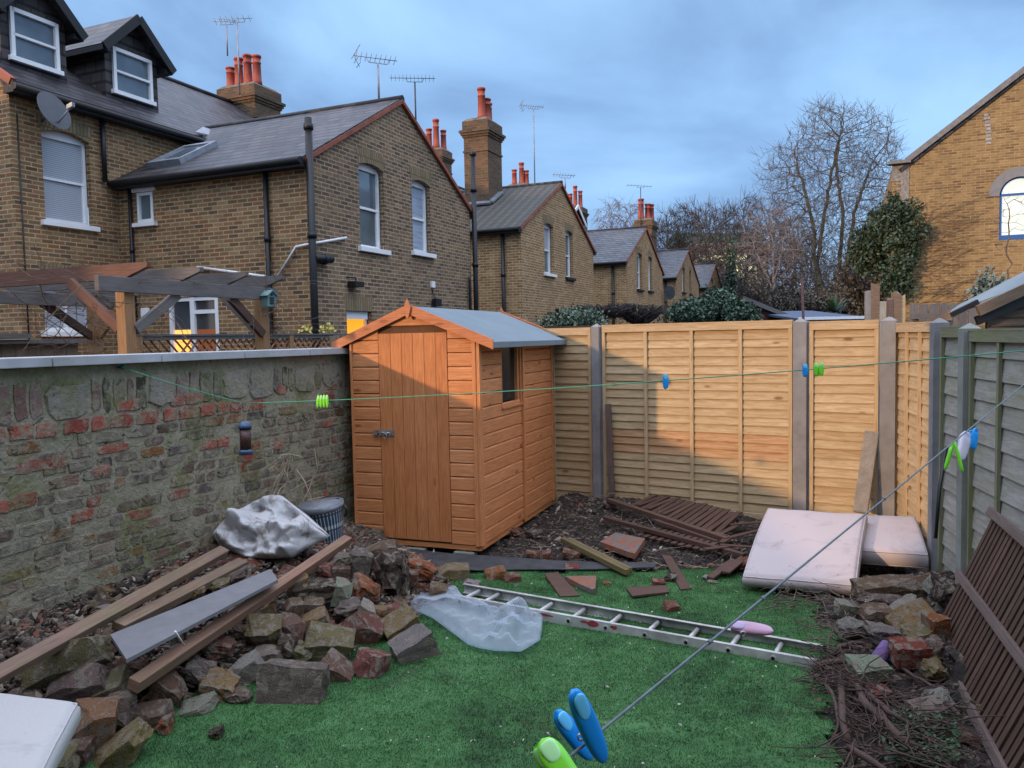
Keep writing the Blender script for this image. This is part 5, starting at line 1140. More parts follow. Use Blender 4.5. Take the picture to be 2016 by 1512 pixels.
placed([
 (1758, 1156, 146, 42, 'b', 'brown', (8, -4, 5), 'masonry_block', 'long brown masonry block below the small mattress'),
 (1836, 1150, 26, 34, 'b', 'mint', (8, 8, 5), 'mortar_lump', 'pale green mortar bit on the end of the long block'),
 (1862, 1165, 52, 70, 'r', 'dark', (5, 5, 0), 'masonry_block', 'dark blackened stone between the long block and the slatted panel'),
 (1738, 1186, 80, 30, 'c', 'gb', (5, 5, 0), 'masonry_block', 'grey brown stone under the long masonry block'),
 (1664, 1196, 36, 28, 'b', 'mint', (8, 10, 0), 'mortar_lump', 'pale turquoise brick end left of the right hand heap'),
 (1726, 1206, 52, 30, 'b', 'brown', (8, 5, 0), 'broken_brick', 'brown brick behind the grey stones of the right hand heap'),
 (1772, 1194, 64, 24, 'c', 'pale', (8, -22, 0), 'mortar_lump', 'white speckled mortar piece on the ochre brick'),
 (1796, 1220, 80, 42, 'b', 'ochre', (25, -22, 0), 'broken_brick', 'bright ochre brick tilted in the right hand heap'),
 (1684, 1234, 58, 44, 'c', 'grey', (8, 5, 0), 'masonry_block', 'grey stone at the left of the right hand heap'),
 (1736, 1246, 52, 36, 'c', 'grey', (8, 5, 0), 'masonry_block', 'grey stone directly above the purple tube'),
 (1808, 1248, 52, 22, 'b', 'green', (8, -4, 0), 'masonry_block', 'flat greenish stone under the ochre brick'),
 (1791, 1282, 66, 48, 'b', 'red', (8, -3, -5), 'broken_brick', 'brick with a bright red end right of the purple tube'),
 (1707, 1316, 70, 40, 'b', 'mint', (8, 6, 8), 'broken_brick', 'brick with a mint green top below the purple tube'),
 (1730, 1368, 42, 34, 'b', 'redbr', (8, 6, 8), 'broken_brick', 'dark red brick half among the thick roots'),
 (1824, 1402, 58, 46, 'b', 'grey', (8, -6, 8), 'masonry_block', 'grey block low in the corner by the slatted panel'),
 (1852, 1382, 50, 40, 'c', 'pale', (8, -6, 8), 'masonry_block', 'pale grey stone behind the low grey block'),
 (1842, 1228, 36, 46, 'b', 'orange', (8, -6, 8), 'broken_brick', 'orange brick touching the slatted panel'),
 (1842, 1318, 34, 34, 'c', 'ochre', (8, -6, 8), 'broken_brick', 'yellowish brick lump at the foot of the slatted panel'),
 (1834, 1276, 28, 50, 'c', 'gb', (8, 0, 8), 'masonry_block', 'narrow grey stone right of the red ended brick'),
], 'rubble by the right hand fence', lambda x, y: max(right_h(x, y), 0))
random.seed(11)
ct = 0
kinds = [('brown', 'small brown brick fragment wedged in the rubble heap'), ('gb', 'small grey brown mortar fragment wedged in the rubble heap'), ('dark', 'small dark dirty fragment wedged in the rubble heap'), ('redbr', 'small dull red brick fragment wedged in the rubble heap'), ('ochre', 'small ochre fragment wedged in the rubble heap')]
while ct < 300:
    gg_, dw = random.uniform(1.9, 6.0), random.uniform(.05, 1.5); p = GD * gg_ + GN * (GW + dw)
    w_ = lerp1(WG, gg_)
    if dw > w_ * .93: continue
    s_ = random.uniform(.045, .11); k, lab = random.choice(kinds); p.z = max(pile_h(p.x, p.y) - .015 - s_ * .35, .01)
    stone('rubble_fragment', lab, 'rubble', p, (s_ * random.uniform(1, 1.8), s_, s_ * .7), COL[k], [random.uniform(-.5, .5), random.uniform(-.5, .5), random.uniform(0, 6)], random.choice(BRK + CHK), 'small fragments in the rubble heap'); ct += 1
for k in range(34):
    f_, dn = random.uniform(3.7, 5.8), random.uniform(.1, .9); p = FF_ * f_ + NF * (DR - dn); s_ = random.uniform(.05, .10); c_ = random.choice(['brown', 'gb', 'dark', 'redbr']); p.z = max(right_h(p.x, p.y) - s_ * .35, .01)
    stone('rubble_fragment', 'small dirty brick or stone fragment low in the right hand heap', 'rubble', p, (s_ * 1.5, s_, s_ * .7), COL[c_], [random.uniform(-.5, .5), random.uniform(-.5, .5), random.uniform(0, 6)], random.choice(BRK + CHK), 'small fragments by the right hand fence')
# crumbs nobody could count
def chips(name, label, n, fn, smin, smax, cols, flat=.6, seed=3, mat=None, kind='stuff'):
    r_ = random.Random(seed); b = MB()
    for k in range(n):
        x, y = fn(r_); h = max(surf_h(x, y), pile_h(x, y) - .03) if name != 'lawn_crumbs' else lawn_z(x, y) + .012
        s_ = r_.uniform(smin, smax) * (1 if r_.random() > .1 else 1.7); c = Vector((x, y, h + s_ * .15)); X = Vector([r_.uniform(-1, 1) for _ in range(3)]); X.z *= .4; X.normalize(); Y = X.orthogonal().normalized(); Y = (Y + Vector((0, 0, r_.uniform(-.3, .3)))).normalized(); Zz = X.cross(Y).normalized(); Y = Zz.cross(X)
        col = r_.choice(cols); f_ = r_.uniform(.75, 1.25)
        i = len(b.v); b.v += [c + X * s_ * r_.uniform(.7, 1.2), c + Y * s_ * .6 * r_.uniform(.5, 1.2), c - X * s_ * r_.uniform(.7, 1.2), c - Y * s_ * .6 * r_.uniform(.5, 1.2), c + Zz * s_ * flat * .6, c - Zz * s_ * flat * .6]
        for q in ((0, 1, 4), (1, 2, 4), (2, 3, 4), (3, 0, 4), (1, 0, 5), (2, 1, 5), (3, 2, 5), (0, 3, 5)): b.face([i + a for a in q], [(0, 0)] * 3, tuple(v * f_ for v in col))
    m, t, bs = newmat(name + '_mat'); at = node(t, 'ShaderNodeAttribute', attribute_name='rnd'); t.links.new(at.outputs['Color'], bs.inputs['Base Color']); bs.inputs['Roughness'].default_value = .9
    o = b.build(name, m); return tag(o, label, 'debris', kind=kind)
EC = [(.035, .027, .022), (.06, .045, .036), (.022, .018, .015), (.09, .07, .055), (.055, .036, .03), (.12, .09, .07)]
def soilpt(r_):
    while 1:
        x, y = r_.uniform(-1.2, 3.4), r_.uniform(5.3, 8.4); p = Vector((x, y, 0))
        sx, sy = p.dot(ST) - SC0, p.dot(SN) - SF
        if -1.2 < sx < .02 and sy > .0: continue
        if p.dot(FN) < FD - .05 and not (inpoly(x, y, lp) and r_.random() > .12) and p.dot(NF) < DR: return x, y
chips('soil_crumbs', 'dark crumbs of soil, bark and broken brick over the dug ground', 9000, soilpt, .007, .026, EC)
chips('soil_clods', 'red brown and pale brick crumbs scattered on the dug ground', 420, soilpt, .014, .034, [(.22, .08, .05), (.30, .27, .23), (.16, .12, .09), (.20, .17, .14), (.12, .07, .05)], seed=9)
def pilept(r_):
    while 1:
        gg_, dw = r_.uniform(1.8, 6.2), r_.uniform(.0, 1.75)
        if dw < lerp1(WG, gg_) * 1.02: p = GD * gg_ + GN * (GW + dw); return p.x, p.y
chips('heap_crumbs', 'brick dust, mortar crumbs and soil between the heaped rubble', 9000, pilept, .008, .034, EC + [(.16, .07, .045), (.26, .23, .19), (.20, .16, .12), (.13, .10, .08)], seed=5)
def rightpt(r_):
    f_, dn = r_.uniform(2.9, 5.9), r_.uniform(.02, 1.15); p = FF_ * f_ + NF * (DR - dn); return p.x, p.y
chips('corner_crumbs', 'dark leaf litter and crumbs under the right hand fence', 5000, rightpt, .008, .028, EC, seed=6)
chips('lawn_crumbs', 'scattered pale crumbs on the green lawn', 420, lambda r_: (r_.uniform(-1.3, 1.6), r_.uniform(3.1, 5.8)), .004, .009, [(.4, .38, .3), (.06, .05, .04), (.2, .13, .08), (.5, .5, .45)], seed=8)
M['greymemb'] = plain('grey_ground_membrane', (.050, .055, .062), .8, var=.3, scale=12, bmp=.3)
mm = MB(); P_ = [(700, 1085), (740, 1075), (900, 1092), (1010, 1098), (1080, 1104), (1180, 1108), (1290, 1108), (1290, 1118), (1150, 1122), (1040, 1122), (940, 1124), (860, 1118), (760, 1108)]
top = [hz(x, y, .035) for x, y in P_]; cx2 = sum(top, Vector()) / len(top); i0 = 0
mm.prism(top, Z * .006); o = mm.build('membrane_strip', M['greymemb'], None); tag(o, 'strip of dark grey ground membrane in front of the shed', 'membrane')
# ------------------------------------------------------------------ boards and timbers
def timber(name, label, cat, p, q, w_, h_, mat, up=Z, group=None, bev=.004, subs=None):
    o = MB(); o.beam(p, q, w_, h_, up, .3); r_ = o.build(name, M[mat] if isinstance(mat, str) else mat, None, bevel=bev, loc=tuple((Vector(p) + Vector(q)) / 2)); return tag(r_, label, cat, group)
a, b_ = hz(-60, 1360, .40), hz(441, 1084, .47)
timber('timber_beam', 'long pinkish timber lying along the wall foot with a mossy upper end', 'timber', a, b_, .07, .045, 'plank', Z + GN * .5)
a, b_ = hz(232, 1236, .36), hz(478, 1108, .38); timber('timber_beam', 'dark grey brown timber between the wall side timber and the grey board', 'timber', a, b_, .075, .05, 'old_board', Z + GN * .3)
a, b_ = hz(262, 1350, .24), hz(684, 1063, .40); timber('timber_beam', 'long reddish timber lying across the rubble from the white bag to the lawn', 'timber', a, b_, .062, .062, 'plank_red', Z + GN * .35)
gb2 = MB(); q = [hz(217, 1249, .40), hz(249, 1298, .38), hz(547, 1141, .42), hz(533, 1120, .44)]; gb2.prism(q, Z * -.018); o = gb2.build('grey_board', plain('smooth_grey_board', (.17, .175, .185), .8, var=.12, scale=14, bmp=.1, col2=(.135, .14, .15)), None, bevel=.002); tag(o, 'flat smooth grey board lying on the rubble between two timbers', 'board')
nl = MB(); nl.tube([hz(345, 1243, .46), hz(362, 1270, .33)], .0045, 6); o = nl.build('plastic_stick', M['white'], None); tag(o, 'thin white stick poking up from the reddish timber', 'stick')
a, b_ = hz(1112, 1062, .09), hz(1240, 1126, .06); sp_ = (b_ - a).normalized().cross(Z)
o = MB(); o.beam(a + sp_ * .022, b_ + sp_ * .022, .04, .045, Z, .2); o.beam(a - sp_ * .024 + (b_ - a) * .02, b_ - sp_ * .024 - (b_ - a) * .03, .04, .04, Z, .6); q = o.build('split_timber', wood('yellow_green_timber', [(.16, .135, .06), (.20, .165, .08)], dirtf=.6, bmp=.5), None, bevel=.005); tag(q, 'split yellow green timber lying on the soil beside the square paver', 'timber')
def flat(name, label, cat, pts, z_, th, mat, group=None, bev=.004):
    zs = z_ if hasattr(z_, '__len__') else [z_] * len(pts)
    o = MB(); q = [hz(x, y, zz) for (x, y), zz in zip(pts, zs)]; o.prism(q, Z * -th); r_ = o.build(name, M[mat] if isinstance(mat, str) else mat, None, bevel=bev); return tag(r_, label, cat, group)
def pavermat():
    m, t, b = newmat('worn_red_paver'); v = objv(t); a = nz(t, v, 4.5, 5, .7, 1.2); f = nz(t, v, 40, 5, .7)
    c = mixc(t, ramp(t, a, [(.42, 0.0), (.52, 1.0)]), (.16, .14, .13), (.27, .10, .055)); c = mixc(t, .5, c, ramp(t, f, [(.2, .4), (.8, 1.1)]), 'MULTIPLY'); t.links.new(c, b.inputs['Base Color']); b.inputs['Roughness'].default_value = .9; bump(t, b, math_(t, 'ADD', f, a), .7, .02); return m
M['paver'] = pavermat()
flat('paving_slab', 'square paving slab with a worn red patch on the dark soil', 'slab', [(1181, 1066), (1212, 1048), (1270, 1060), (1250, 1090), (1236, 1086)], [.10, .13, .13, .10, .10], .045, 'paver')
flat('paving_slab', 'triangular red topped slab piece at the lawn edge', 'slab', [(1112, 1134), (1174, 1133), (1172, 1158), (1166, 1160), (1142, 1150)], .06, .035, 'paver')
flat('dark_plank', 'short dark plank lying from the soil onto the lawn', 'board', [(1303, 1092), (1321, 1094), (1362, 1158), (1340, 1160)], [.06, .06, .035, .035], .012, 'dark_slat')
flat('dark_plank', 'dark roof slate strip lying behind the ladder left of the triangular slab', 'board', [(1072, 1130), (1098, 1126), (1142, 1172), (1103, 1174)], [.05, .05, .03, .03], .010, 'dark_slat')
flat('dark_plank', 'reddish brown strip lying level on the lawn edge', 'board', [(1232, 1156), (1312, 1152), (1318, 1165), (1245, 1173)], .045, .012, 'dark_slat')
flat('dark_plank', 'upper of two dark strips beside the big mattress', 'board', [(1392, 1134), (1440, 1098), (1452, 1103), (1404, 1138)], [.06, .09, .09, .06], .012, 'dark_slat')
flat('dark_plank', 'lower of two dark strips beside the big mattress', 'board', [(1420, 1124), (1458, 1094), (1470, 1100), (1436, 1127)], [.08, .11, .11, .08], .012, 'dark_slat')
# fallen slatted panels on the soil
sp2 = thing('slatted_panel', 'fallen dark brown slatted trellis panel on the soil by the back fence', 'slatted panel', tuple(hz(1330, 1020, .15)))
def onsoil(x, y, l=.06): return cast(x, y, l, garden_h)
for (a, b_, w_) in (((1190, 1020), (1466, 1094), .05), ((1198, 984), (1432, 1062), .06), ((1290, 1026), (1412, 1068), .035)):
    o = MB(); o.beam(onsoil(*a, .09), onsoil(*b_, .07), w_, .035, Z); o.build('rail', M['dark_slat'], sp2, bevel=.003)
L0, L1 = [onsoil(1262, 1052, .055), onsoil(1386, 1082, .055)], [onsoil(1322, 1034, .06), onsoil(1412, 1066, .06)]
for k in range(10):
    t_ = k / 9; p, q = L0[0].lerp(L0[1], t_), L1[0].lerp(L1[1], t_); d = (q - p) * .12; o = MB(); o.beam(p - d, q + d, .045, .010, Z); o.build('slat', M['dark_slat'], sp2)
sp3 = thing('slatted_panel', 'second fallen slatted panel with closely spaced dark slats along the fence foot', 'slatted panel', tuple(hz(1400, 990, .15)))
L0, L1 = [onsoil(1252, 990, .05), onsoil(1412, 1046, .07)], [onsoil(1290, 976, .06), onsoil(1452, 1012, .08)]
for k in range(16):
    t_ = k / 15; p, q = L0[0].lerp(L0[1], t_), L1[0].lerp(L1[1], t_); d = (q - p) * .15; o = MB(); j = Vector((0, 0, random.uniform(-.012, .012))); o.beam(p - d + j, q + d * random.uniform(.6, 1.3) - j, .05, .010, Z); o.build('slat', M['dark_slat'], sp3)
for k, (x, y, a_, L_) in enumerate(((1440, 1040, 40, .36), (1462, 1052, 20, .34), (1430, 1062, 60, .30), (1475, 1030, -10, .32), (1415, 1078, 30, .3), (1450, 1075, -30, .26))):
    p = onsoil(x, y, .07 + k * .008); d = Vector((math.cos(math.radians(a_)), math.sin(math.radians(a_)), random.uniform(-.1, .15))) * L_ / 2
    timber('loose_slat', 'loose dark brown slat in the jumble left of the big mattress', 'slat', p - d, p + d, .05, .010, 'dark_slat', group='loose slats beside the fallen panels', bev=0)
# ------------------------------------------------------------------ mattresses
def mattmat(nm, base, stain, f0=.60, sc=4):
    m, t, b = newmat(nm); v = objv(t); a = nz(t, v, sc, 6, .75, .8); f = nz(t, v, 60, 3, .7); s2 = nz(t, v, 2, 4, .7, 2)
    c = mixc(t, ramp(t, a, [(f0, 0.0), (f0 + .08, .75)]), base, stain); c = mixc(t, ramp(t, s2, [(.55, 0.0), (.75, .35)]), c, tuple(x * .55 for x in stain)); c = mixc(t, ramp(t, f, [(.66, 0.0), (.72, .5)]), c, tuple(x * .7 for x in base))
    t.links.new(c, b.inputs['Base Color']); b.inputs['Roughness'].default_value = .8; bump(t, b, math_(t, 'ADD', f, math_(t, 'MULTIPLY', a, .5)), .25, .01); return m
M['matt'] = mattmat('stained_pinkish_cover', (.42, .37, .38), (.24, .19, .16), .60, 5); M['matt_w'] = mattmat('white_mattress_cover', (.42, .42, .42), (.27, .25, .20), .62, 3.5)
def cushion(name, label, cr, th, mat, bow=0, sag=0, n=14, rnd=.03):
    """cr: four corners of the top face (TL,TR,BR,BL)"""
    TL, TR, BR, BL = [Vector(c) for c in cr]; nn = (TR - TL).cross(BL - TL).normalized()
    if nn.z < 0: nn = -nn
    mb = MB(); ids = {}
    def pt(u, v, side):
        p = TL.lerp(TR, u).lerp(BL.lerp(BR, u), v); e = min(u, 1 - u, v, 1 - v)
        rr_ = max(0, 1 - e / .05) if e < .05 else 0
        h = bow * math.sin(math.pi * v) + sag * math.sin(math.pi * u) + noise.noise(p * 6) * .006
        return p + nn * (h + (-rr_ * rr_ * rnd if side == 0 else -th + rr_ * rr_ * rnd)) + ((p - (TL + BR) / 2) * (-.012 * (1 if rr_ > .5 else 0)))
    us = [0, .012, .035] + [.05 + .9 * k / n for k in range(n + 1)] + [.965, .988, 1]
    for s_ in (0, 1):
        for j, v in enumerate(us):
            for i, u in enumerate(us): ids[(s_, i, j)] = len(mb.v); mb.v.append(pt(u, v, s_))
    m_ = len(us) - 1
    for j in range(m_):
        for i in range(m_):
            mb.face([ids[(0, i, j)], ids[(0, i, j + 1)], ids[(0, i + 1, j + 1)], ids[(0, i + 1, j)]], [(0, 0)] * 4, .5, 0, True); mb.face([ids[(1, i, j)], ids[(1, i + 1, j)], ids[(1, i + 1, j + 1)], ids[(1, i, j + 1)]], [(0, 0)] * 4, .5, 0, True)
    for k in range(m_):
        for (a, b_) in (((k, 0), (k + 1, 0)), ((m_, k), (m_, k + 1)), ((k + 1, m_), (k, m_)), ((0, k + 1), (0, k))): mb.face([ids[(0, *a)], ids[(0, *b_)], ids[(1, *b_)], ids[(1, *a)]], [(0, 0)] * 4, .5, 0, True)
    o = mb.build(name, M[mat])
    for s_, lab_ in ((0, .0), (1, .0)):
        ring = [mb.v[ids[(s_, i, 1)]] for i in range(1, m_)] + [mb.v[ids[(s_, m_ - 1, j)]] for j in range(2, m_)] + [mb.v[ids[(s_, i, m_ - 1)]] for i in range(m_ - 2, 0, -1)] + [mb.v[ids[(s_, 1, j)]] for j in range(m_ - 2, 0, -1)]
        pi_ = MB(); pi_.tube([q + nn * (.001 if s_ == 0 else -.001) for q in ring], .0045, 6, caps=False); pi_.build('piping', M[mat], o)
    return o
o = cushion('mattress', '', [hz(1510, 996, .40), hz(1709, 1009, .42), hz(1688, 1152, .15), hz(1458, 1134, .14)], .10, 'matt', .035); tag(o, 'large stained pinkish white cot mattress propped on the rubble', 'mattress')
o = cushion('mattress', '', [hz(1690, 1012, .36), hz(1803, 1014, .38), hz(1829, 1090, .26), hz(1694, 1082, .24)], .13, 'matt', .015); tag(o, 'small stained white cushion slab half behind the large mattress', 'mattress')
c0, c1, c2 = hz(160, 1376, .42), hz(0, 1357, .42), hz(84, 1530, .40); w1 = (c1 - c0).normalized() * 1.1; w2 = (c2 - c0).normalized() * .9
o = cushion('mattress', '', [c0 + w1, c0, c0 + w2, c0 + w1 + w2], .11, 'matt_w', .01); tag(o, 'white padded mattress corner at the lower left picture edge', 'mattress')
# ================================================================== ladder
ld = thing('ladder', 'aluminium ladder lying flat across the green lawn', 'ladder', tuple(hz(1270, 1230, 0)))
LZ = -.012
nL = hz(1000, 1191, .10 + LZ); nR = hz(1608, 1300, .10 + LZ - .02); fR = hz(1622, 1269, .10 + LZ - .02); fL = hz(914, 1148, .10 + LZ)
dn = (nR - nL).normalized(); nL = nL - dn * .42; hgt = .064; thk = .022
sdv = dn.cross(Z).normalized()
if sdv.dot(fR - nR) < 0: sdv = -sdv
for nm, a, b_, s_ in (('n', nL, nR, 1), ('f', fL, fR, -1)):
    o = MB(); c0, c1 = a - Z * hgt / 2, b_ - Z * hgt / 2; d = (c1 - c0).normalized(); L = (c1 - c0).length; up = sdv.cross(d).normalized(); up = up if up.z > 0 else -up
    o.box((c0 + c1) / 2, d * L / 2, sdv * .0015, up * hgt / 2, .5)
    for k in (-1, 1): o.box((c0 + c1) / 2 + up * k * (hgt / 2 - .0015) + sdv * s_ * .011, d * L / 2, sdv * .0125, up * .0017, .5)
    st_ = o.build('stile', M['alu'], ld)
    cp = MB(); cp.box(c1 + d * .006 + sdv * s_ * .010, d * .008, sdv * .014, up * (hgt / 2 + .002)); cp.build('end_cap', M['black'], st_)
    if nm == 'n': ND, NUP, NC0, NC1 = d, up, c0, c1
fc0, fc1 = fL - Z * hgt / 2, fR - Z * hgt / 2; fd_ = (fc1 - fc0).normalized()
holes = []
for x in (905, 945, 986, 1052, 1120, 1192, 1269, 1350, 1434, 1521):
    t0 = None
    # point on the near stile under this picture column
    best = min(range(401), key=lambda k: abs(((CM @ np.array((NC0.lerp(NC1, k / 400) - EYE))) [0] / (CM @ np.array((NC0.lerp(NC1, k / 400) - EYE)))[2]) * F_PX + 1008 - x))
    p = NC0.lerp(NC1, best / 400); q = fc0 + fd_ * ((p - fc0).dot(fd_)); o = MB(); o.tube([p - sdv * .004, q + sdv * .004], .0145, 10); o.build('rung', M['alu'], ld)
    hb_ = MB(); hb_.tube([p - sdv * .0065, p - sdv * .001], .016, 12); hb_.tube([p - sdv * .0072, p - sdv * .0052], .011, 12, mi=1); hb_.build('rivet', [M['alu'], M['black']], ld)
pm = plain('red_paint_smear', (.35, .05, .06), .7, var=.3, scale=30)
for t_, w_, h_ in ((.44, .05, .022), (.50, .03, .015), (.415, .03, .01), (.30, .06, .01)):
    o = MB(); p = NC0.lerp(NC1, t_) - sdv * .003 + NUP * .012; pts = [p + ND * w_ * math.cos(a) * random.uniform(.6, 1.1) + NUP * h_ * math.sin(a) * random.uniform(.6, 1.1) for a in [k * .7 for k in range(9)]]; o.prism(pts, -sdv * .0006); o.build('paint_smear', pm, ld)
# ================================================================== slatted panel leaning on the right fence
sp_r = thing('slatted_panel', 'large reddish brown slatted panel leaning against the grey fence', 'slatted panel', tuple(hz(1900, 1350, 0)))
B0 = hz(1838, 1244, .06); T0_ = hit(1957, 1010, NF, DR - .12); B1 = hz(1978, 1512, .04); dB = (B1 - B0).normalized(); upv = T0_ - B0
T0_ = B0 + upv; LEN_ = 2.6; pn_ = dB.cross(upv.normalized()).normalized()
if pn_.dot(EYE - B0) < 0: pn_ = -pn_
k = 0; s_ = .02
while s_ < LEN_:
    o = MB(); r_ = random.uniform(-.006, .006); o.box(B0 + dB * (s_ + .024 + r_) + upv * .5, dB * .0205, upv * (.5 + random.uniform(-.006, .006)), pn_ * .006); o.build('slat', M['dark_slat'], sp_r, bevel=.0015); s_ += .062
o = MB(); o.box(B0 + dB * LEN_ / 2 + upv * .5 - pn_ * .02, dB * LEN_ / 2, upv * .49, pn_ * .002); 
for t_ in (.0, .485, 1.0):
    o = MB(); o.box(B0 + dB * (LEN_ / 2 - .02) + upv * t_ + pn_ * .016, dB * (LEN_ / 2 + .02), upv.normalized() * .024, pn_ * .0105); o.build('rail', M['dark_rail'], sp_r, bevel=.003)
# ================================================================== roots and brush
M['root'] = plain('root_bark', (.085, .046, .038), .85, var=.3, scale=18, bmp=.5, col2=(.05, .035, .03)); M['root_pale'] = plain('dry_branch', (.17, .125, .10), .85, var=.3, scale=18, bmp=.4)
roots = [([(1600, 1312), (1650, 1302), (1708, 1318), (1755, 1335), (1800, 1352), (1850, 1372), (1890, 1410)], .014, 'long curved root running from the ladder end under the grey block'),
 ([(1655, 1330), (1658, 1400), (1668, 1450), (1682, 1480), (1672, 1520)], .016, 'thick root hanging down along the lawn edge'),
 ([(1680, 1330), (1700, 1380), (1735, 1420), (1745, 1470), (1760, 1520)], .018, 'thickest reddish root in the middle of the tangle'),
 ([(1700, 1360), (1750, 1400), (1790, 1425), (1830, 1450)], .012, 'root crossing right below the dark red brick half'),
 ([(1640, 1290), (1660, 1270), (1700, 1268), (1690, 1300), (1650, 1330)], .012, 'looped root beside the mint topped brick'),
 ([(1725, 1390), (1760, 1440), (1800, 1470), (1850, 1500)], .015, 'root ending by the little green weeds'),
 ([(1670, 1470), (1720, 1500), (1760, 1530)], .014, 'short root at the bottom picture edge'),
 ([(1620, 1345), (1640, 1370), (1650, 1420), (1640, 1460)], .009, 'thin root nearest the lawn'),
 ([(1735, 1290), (1800, 1330), (1870, 1372)], .008, 'thin dark root passing under the red ended brick')]
for pts, r_, lab in roots:
    P = [hz(x, y, .05 + .05 * math.sin(i * 1.3)) for i, (x, y) in enumerate(pts)]; Q = []
    for i in range(len(P) - 1):
        for k in range(5):
            t_ = k / 5; a = P[max(i - 1, 0)]; b_ = P[i]; c = P[i + 1]; d = P[min(i + 2, len(P) - 1)]
            Q.append(.5 * ((2 * b_) + (c - a) * t_ + (2 * a - 5 * b_ + 4 * c - d) * t_ * t_ + (3 * b_ - a - 3 * c + d) * t_ ** 3) + Vector([random.uniform(-.004, .004) for _ in range(3)]))
    Q.append(P[-1]); o = MB(); o.tube(Q, [r_ * (1.15 - .5 * i / len(Q)) * random.uniform(.85, 1.15) for i in range(len(Q))], 8); q = o.build('tree_root', M['root'], None, loc=tuple(Q[0])); tag(q, lab, 'root', 'thick roots by the right hand fence')
def brush(name, label, n, region, L, r, mat, seed, zr=(.02, .12), cat='twigs'):
    rr2 = random.Random(seed); o = MB()
    for i in range(n):
        x, y = region(rr2); p = hz(x, y, 0); p.z = max(surf_h(p.x, p.y), 0) + rr2.uniform(*zr); a = rr2.uniform(0, 6.28); d = Vector((math.cos(a), math.sin(a), rr2.uniform(-.25, .25))); l_ = L * rr2.uniform(.5, 1.3); pts = [p]
        for k in range(6): d = (d + Vector([rr2.uniform(-1, 1) * .35, rr2.uniform(-1, 1) * .35, rr2.uniform(-1, 1) * .2])).normalized(); p = p + d * l_ / 6; p.z = max(p.z, .012); pts.append(p)
        rad = r * rr2.uniform(.5, 1.3); o.tube(pts, [rad * (1 - .6 * k / 6) for k in range(7)], 5, caps=False)
    q = o.build(name, M[mat]); return tag(q, label, cat, kind='stuff')
brush('brushwood', 'tangle of thin brown roots and twigs by the ladder end and lawn edge', 170, lambda r_: (1595 + r_.random() * 110, 1300 + r_.random() * 90), .18, .0035, 'root', 1)
brush('brushwood', 'thin brown roots and twigs filling the lower right corner', 190, lambda r_: (1655 + r_.random() * 210, 1380 + r_.random() * 150), .30, .004, 'root', 2)
brush('brushwood', 'dry twigs heaped below the big mattress', 100, lambda r_: (1520 + r_.random() * 140, 1172 + r_.random() * 45), .18, .0038, 'root_pale', 3)
brush('brushwood', 'dry twigs between the ladder end and the right hand rubble', 60, lambda r_: (1610 + r_.random() * 100, 1225 + r_.random() * 70), .2, .0035, 'root_pale', 4)
brush('brushwood', 'sparse dry stems on the dark soil around the fallen slats', 130, lambda r_: (1010 + r_.random() * 450, 1010 + r_.random() * 120), .22, .0022, 'straw', 5, (.01, .05))
wk = MB()
rr4 = random.Random(12)
for k in range(900):
    p = hz(1740 + rr4.random() * 150, 1425 + rr4.random() * 100, .0); p.z = rr4.uniform(.02, .09); u = Vector([rr4.uniform(-1, 1), rr4.uniform(-1, 1), rr4.uniform(-.2, .6)]).normalized(); v_ = u.cross(Z).normalized(); s_ = rr4.uniform(.006, .014); wk.poly([p, p + u * s_ + v_ * s_ * .6, p + u * s_ * 2, p + u * s_ - v_ * s_ * .6], rr4.random())
M['weed'] = plain('weed_leaf', (.035, .11, .035), .6, var=.3, scale=8); q = wk.build('weeds', M['weed']); tag(q, 'small green weeds growing in the lower right corner', 'weeds', kind='stuff')
o = MB(); c = hz(1735, 1290, .10); u = (hd(1748, 1258, c.dot(F_) if False else (c - EYE).dot(F_) + .05) - hd(1716, 1302, (c - EYE).dot(F_))).normalized(); o.tube([c - u * .075, c - u * .07, c + u * .07, c + u * .075], [.034, .040, .037, .033], 18); q = o.build('purple_tube', plain('purple_foam', (.15, .085, .24), .8, var=.15, scale=40, bmp=.3), None, loc=tuple(c)); tag(q, 'purple foam tube piece lying in the right hand rubble', 'tube')
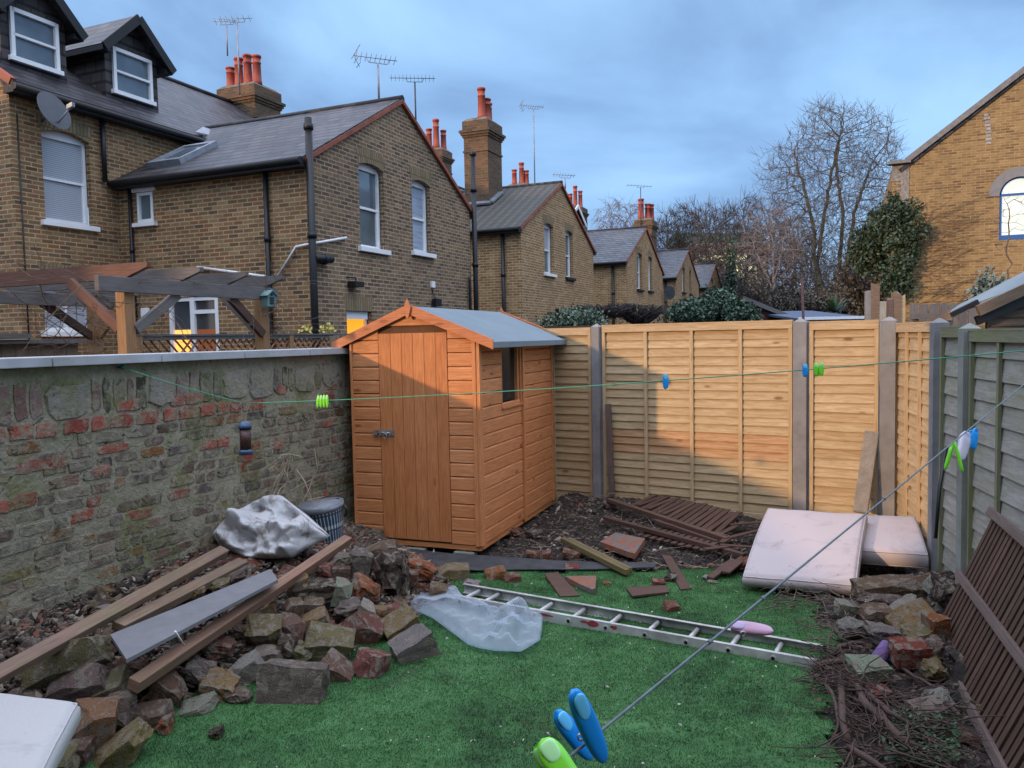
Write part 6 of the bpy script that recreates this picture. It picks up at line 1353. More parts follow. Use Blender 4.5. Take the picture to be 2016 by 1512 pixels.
# ================================================================== white sack, bucket, stems, plastic sheet
def px_shell(name, outline, dep, dirn, fold, thick, mat, nr=34, na=200, seed=1, floor=None, centre=None):
    """closed rumpled body whose silhouette follows measured corners; dep(px,py) gives distance"""
    cx, cy = centre or (sum(p[0] for p in outline) / len(outline), sum(p[1] for p in outline) / len(outline))
    angs = sorted([(math.atan2(y - cy, x - cx), math.hypot(x - cx, y - cy)) for x, y in outline])
    def R_at(a):
        n = len(angs)
        for i in range(n):
            a0, r0 = angs[i]; a1, r1 = angs[(i + 1) % n]; w0 = a1 - a0 if i < n - 1 else a1 + 2 * math.pi - a0; da = (a - a0) % (2 * math.pi)
            if da <= w0 + 1e-9:
                x0_, y0_, x1_, y1_ = r0 * math.cos(a0), r0 * math.sin(a0), r1 * math.cos(a1), r1 * math.sin(a1); t_ = 0; den = math.cos(a) * (y1_ - y0_) - math.sin(a) * (x1_ - x0_)
                return (x0_ * (y1_ - y0_) - y0_ * (x1_ - x0_)) / den if abs(den) > 1e-9 else r0
        return angs[0][1]
    mb = MB(); ids = {}
    for s_ in (0, 1):
        for j in range(nr + 1):
            for i in range(na):
                if j == 0 and s_ == 1: ids[(s_, j, i)] = ids[(0, j, i)]; continue
                a = -math.pi + 2 * math.pi * i / na; r_ = 1 - j / nr; x, y = cx + math.cos(a) * R_at(a) * r_, cy + math.sin(a) * R_at(a) * r_
                p = hd(x, y, dep(x, y)); b_ = math.sqrt(max(0, 1 - r_ * r_)); off = (thick * b_ + fold(x, y) * min(1, (1 - r_) * 5)) if s_ == 0 else -thick * b_ * .8
                p = p + dirn * off
                if floor is not None and p.z < floor: p.z = floor + (p.z - floor) * .05
                ids[(s_, j, i)] = len(mb.v); mb.v.append(p)
    for s_ in (0, 1):
        for j in range(nr):
            for i in range(na):
                i2 = (i + 1) % na; f = [ids[(s_, j, i)], ids[(s_, j, i2)], ids[(s_, j + 1, i2)], ids[(s_, j + 1, i)]]; f = list(dict.fromkeys(f))
                if len(f) > 2: mb.face(f if s_ == 0 else f[::-1], [(0, 0)] * len(f), .5, 0, True)
    return mb.build(name, mat)
M['sack'] = mattmat('dirty_white_woven_sack', (.48, .495, .515), (.20, .18, .16), .52, 3.2)
def ridge(x, y, sc, seed): 
    return 1 - 2 * abs(noise.noise(Vector((x * sc, y * sc, seed))))
def tri(x): return abs((x % 2) - 1) * 2 - 1
def crumple(x, y, waves): return sum(a * tri(((x * math.cos(t_) + y * math.sin(t_)) / L_) + ph + .16 * noise.noise(Vector((x * .012, y * .012, ph * 7)))) for a, L_, t_, ph in waves)
SW = [(.06, 62, .5, .2), (.05, 41, 1.9, .7), (.035, 30, 2.7, .1), (.022, 19, 1.2, .4), (.013, 12, .1, .9)]
PW = [(.022, 34, .4, .3), (.026, 23, 1.7, .1), (.018, 15, 2.6, .6), (.011, 9, 1.1, .2)]
def sfold(x, y):
    u, v = (x - 530) / 100, (y - 1040) / 60
    c1 = -.10 * math.exp(-(((y - 1000) - .25 * (x - 490)) / 14) ** 2) * (1 if 480 < x < 580 else .2)
    c2 = .09 * math.exp(-(((y - 1035) - .62 * (x - 480)) / 16) ** 2); c3 = -.06 * math.exp(-(((y - 1050) - .55 * (x - 470)) / 9) ** 2)
    c4 = .07 * math.exp(-(((y - 1052) + .10 * (x - 500)) / 12) ** 2) - .06 * math.exp(-abs((x - 512) - .4 * (y - 1040)) / 5) + .05 * math.exp(-abs((y - 1018) - .5 * (x - 560)) / 4) - .05 * math.exp(-abs((y - 1066) + .35 * (x - 560)) / 4)
    return .6 * (c1 + c2 + c3) + .5 * c4 + crumple(x, y * 1.4, SW)
OUT = [(433, 1032), (489, 993), (536, 975), (556, 976), (578, 994), (608, 1016), (650, 1055), (640, 1062), (600, 1082), (575, 1098), (528, 1100), (483, 1097), (455, 1086), (433, 1076), (419, 1052)]
fw_ = (-F_ + Z * .5).normalized()
sk = px_shell('bulk_sack', OUT, lambda x, y: 5.55 - (y - 1040) * .004, fw_, sfold, .125, M['sack'], centre=(530, 1045)); tag(sk, 'crumpled dirty white builder sack lying on the rubble by the garden wall', 'sack')
st_m = MB(); 
sp3_ = [hd(x, y, 5.28 - (y - 1040) * .004) for x, y in ((560, 985), (590, 1008), (622, 1036), (648, 1055))]; st_m.tube(sp3_, .006, 5); sp4 = [hd(x, y, 5.22) for x, y in ((598, 1022), (604, 1030), (602, 1044), (594, 1054))]; st_m.tube(sp4, [.006, .018, .02, .008], 6); st_m.build('sack_strap', M['sack'], sk)
bk_ = thing('bucket', 'dark blue bucket planter with white cutlery pattern and grey rim behind the sack', 'bucket', tuple(hd(630, 1040, 5.95)))
bc = hd(631, 992, 5.95); tl = (Z + R_ * -.14 + F_ * -.05).normalized()
def bucketmat():
    m, t, b = newmat('cutlery_patterned_plastic'); v = uvv(t); sp = node(t, 'ShaderNodeSeparateXYZ', {0: v})
    tcn = node(t, 'ShaderNodeTexCoord'); g_ = node(t, 'ShaderNodeSeparateXYZ', {0: tcn.outputs['UV']})
    U, V = g_.outputs[0], g_.outputs[1]
    ux = math_(t, 'SUBTRACT', math_(t, 'FRACT', math_(t, 'MULTIPLY', V, 26 / .4)), .5); vx = math_(t, 'FRACT', math_(t, 'MULTIPLY', U, 8.5))
    wd_ = ramp(t, vx, [(0, 0.0), (.05, .26), (.22, .34), (.34, .09), (.8, .10), (.9, .16), (.93, 0.0)]); f = math_(t, 'LESS_THAN', math_(t, 'ABSOLUTE', ux), wd_)
    t.links.new(mixc(t, f, (.018, .045, .075), (.42, .46, .50)), b.inputs['Base Color']); b.inputs['Roughness'].default_value = .5; return m
o = MB(); o.tube([bc - tl * .30, bc - tl * .15, bc - tl * .02], [.115, .145, .158], 28, caps=False); o.build('body', bucketmat(), bk_)
o = MB(); o.tube([bc - tl * .045, bc - tl * .045 + tl * .001, bc, bc + tl * .004, bc, bc - tl * .06], [.160, .168, .172, .166, .152, .146], 28, caps=False); gp = plain('grey_plastic_rim', (.20, .225, .26), .5, var=.15, scale=20); o.build('rim', gp, bk_)
o = MB(); o.tube([bc - tl * .004, bc - tl * .11], [.1512, .1435], 28, caps=False); o.build('dark_inside', M['black'], bk_); o = MB(); o.tube([bc - tl * .10, bc - tl * .09], [.143, .138], 28); o.build('soil_fill', M['soil'], bk_)  # black inner ring paints the shade inside the open bucket
o = MB(); h0_ = bc + R_ * .175; o.tube([h0_ + Z * -.01, h0_ + R_ * .02 - Z * .04, h0_ + R_ * .012 - Z * .085, h0_ - Z * .09], .013, 6); o.build('handle', M['black'], bk_)
stems = MB(); dd_ = 5.85
for L_ in ([(533, 974), (545, 940), (556, 928), (562, 915), (571, 903), (572, 893)], [(538, 975), (548, 950), (560, 927), (566, 905), (568, 900)], [(546, 975), (552, 962), (565, 950), (566, 930), (570, 905), (571, 892)], [(619, 885), (624, 915), (625, 925), (615, 943), (560, 972)], [(615, 943), (608, 965), (590, 998)], [(584, 925), (600, 948), (612, 978), (615, 995)], [(571, 894), (555, 895), (545, 905), (530, 917), (519, 925)], [(568, 895), (556, 903), (545, 912), (527, 925)], [(555, 908), (562, 930), (571, 951)], [(605, 985), (640, 977), (620, 995), (600, 1009)], [(510, 983), (515, 972), (525, 966), (533, 965)], [(553, 900), (545, 905), (541, 915), (530, 926)], [(575, 895), (590, 898), (598, 901)]):
    stems.tube([hd(x, y, dd_ + random.uniform(-.03, .03)) for x, y in L_], [.0042 - .0022 * k / len(L_) for k in range(len(L_))], 5, caps=False)
q = stems.build('dry_stems', M['straw'], None, loc=tuple(hd(570, 940, dd_))); tag(q, 'dry straw coloured bent plant stems rising behind the sack', 'dead plant')
# plastic sheet
def filmmat():
    m = bpy.data.materials.new('cloudy_plastic_film'); m.use_nodes = True; t = m.node_tree; t.nodes.clear(); out = node(t, 'ShaderNodeOutputMaterial'); v = objv(t)
    b = node(t, 'ShaderNodeBsdfPrincipled', {'Base Color': (.55, .62, .70, 1), 'Roughness': .32, 'Specular IOR Level': .6}); tr_ = node(t, 'ShaderNodeBsdfTransparent', {'Color': (.9, .95, 1, 1)}); tl_ = node(t, 'ShaderNodeBsdfTranslucent', {'Color': (.55, .65, .78, 1)})
    m1 = node(t, 'ShaderNodeMixShader', {0: .35, 1: b.outputs[0], 2: tl_.outputs[0]}); fz = node(t, 'ShaderNodeLayerWeight', {'Blend': .35}); op = ramp(t, fz.outputs['Facing'], [(0, .84), (.5, .62), (.9, .2), (1, .1)])
    m2 = node(t, 'ShaderNodeMixShader', {0: op, 1: m1.outputs[0], 2: tr_.outputs[0]}); t.links.new(m2.outputs[0], out.inputs[0]); bump(t, b, nz(t, v, 12, 4, .6), .35, .02); return m
OUTP = [(799, 1182), (818, 1163), (856, 1149), (880, 1149), (889, 1164), (907, 1176), (950, 1190), (990, 1203), (1025, 1200), (1056, 1206), (1069, 1214), (1067, 1240), (1064, 1260), (1045, 1272), (1026, 1283), (976, 1281), (945, 1276), (920, 1268), (901, 1253), (875, 1234), (848, 1214), (820, 1202), (804, 1194)]
def pdep(x, y): p = hz(x, y, .06); return (p - EYE).dot(F_)
def pfold(x, y):
    w_ = max(.3, min(1.25, (x - 930) / 60))
    return w_ * crumple(x, y * 1.3, PW) + .05 * math.exp(-(((y - 1200) - .12 * (x - 850)) / 6) ** 2) * (x < 960) + .035 * ridge(x * .5, y, .02, 2)
pl = px_shell('plastic_sheet', OUTP, pdep, (Z * .9 - F_ * .2).normalized(), pfold, .035, filmmat(), 34, 220, centre=(935, 1218)); tag(pl, 'crumpled translucent white plastic sheet lying over the ladder end on the lawn', 'plastic sheet')
# ================================================================== bird feeder, washing lines, pegs
fe = thing('bird_feeder', 'hanging seed feeder with blue cap and base in front of the garden wall', 'bird feeder', tuple(hd(483, 895, 4.85)))
ft, fb_ = hd(482, 829, 4.85), hd(484, 895, 4.85); ax = (fb_ - ft); H_ = ax.length; ax.normalize()
bl = plain('blue_plastic', (.03, .075, .16), .35, var=.1)
o = MB(); o.tube([ft, ft + ax * .012, ft + ax * .03, ft + ax * .045], [.014, .030, .040, .041], 20); o.build('cap', bl, fe)
sd_m, t_, b_s = newmat('red_seed'); vo = node(t_, 'ShaderNodeTexVoronoi', {'Vector': objv(t_, 1), 'Scale': 130.0}); t_.links.new(ramp(t_, vo.outputs['Distance'], [(0, (.14, .045, .03)), (.6, (.03, .012, .012))]), b_s.inputs['Base Color']); b_s.inputs['Roughness'].default_value = .4
o = MB(); o.tube([ft + ax * .045, fb_ - ax * .028], .033, 20); o.build('tube', sd_m, fe); o = MB(); o.tube([fb_ - ax * .03, fb_ - ax * .02, fb_], [.036, .042, .040], 20); o.build('base', bl, fe)
J = hd(481, 794, 4.85); o = MB(); o.tube([ft, J + Vector((.03, 0, -.01)), J + Vector((.035, 0, .002)), J], .0015, 5, caps=False); o.tube([J, J + Vector((-.03, 0, -.004)), J + Vector((-.045, 0, -.03))], .0015, 5, caps=False); o.build('wire', M['straw'], fe)
GL = plain('green_line', (.02, .30, .18), .5, var=.1, scale=40)
def sag(p, q, n, s_): return [p.lerp(q, k / n) - Z * s_ * 4 * (k / n) * (1 - k / n) for k in range(n + 1)]
E1 = hd(2016, 673, 3.15); EE = E1 + (E1 - J).normalized() * 1.2
l1 = MB(); l1.tube(sag(hp, J, 8, .01), .0026, 6); o = l1.build('washing_line', GL, None, loc=tuple(J)); tag(o, 'short green line end from the wall hook down to the feeder', 'line')
l1 = MB(); LP = sag(J, EE, 40, .05); l1.tube(LP, .0024, 6); o = l1.build('washing_line', GL, None, loc=tuple(J)); tag(o, 'long green washing line crossing the shed and back fence', 'line')
def line_at(x, P):
    best = None
    for a, b_ in zip(P, P[1:]):
        for k in range(12):
            p = a.lerp(b_, k / 12); c = CM @ np.array(p - EYE); xx = 1008 + F_PX * c[0] / c[2]
            if best is None or abs(xx - x) < best[0]: best = (abs(xx - x), p, c[2])
    return best[1], best[2]
R0 = hd(1100, 1507, .80); R1 = hd(2016, 757, 2.5); rd = (R1 - R0).normalized()
rp = MB(); RPts = [R0 - rd * .45] + [R0.lerp(R1, k / 30) for k in range(31)] + [R1 + rd * .6]; rp.tube(RPts, .0017, 8)
for x in (1130 * 0 + 1395, 1500, 1742):
    p, _ = line_at(x, RPts); rp.tube([p - rd * .004, p + rd * .004], .0030, 8)
o = rp.build('washing_line', plain('grey_blue_cord', (.13, .17, .19), .5, var=.2, scale=60), None, loc=tuple(R0)); tag(o, 'grey blue cord running diagonally close to the viewer', 'line')
def plast(nm, c): 
    m, t, b = newmat(nm); b.inputs['Base Color'].default_value = (*c, 1); b.inputs['Roughness'].default_value = .3; b.inputs['Subsurface Weight'].default_value = .25; b.inputs['Subsurface Radius'].default_value = (.01, .01, .01); b.inputs['Subsurface Scale'].default_value = .3; return m
PW_ = plast('lilac_grip', (.50, .42, .66)); PB, PG, PW, PP, PLB, PLG = plast('blue_peg', (.008, .30, .78)), plast('green_peg', (.20, .72, .04)), plast('white_peg', (.50, .50, .60)), plast('pink_peg', (.58, .36, .52)), plast('pale_blue_grip', (.16, .62, .92)), plast('pale_green_grip', (.45, .88, .40))
def jaw(mb, p, q, w_, th, face, mi=0, dent=True, r=.5):
    p, q, face = Vector(p), Vector(q), Vector(face); d = (q - p); L = d.length; d.normalize(); s_ = d.cross(face).normalized(); f_ = s_.cross(d).normalized()
    n = 22; m_ = 14; i0 = len(mb.v)
    for k in range(n + 1):
        t_ = k / n; e = (1 - abs(2 * t_ - 1) ** 3.2) ** .5; ww = w_ / 2 * e * (1.05 - .15 * t_); hh_ = th / 2 * (.35 + .65 * e)
        dn_ = (-.35 * th * math.exp(-((t_ - .17) / .09) ** 2) if dent else 0)
        for j in range(m_):
            a = 2 * math.pi * j / m_; x, y = math.cos(a), math.sin(a); x = math.copysign(abs(x) ** .7, x); y = math.copysign(abs(y) ** .7, y)
            mb.v.append(p + d * L * t_ + s_ * ww * x + f_ * (hh_ * y + (dn_ * (1 - abs(x)) if y > 0 else 0)))
    for k in range(n):
        for j in range(m_): mb.face([i0 + k * m_ + j, i0 + k * m_ + (j + 1) % m_, i0 + (k + 1) * m_ + (j + 1) % m_, i0 + (k + 1) * m_ + j], [(0, 0)] * 4, r, mi, True)
    mb.face([i0 + j for j in range(m_)][::-1], [(0, 0)] * m_, r, mi, True); mb.face([i0 + n * m_ + j for j in range(m_)], [(0, 0)] * m_, r, mi, True)
def peg(label, jaws, mats, gripm=None, grp='clothes pegs on the lines', spring=None):
    """jaws: (px0,py0,d0,px1,py1,d1,w,th,facevec)"""
    c = hd(*jaws[0][:3]); t = thing('clothes_peg', label, 'clothes peg', tuple(c), 0, grp)
    for (x0, y0, d0, x1, y1, d1, w_, th, fv) in jaws:
        mb = MB(); jaw(mb, hd(x0, y0, d0), hd(x1, y1, d1), w_, th, fv); o = mb.build('jaw', mats, t)
        if gripm:
            p, q = hd(x0, y0, d0), hd(x1, y1, d1); f = Vector(fv); d = (q - p).normalized(); s_ = d.cross(f).normalized(); f_ = s_.cross(d).normalized(); L = (q - p).length
            g = MB(); jaw(g, p + d * L * .04 + f_ * th * .42, p + d * L * .36 + f_ * th * .42, w_ * .66, th * .3, fv, 0, False); g.build('grip', gripm, o)
    if spring:
        s = MB(); c = hd(*spring[:3]); a_ = Vector(spring[3]); 
        pts = [c + a_ * (.003 * k / 20 - .001) + (R_ * math.cos(k * .9) + D_ * math.sin(k * .9)) * .0035 for k in range(30)]; s.tube(pts, .0007, 5); s.build('spring', M['metal'], t)
    return t
tc_ = -F_
peg('large blue peg clipped on the near cord next to the green one', [(1127, 1358, .80, 1190, 1500, .84, .0240, .0125, (tc_ + R_ * .45 + D_ * -.35)), (1093, 1400, .85, 1165, 1494, .87, .0215, .011, (tc_ + R_ * .5 - D_ * .6))], PB, PLB, spring=(1143, 1450, .83, -F_))
o = MB(); jaw(o, hd(1176, 1452, .815), hd(1192, 1484, .83), .012, .003, tc_ + R_ * .45 - D_ * .35); 
peg('large lime green peg at the bottom edge on the near cord', [(1066, 1454, .74, 1150, 1580, .72, .026, .012, (tc_ - D_ * .3 + R_ * .3)), (1058, 1462, .765, 1120, 1590, .76, .022, .010, (tc_ - D_ * .3 - R_ * .4))], PG, PLG, spring=(1092, 1512, .745, -F_))
peg('pink and lilac peg lying along the near cord above the ladder', [(1437, 1231, 1.12, 1523, 1243, 1.10, .0185, .009, (tc_ - D_ * .9)), (1437, 1236, 1.125, 1510, 1246, 1.12, .017, .008, (tc_ + D_ * .4))], PP, PW_, spring=(1462, 1247, 1.105, -F_))
peg('green peg with spread legs hanging on the far part of the near cord', [(1879, 868, 2.02, 1895, 930, 2.0, .011, .009, (R_ - F_ * .5)), (1877, 870, 2.02, 1860, 926, 2.02, .010, .009, (-R_ - F_ * .5))], PG)
peg('whitish peg between the green and the blue one on the near cord', [(1905, 850, 2.08, 1890, 906, 2.04, .036, .011, tc_ + R_ * .3), (1900, 852, 2.11, 1893, 902, 2.09, .032, .010, tc_)], PW)
peg('blue peg at the far end of the near cord beside the fence', [(1921, 842, 2.13, 1917, 886, 2.12, .020, .010, tc_ + R_ * .4), (1913, 846, 2.16, 1915, 884, 2.15, .018, .010, tc_ - R_ * .3)], PB)
def lpeg(x, w_, h_, lab, m, gm=None, tilt=0, dual=True):
    p, d = line_at(x, LP); c = CM @ np.array(p - EYE); y = 756 + F_PX * c[1] / c[2]; sc = d / F_PX
    J_ = [(x - tilt, y - h_ * .45, d - .012, x + tilt, y + h_ * .55, d - .012, w_ * sc, .010, tc_)]
    if dual: J_.append((x - tilt + 1, y - h_ * .4, d + .010, x + tilt + 2, y + h_ * .52, d + .012, w_ * sc * .9, .010, F_))
    return peg(lab, J_, m, gm)
lpeg(1310, 11, 31, 'blue peg on the green line in front of the middle fence panel', PB, PLB); lpeg(1585, 11, 27, 'blue peg on the green line in front of the concrete post', PB, PLB)
lpeg(1607, 10, 28, 'left one of two green pegs side by side right of the concrete post', PG, PLG, 1); lpeg(1617, 9, 28, 'right one of two green pegs side by side right of the concrete post', PG, PLG, -1)
for k, x in enumerate((626, 632, 638, 644)):
    lpeg(x, 6, 26, ['first', 'second', 'third', 'fourth'][k] + ' from the left of four green pegs bunched on the line by the wall', PG, PLG, -1 + k * .5, False)
# ================================================================== hall on the right
hl = thing('brick_hall', 'large orange brown brick hall with arched blue window on the right', 'hall', tuple(A * 24 + NB * 6))
HA = 24.0
def HP(n, z_, off=0): return A * (HA + off) + NB * n + Z * z_
hb = MB(); wn0, wn1 = 3.66, 4.56; hole = [(wn0, 4.08), (wn1, 4.08), (wn1, 5.24)] + [((wn0 + wn1) / 2 + (wn1 - wn0) / 2 * math.cos(a), 5.24 + (wn1 - wn0) / 2 * math.sin(a)) for a in [math.pi * k / 12 for k in range(1, 12)]] + [(wn0, 5.24)]
wall(hb, NB, -A, -HA, [(1.15, 0), (10.5, 0), (10.5, 8.9), (6.0, 9.63), (1.56, 6.28), (1.15, 6.24)][:2] + [(10.5, 6.28), (6.03, 9.65), (1.56, 6.28), (1.15, 6.24)], [hole], .12)
wall(hb, A, -NB, -1.15, [(HA, 0), (HA + 14, 0), (HA + 14, 6.2), (HA, 6.2)]); wall(hb, A, NB, 10.5, [(HA, 0), (HA + 14, 0), (HA + 14, 6.2), (HA, 6.2)])
hb.build('wall', M['hall_brick'], hl)
r = MB(); slab(r, HP(1.30, 6.12, -.05), HP(6.03, 9.70, -.05), HP(6.03, 9.70, 14), HP(1.30, 6.12, 14), .10); slab(r, HP(6.03, 9.70, -.05), HP(10.7, 6.15, -.05), HP(10.7, 6.15, 14), HP(6.03, 9.70, 14), .10); r.build('roof', M['slate'], hl)
v = MB(); v.beam(HP(1.50, 6.34, -.07), HP(6.03, 9.74, -.07), .14, .10, -A); v.box(HP(1.32, 6.30, -.04), NB * .27, A * .15, Z * .04); v.build('coping', plain('stone_coping', (.22, .215, .21), .85, var=.2), hl)
q = MB(); q.box(HP(1.46, 5.6, -.012), NB * .10, A * .01, Z * .66); q.box(HP(1.25, 6.02, -.012), NB * .11, A * .01, Z * .2); 
for z_ in range(9): q.box(HP(1.46 - .12, 5.0 + z_ * .15, -.010), NB * .09, A * .008, Z * .025)
q.build('mortar_repair', plain('pale_mortar_streak', (.33, .31, .28), .9, var=.3, scale=12), hl)
q = MB(); 
for k in range(9): q.box(HP(3.42 - abs(k - 4) * .006 - k * .008, 6.95 + k * .09 - .35, -.008), NB * (.05 + .02 * (k % 2)), A * .006, Z * .03)
q.build('mortar_repair', plain('white_mortar_streak', (.42, .42, .42), .9, var=.3, scale=12), hl)
ar = MB(); cxn = (wn0 + wn1) / 2; r0, r1 = (wn1 - wn0) / 2 + .005, (wn1 - wn0) / 2 + .25
for k in range(16):
    a0, a1 = math.pi * k / 16, math.pi * (k + 1) / 16
    ar.prism([HP(cxn + r0 * math.cos(a0), 5.22 + r0 * math.sin(a0), -.001), HP(cxn + r1 * math.cos(a0), 5.22 + r1 * math.sin(a0), -.001), HP(cxn + r1 * math.cos(a1), 5.22 + r1 * math.sin(a1), -.001), HP(cxn + r0 * math.cos(a1), 5.22 + r0 * math.sin(a1), -.001)], -A * .02)
ar.build('window_arch', plain('grey_painted_arch', (.21, .215, .225), .8, var=.1), hl)
bf = MB(); rr_ = (wn1 - wn0) / 2
for s_ in (wn0 + .03, wn1 - .03): bf.box(HP(s_, 4.66, .07), NB * .03, A * .03, Z * .58)
bf.box(HP(cxn, 4.14, .065), NB * rr_, A * .035, Z * .07); bf.box(HP(cxn, 5.24, .068), NB * (rr_ - .06), A * .03, Z * .028)
bf.tube([HP(cxn + (rr_ - .025) * math.cos(a), 5.24 + (rr_ - .025) * math.sin(a), .07) for a in [math.pi * k / 16 for k in range(17)]], .028, 6)
bw = bf.build('window', plain('blue_window_paint', (.015, .11, .35), .5, var=.1), hl)
pn = MB(); pn.poly([HP(s_, z_, .09) for s_, z_ in hole]); pn.build('pane', M['pane_skyglow'], bw)
# ================================================================== vegetation
def bark(nm, c): return plain(nm, c, .9, var=.25, scale=3, bmp=.3)
M['bark_g'] = bark('greenish_bark', (.095, .09, .06)); M['bark_d'] = bark('dark_bark', (.055, .045, .042)); M['bark_p'] = bark('purple_brown_twig', (.085, .070, .070)); M['bark_w'] = bark('pale_birch_bark', (.26, .22, .21)); M['bark_l'] = bark('lilac_grey_twig', (.20, .16, .19))
def bare_tree(name, label, base, H, spread, trunks, seed, mat, twigm=None, levels=5, r0=.2, droop=0, fork=.25, group='bare trees beyond the gardens', nb=3, fine=3, wob=.18, lean=0, twr=.010, tmax=999999, sub=5):
    r_ = random.Random(seed); t = thing(name, label, 'tree', tuple(base), 0, group); mb, tw_ = MB(), MB(); base = Vector(base); cnt = [0]
    def grow(p, d, L, rad, lv):
        n = 4 if lv > 1 else 3; pts = [p]; rr_ = [rad]; dd = d
        for k in range(n):
            dd = (dd + Vector([r_.gauss(0, wob) for _ in range(3)]) + Z * ((.10 if lv > 2 else -droop) )).normalized(); p = p + dd * L / n; pts.append(p); rr_.append(max(rad * (1 - .42 * (k + 1) / n), twr))
        (mb if lv >= 3 else tw_).tube(pts, rr_, 7 if lv >= 4 else 4 if lv >= 2 else 3, caps=False); cnt[0] += 1
        if lv == 0 or cnt[0] > tmax: return
        m_ = nb + (1 if r_.random() < .5 else 0)
        for k in range(m_):
            a = r_.uniform(0, 6.28); s_ = dd.orthogonal().normalized(); s_ = Matrix.Rotation(a, 3, dd) @ s_; sp = spread * r_.uniform(.6, 1.25); nd = (dd + s_ * sp).normalized()
            q = pts[-1] if k < 2 else pts[r_.randint(max(1, n - 2), n)]; grow(q, nd, L * r_.uniform(.62, .85), rr_[-1] * r_.uniform(.62, .85), lv - 1)
    for (dx, dy, lx, sc) in trunks:
        p0 = base + R_ * dx + Vector((0, dy, 0)); d0 = (Z + R_ * lx).normalized(); pts = [p0, p0 + d0 * H * .12, p0 + d0 * H * .3 * sc + R_ * -lx * .3]; 
        mb.tube(pts, [r0 * 1.3 * sc, r0 * sc, r0 * .8 * sc], 9, caps=False); grow(pts[-1], (d0 + Z * .3).normalized(), H * .22 * sc, r0 * .78 * sc, levels)
    mb.build('trunk', M[mat], t); tw_.build('crown', M[twigm or mat], t); return t
def bpos(px, d, z=0): p = hd(px, 700, d); p.z = z; return p
from mathutils.kdtree import KDTree
def crown_tree(name, label, base, stems, crown, seed, mat, twigm, nat=1400, step=.35, infl=3.0, kill=.6, leaf=.008, droop=0.0, twn=3, twl=.5, shell=.5, group='bare trees beyond the gardens', ex=2.35, flat=1.0):
    """stems: lists of points; crown: (centre, rx, ry, rz). Branches grow toward points spread through the crown."""
    r_ = random.Random(seed); t = thing(name, label, 'tree', tuple(base), 0, group); P, par = [Vector(base)], [-1]
    for st in stems:
        last = 0; pts = [Vector(base)] + [Vector(q) for q in st]
        for a, b_ in zip(pts, pts[1:]):
            n = max(1, int((b_ - a).length / step))
            for k in range(1, n + 1): P.append(a.lerp(b_, k / n) + Vector([r_.gauss(0, .03) for _ in range(3)])); par.append(last); last = len(P) - 1
    c, rx, ry, rz = crown; c = Vector(c); att = []
    while len(att) < nat:
        q = Vector([r_.uniform(-1, 1) for _ in range(3)])
        if q.length > 1 or (q.length < shell and r_.random() < .6) or (q.z < -.2 and r_.random() > flat): continue
        w_ = 1 + noise.noise(q * 2 + Vector((seed, 0, 0))) * .25; att.append(c + Vector((q.x * rx, q.y * ry, q.z * rz)) * w_)
    alive = att; D = {}
    for it in range(46):
        kd = KDTree(len(P)); [kd.insert(p, i) for i, p in enumerate(P)]; kd.balance(); pull = {}; nxt = []
        for a in alive:
            co, i, d = kd.find(a)
            if d < kill: continue
            nxt.append(a)
            if d < infl * (3 if it < 4 else 1): pull.setdefault(i, []).append((a - co).normalized())
        alive = nxt
        if not pull or len(alive) < nat * .02: break
        for i, vs in pull.items():
            d = sum(vs, Vector()); 
            if d.length < 1e-3: continue
            d = (d.normalized() + Vector([r_.gauss(0, .09) for _ in range(3)]) - Z * droop).normalized()
            q = P[i] + d * step
            if i in D and any((P[k] - q).length < step * .3 for k in D[i]): continue
            P.append(q); par.append(i); D.setdefault(i, []).append(len(P) - 1)
    n = len(P); w_ = [0.0] * n; ch = [[] for _ in range(n)]
    for i in range(n - 1, 0, -1):
        if w_[i] == 0: w_[i] = leaf ** ex
        w_[par[i]] += w_[i]; ch[par[i]].append(i)
    R = [max(x, 1e-9) ** (1 / ex) for x in w_]; tr_, cr_ = MB(), MB()
    for i in range(1, n):
        m_ = tr_ if R[i] > leaf * 5 else cr_; rp_ = min(R[par[i]], R[i] * 1.35)
        m_.tube([P[par[i]], P[i]], [rp_, R[i]], 7 if R[i] > leaf * 5 else 4 if R[i] > leaf * 2 else 3, caps=False)
        if R[i] < leaf * 2.0:
            for k in range(twn if not ch[i] else 1):
                d = ((P[i] - P[par[i]]).normalized() * .9 + Vector([r_.gauss(0, .42) for _ in range(3)]) - Z * droop * 1.5).normalized(); q = P[i]; pts = [q]
                for s2 in range(3): d = (d + Vector([r_.gauss(0, .12) for _ in range(3)]) - Z * droop).normalized(); q = q + d * twl / 3 * r_.uniform(.6, 1.3); pts.append(q)
                cr_.tube(pts, [leaf * .85, leaf * .75, leaf * .6, leaf * .45], 3, caps=False)
    tr_.build('trunk', M[mat], t); cr_.build('crown', M[twigm], t); return t
def hq(px, py, d, dy=0): p = hd(px, py, d); return p + Vector((0, dy, 0))
M['bark_t'] = bark('grey_brown_twig', (.135, .115, .105))
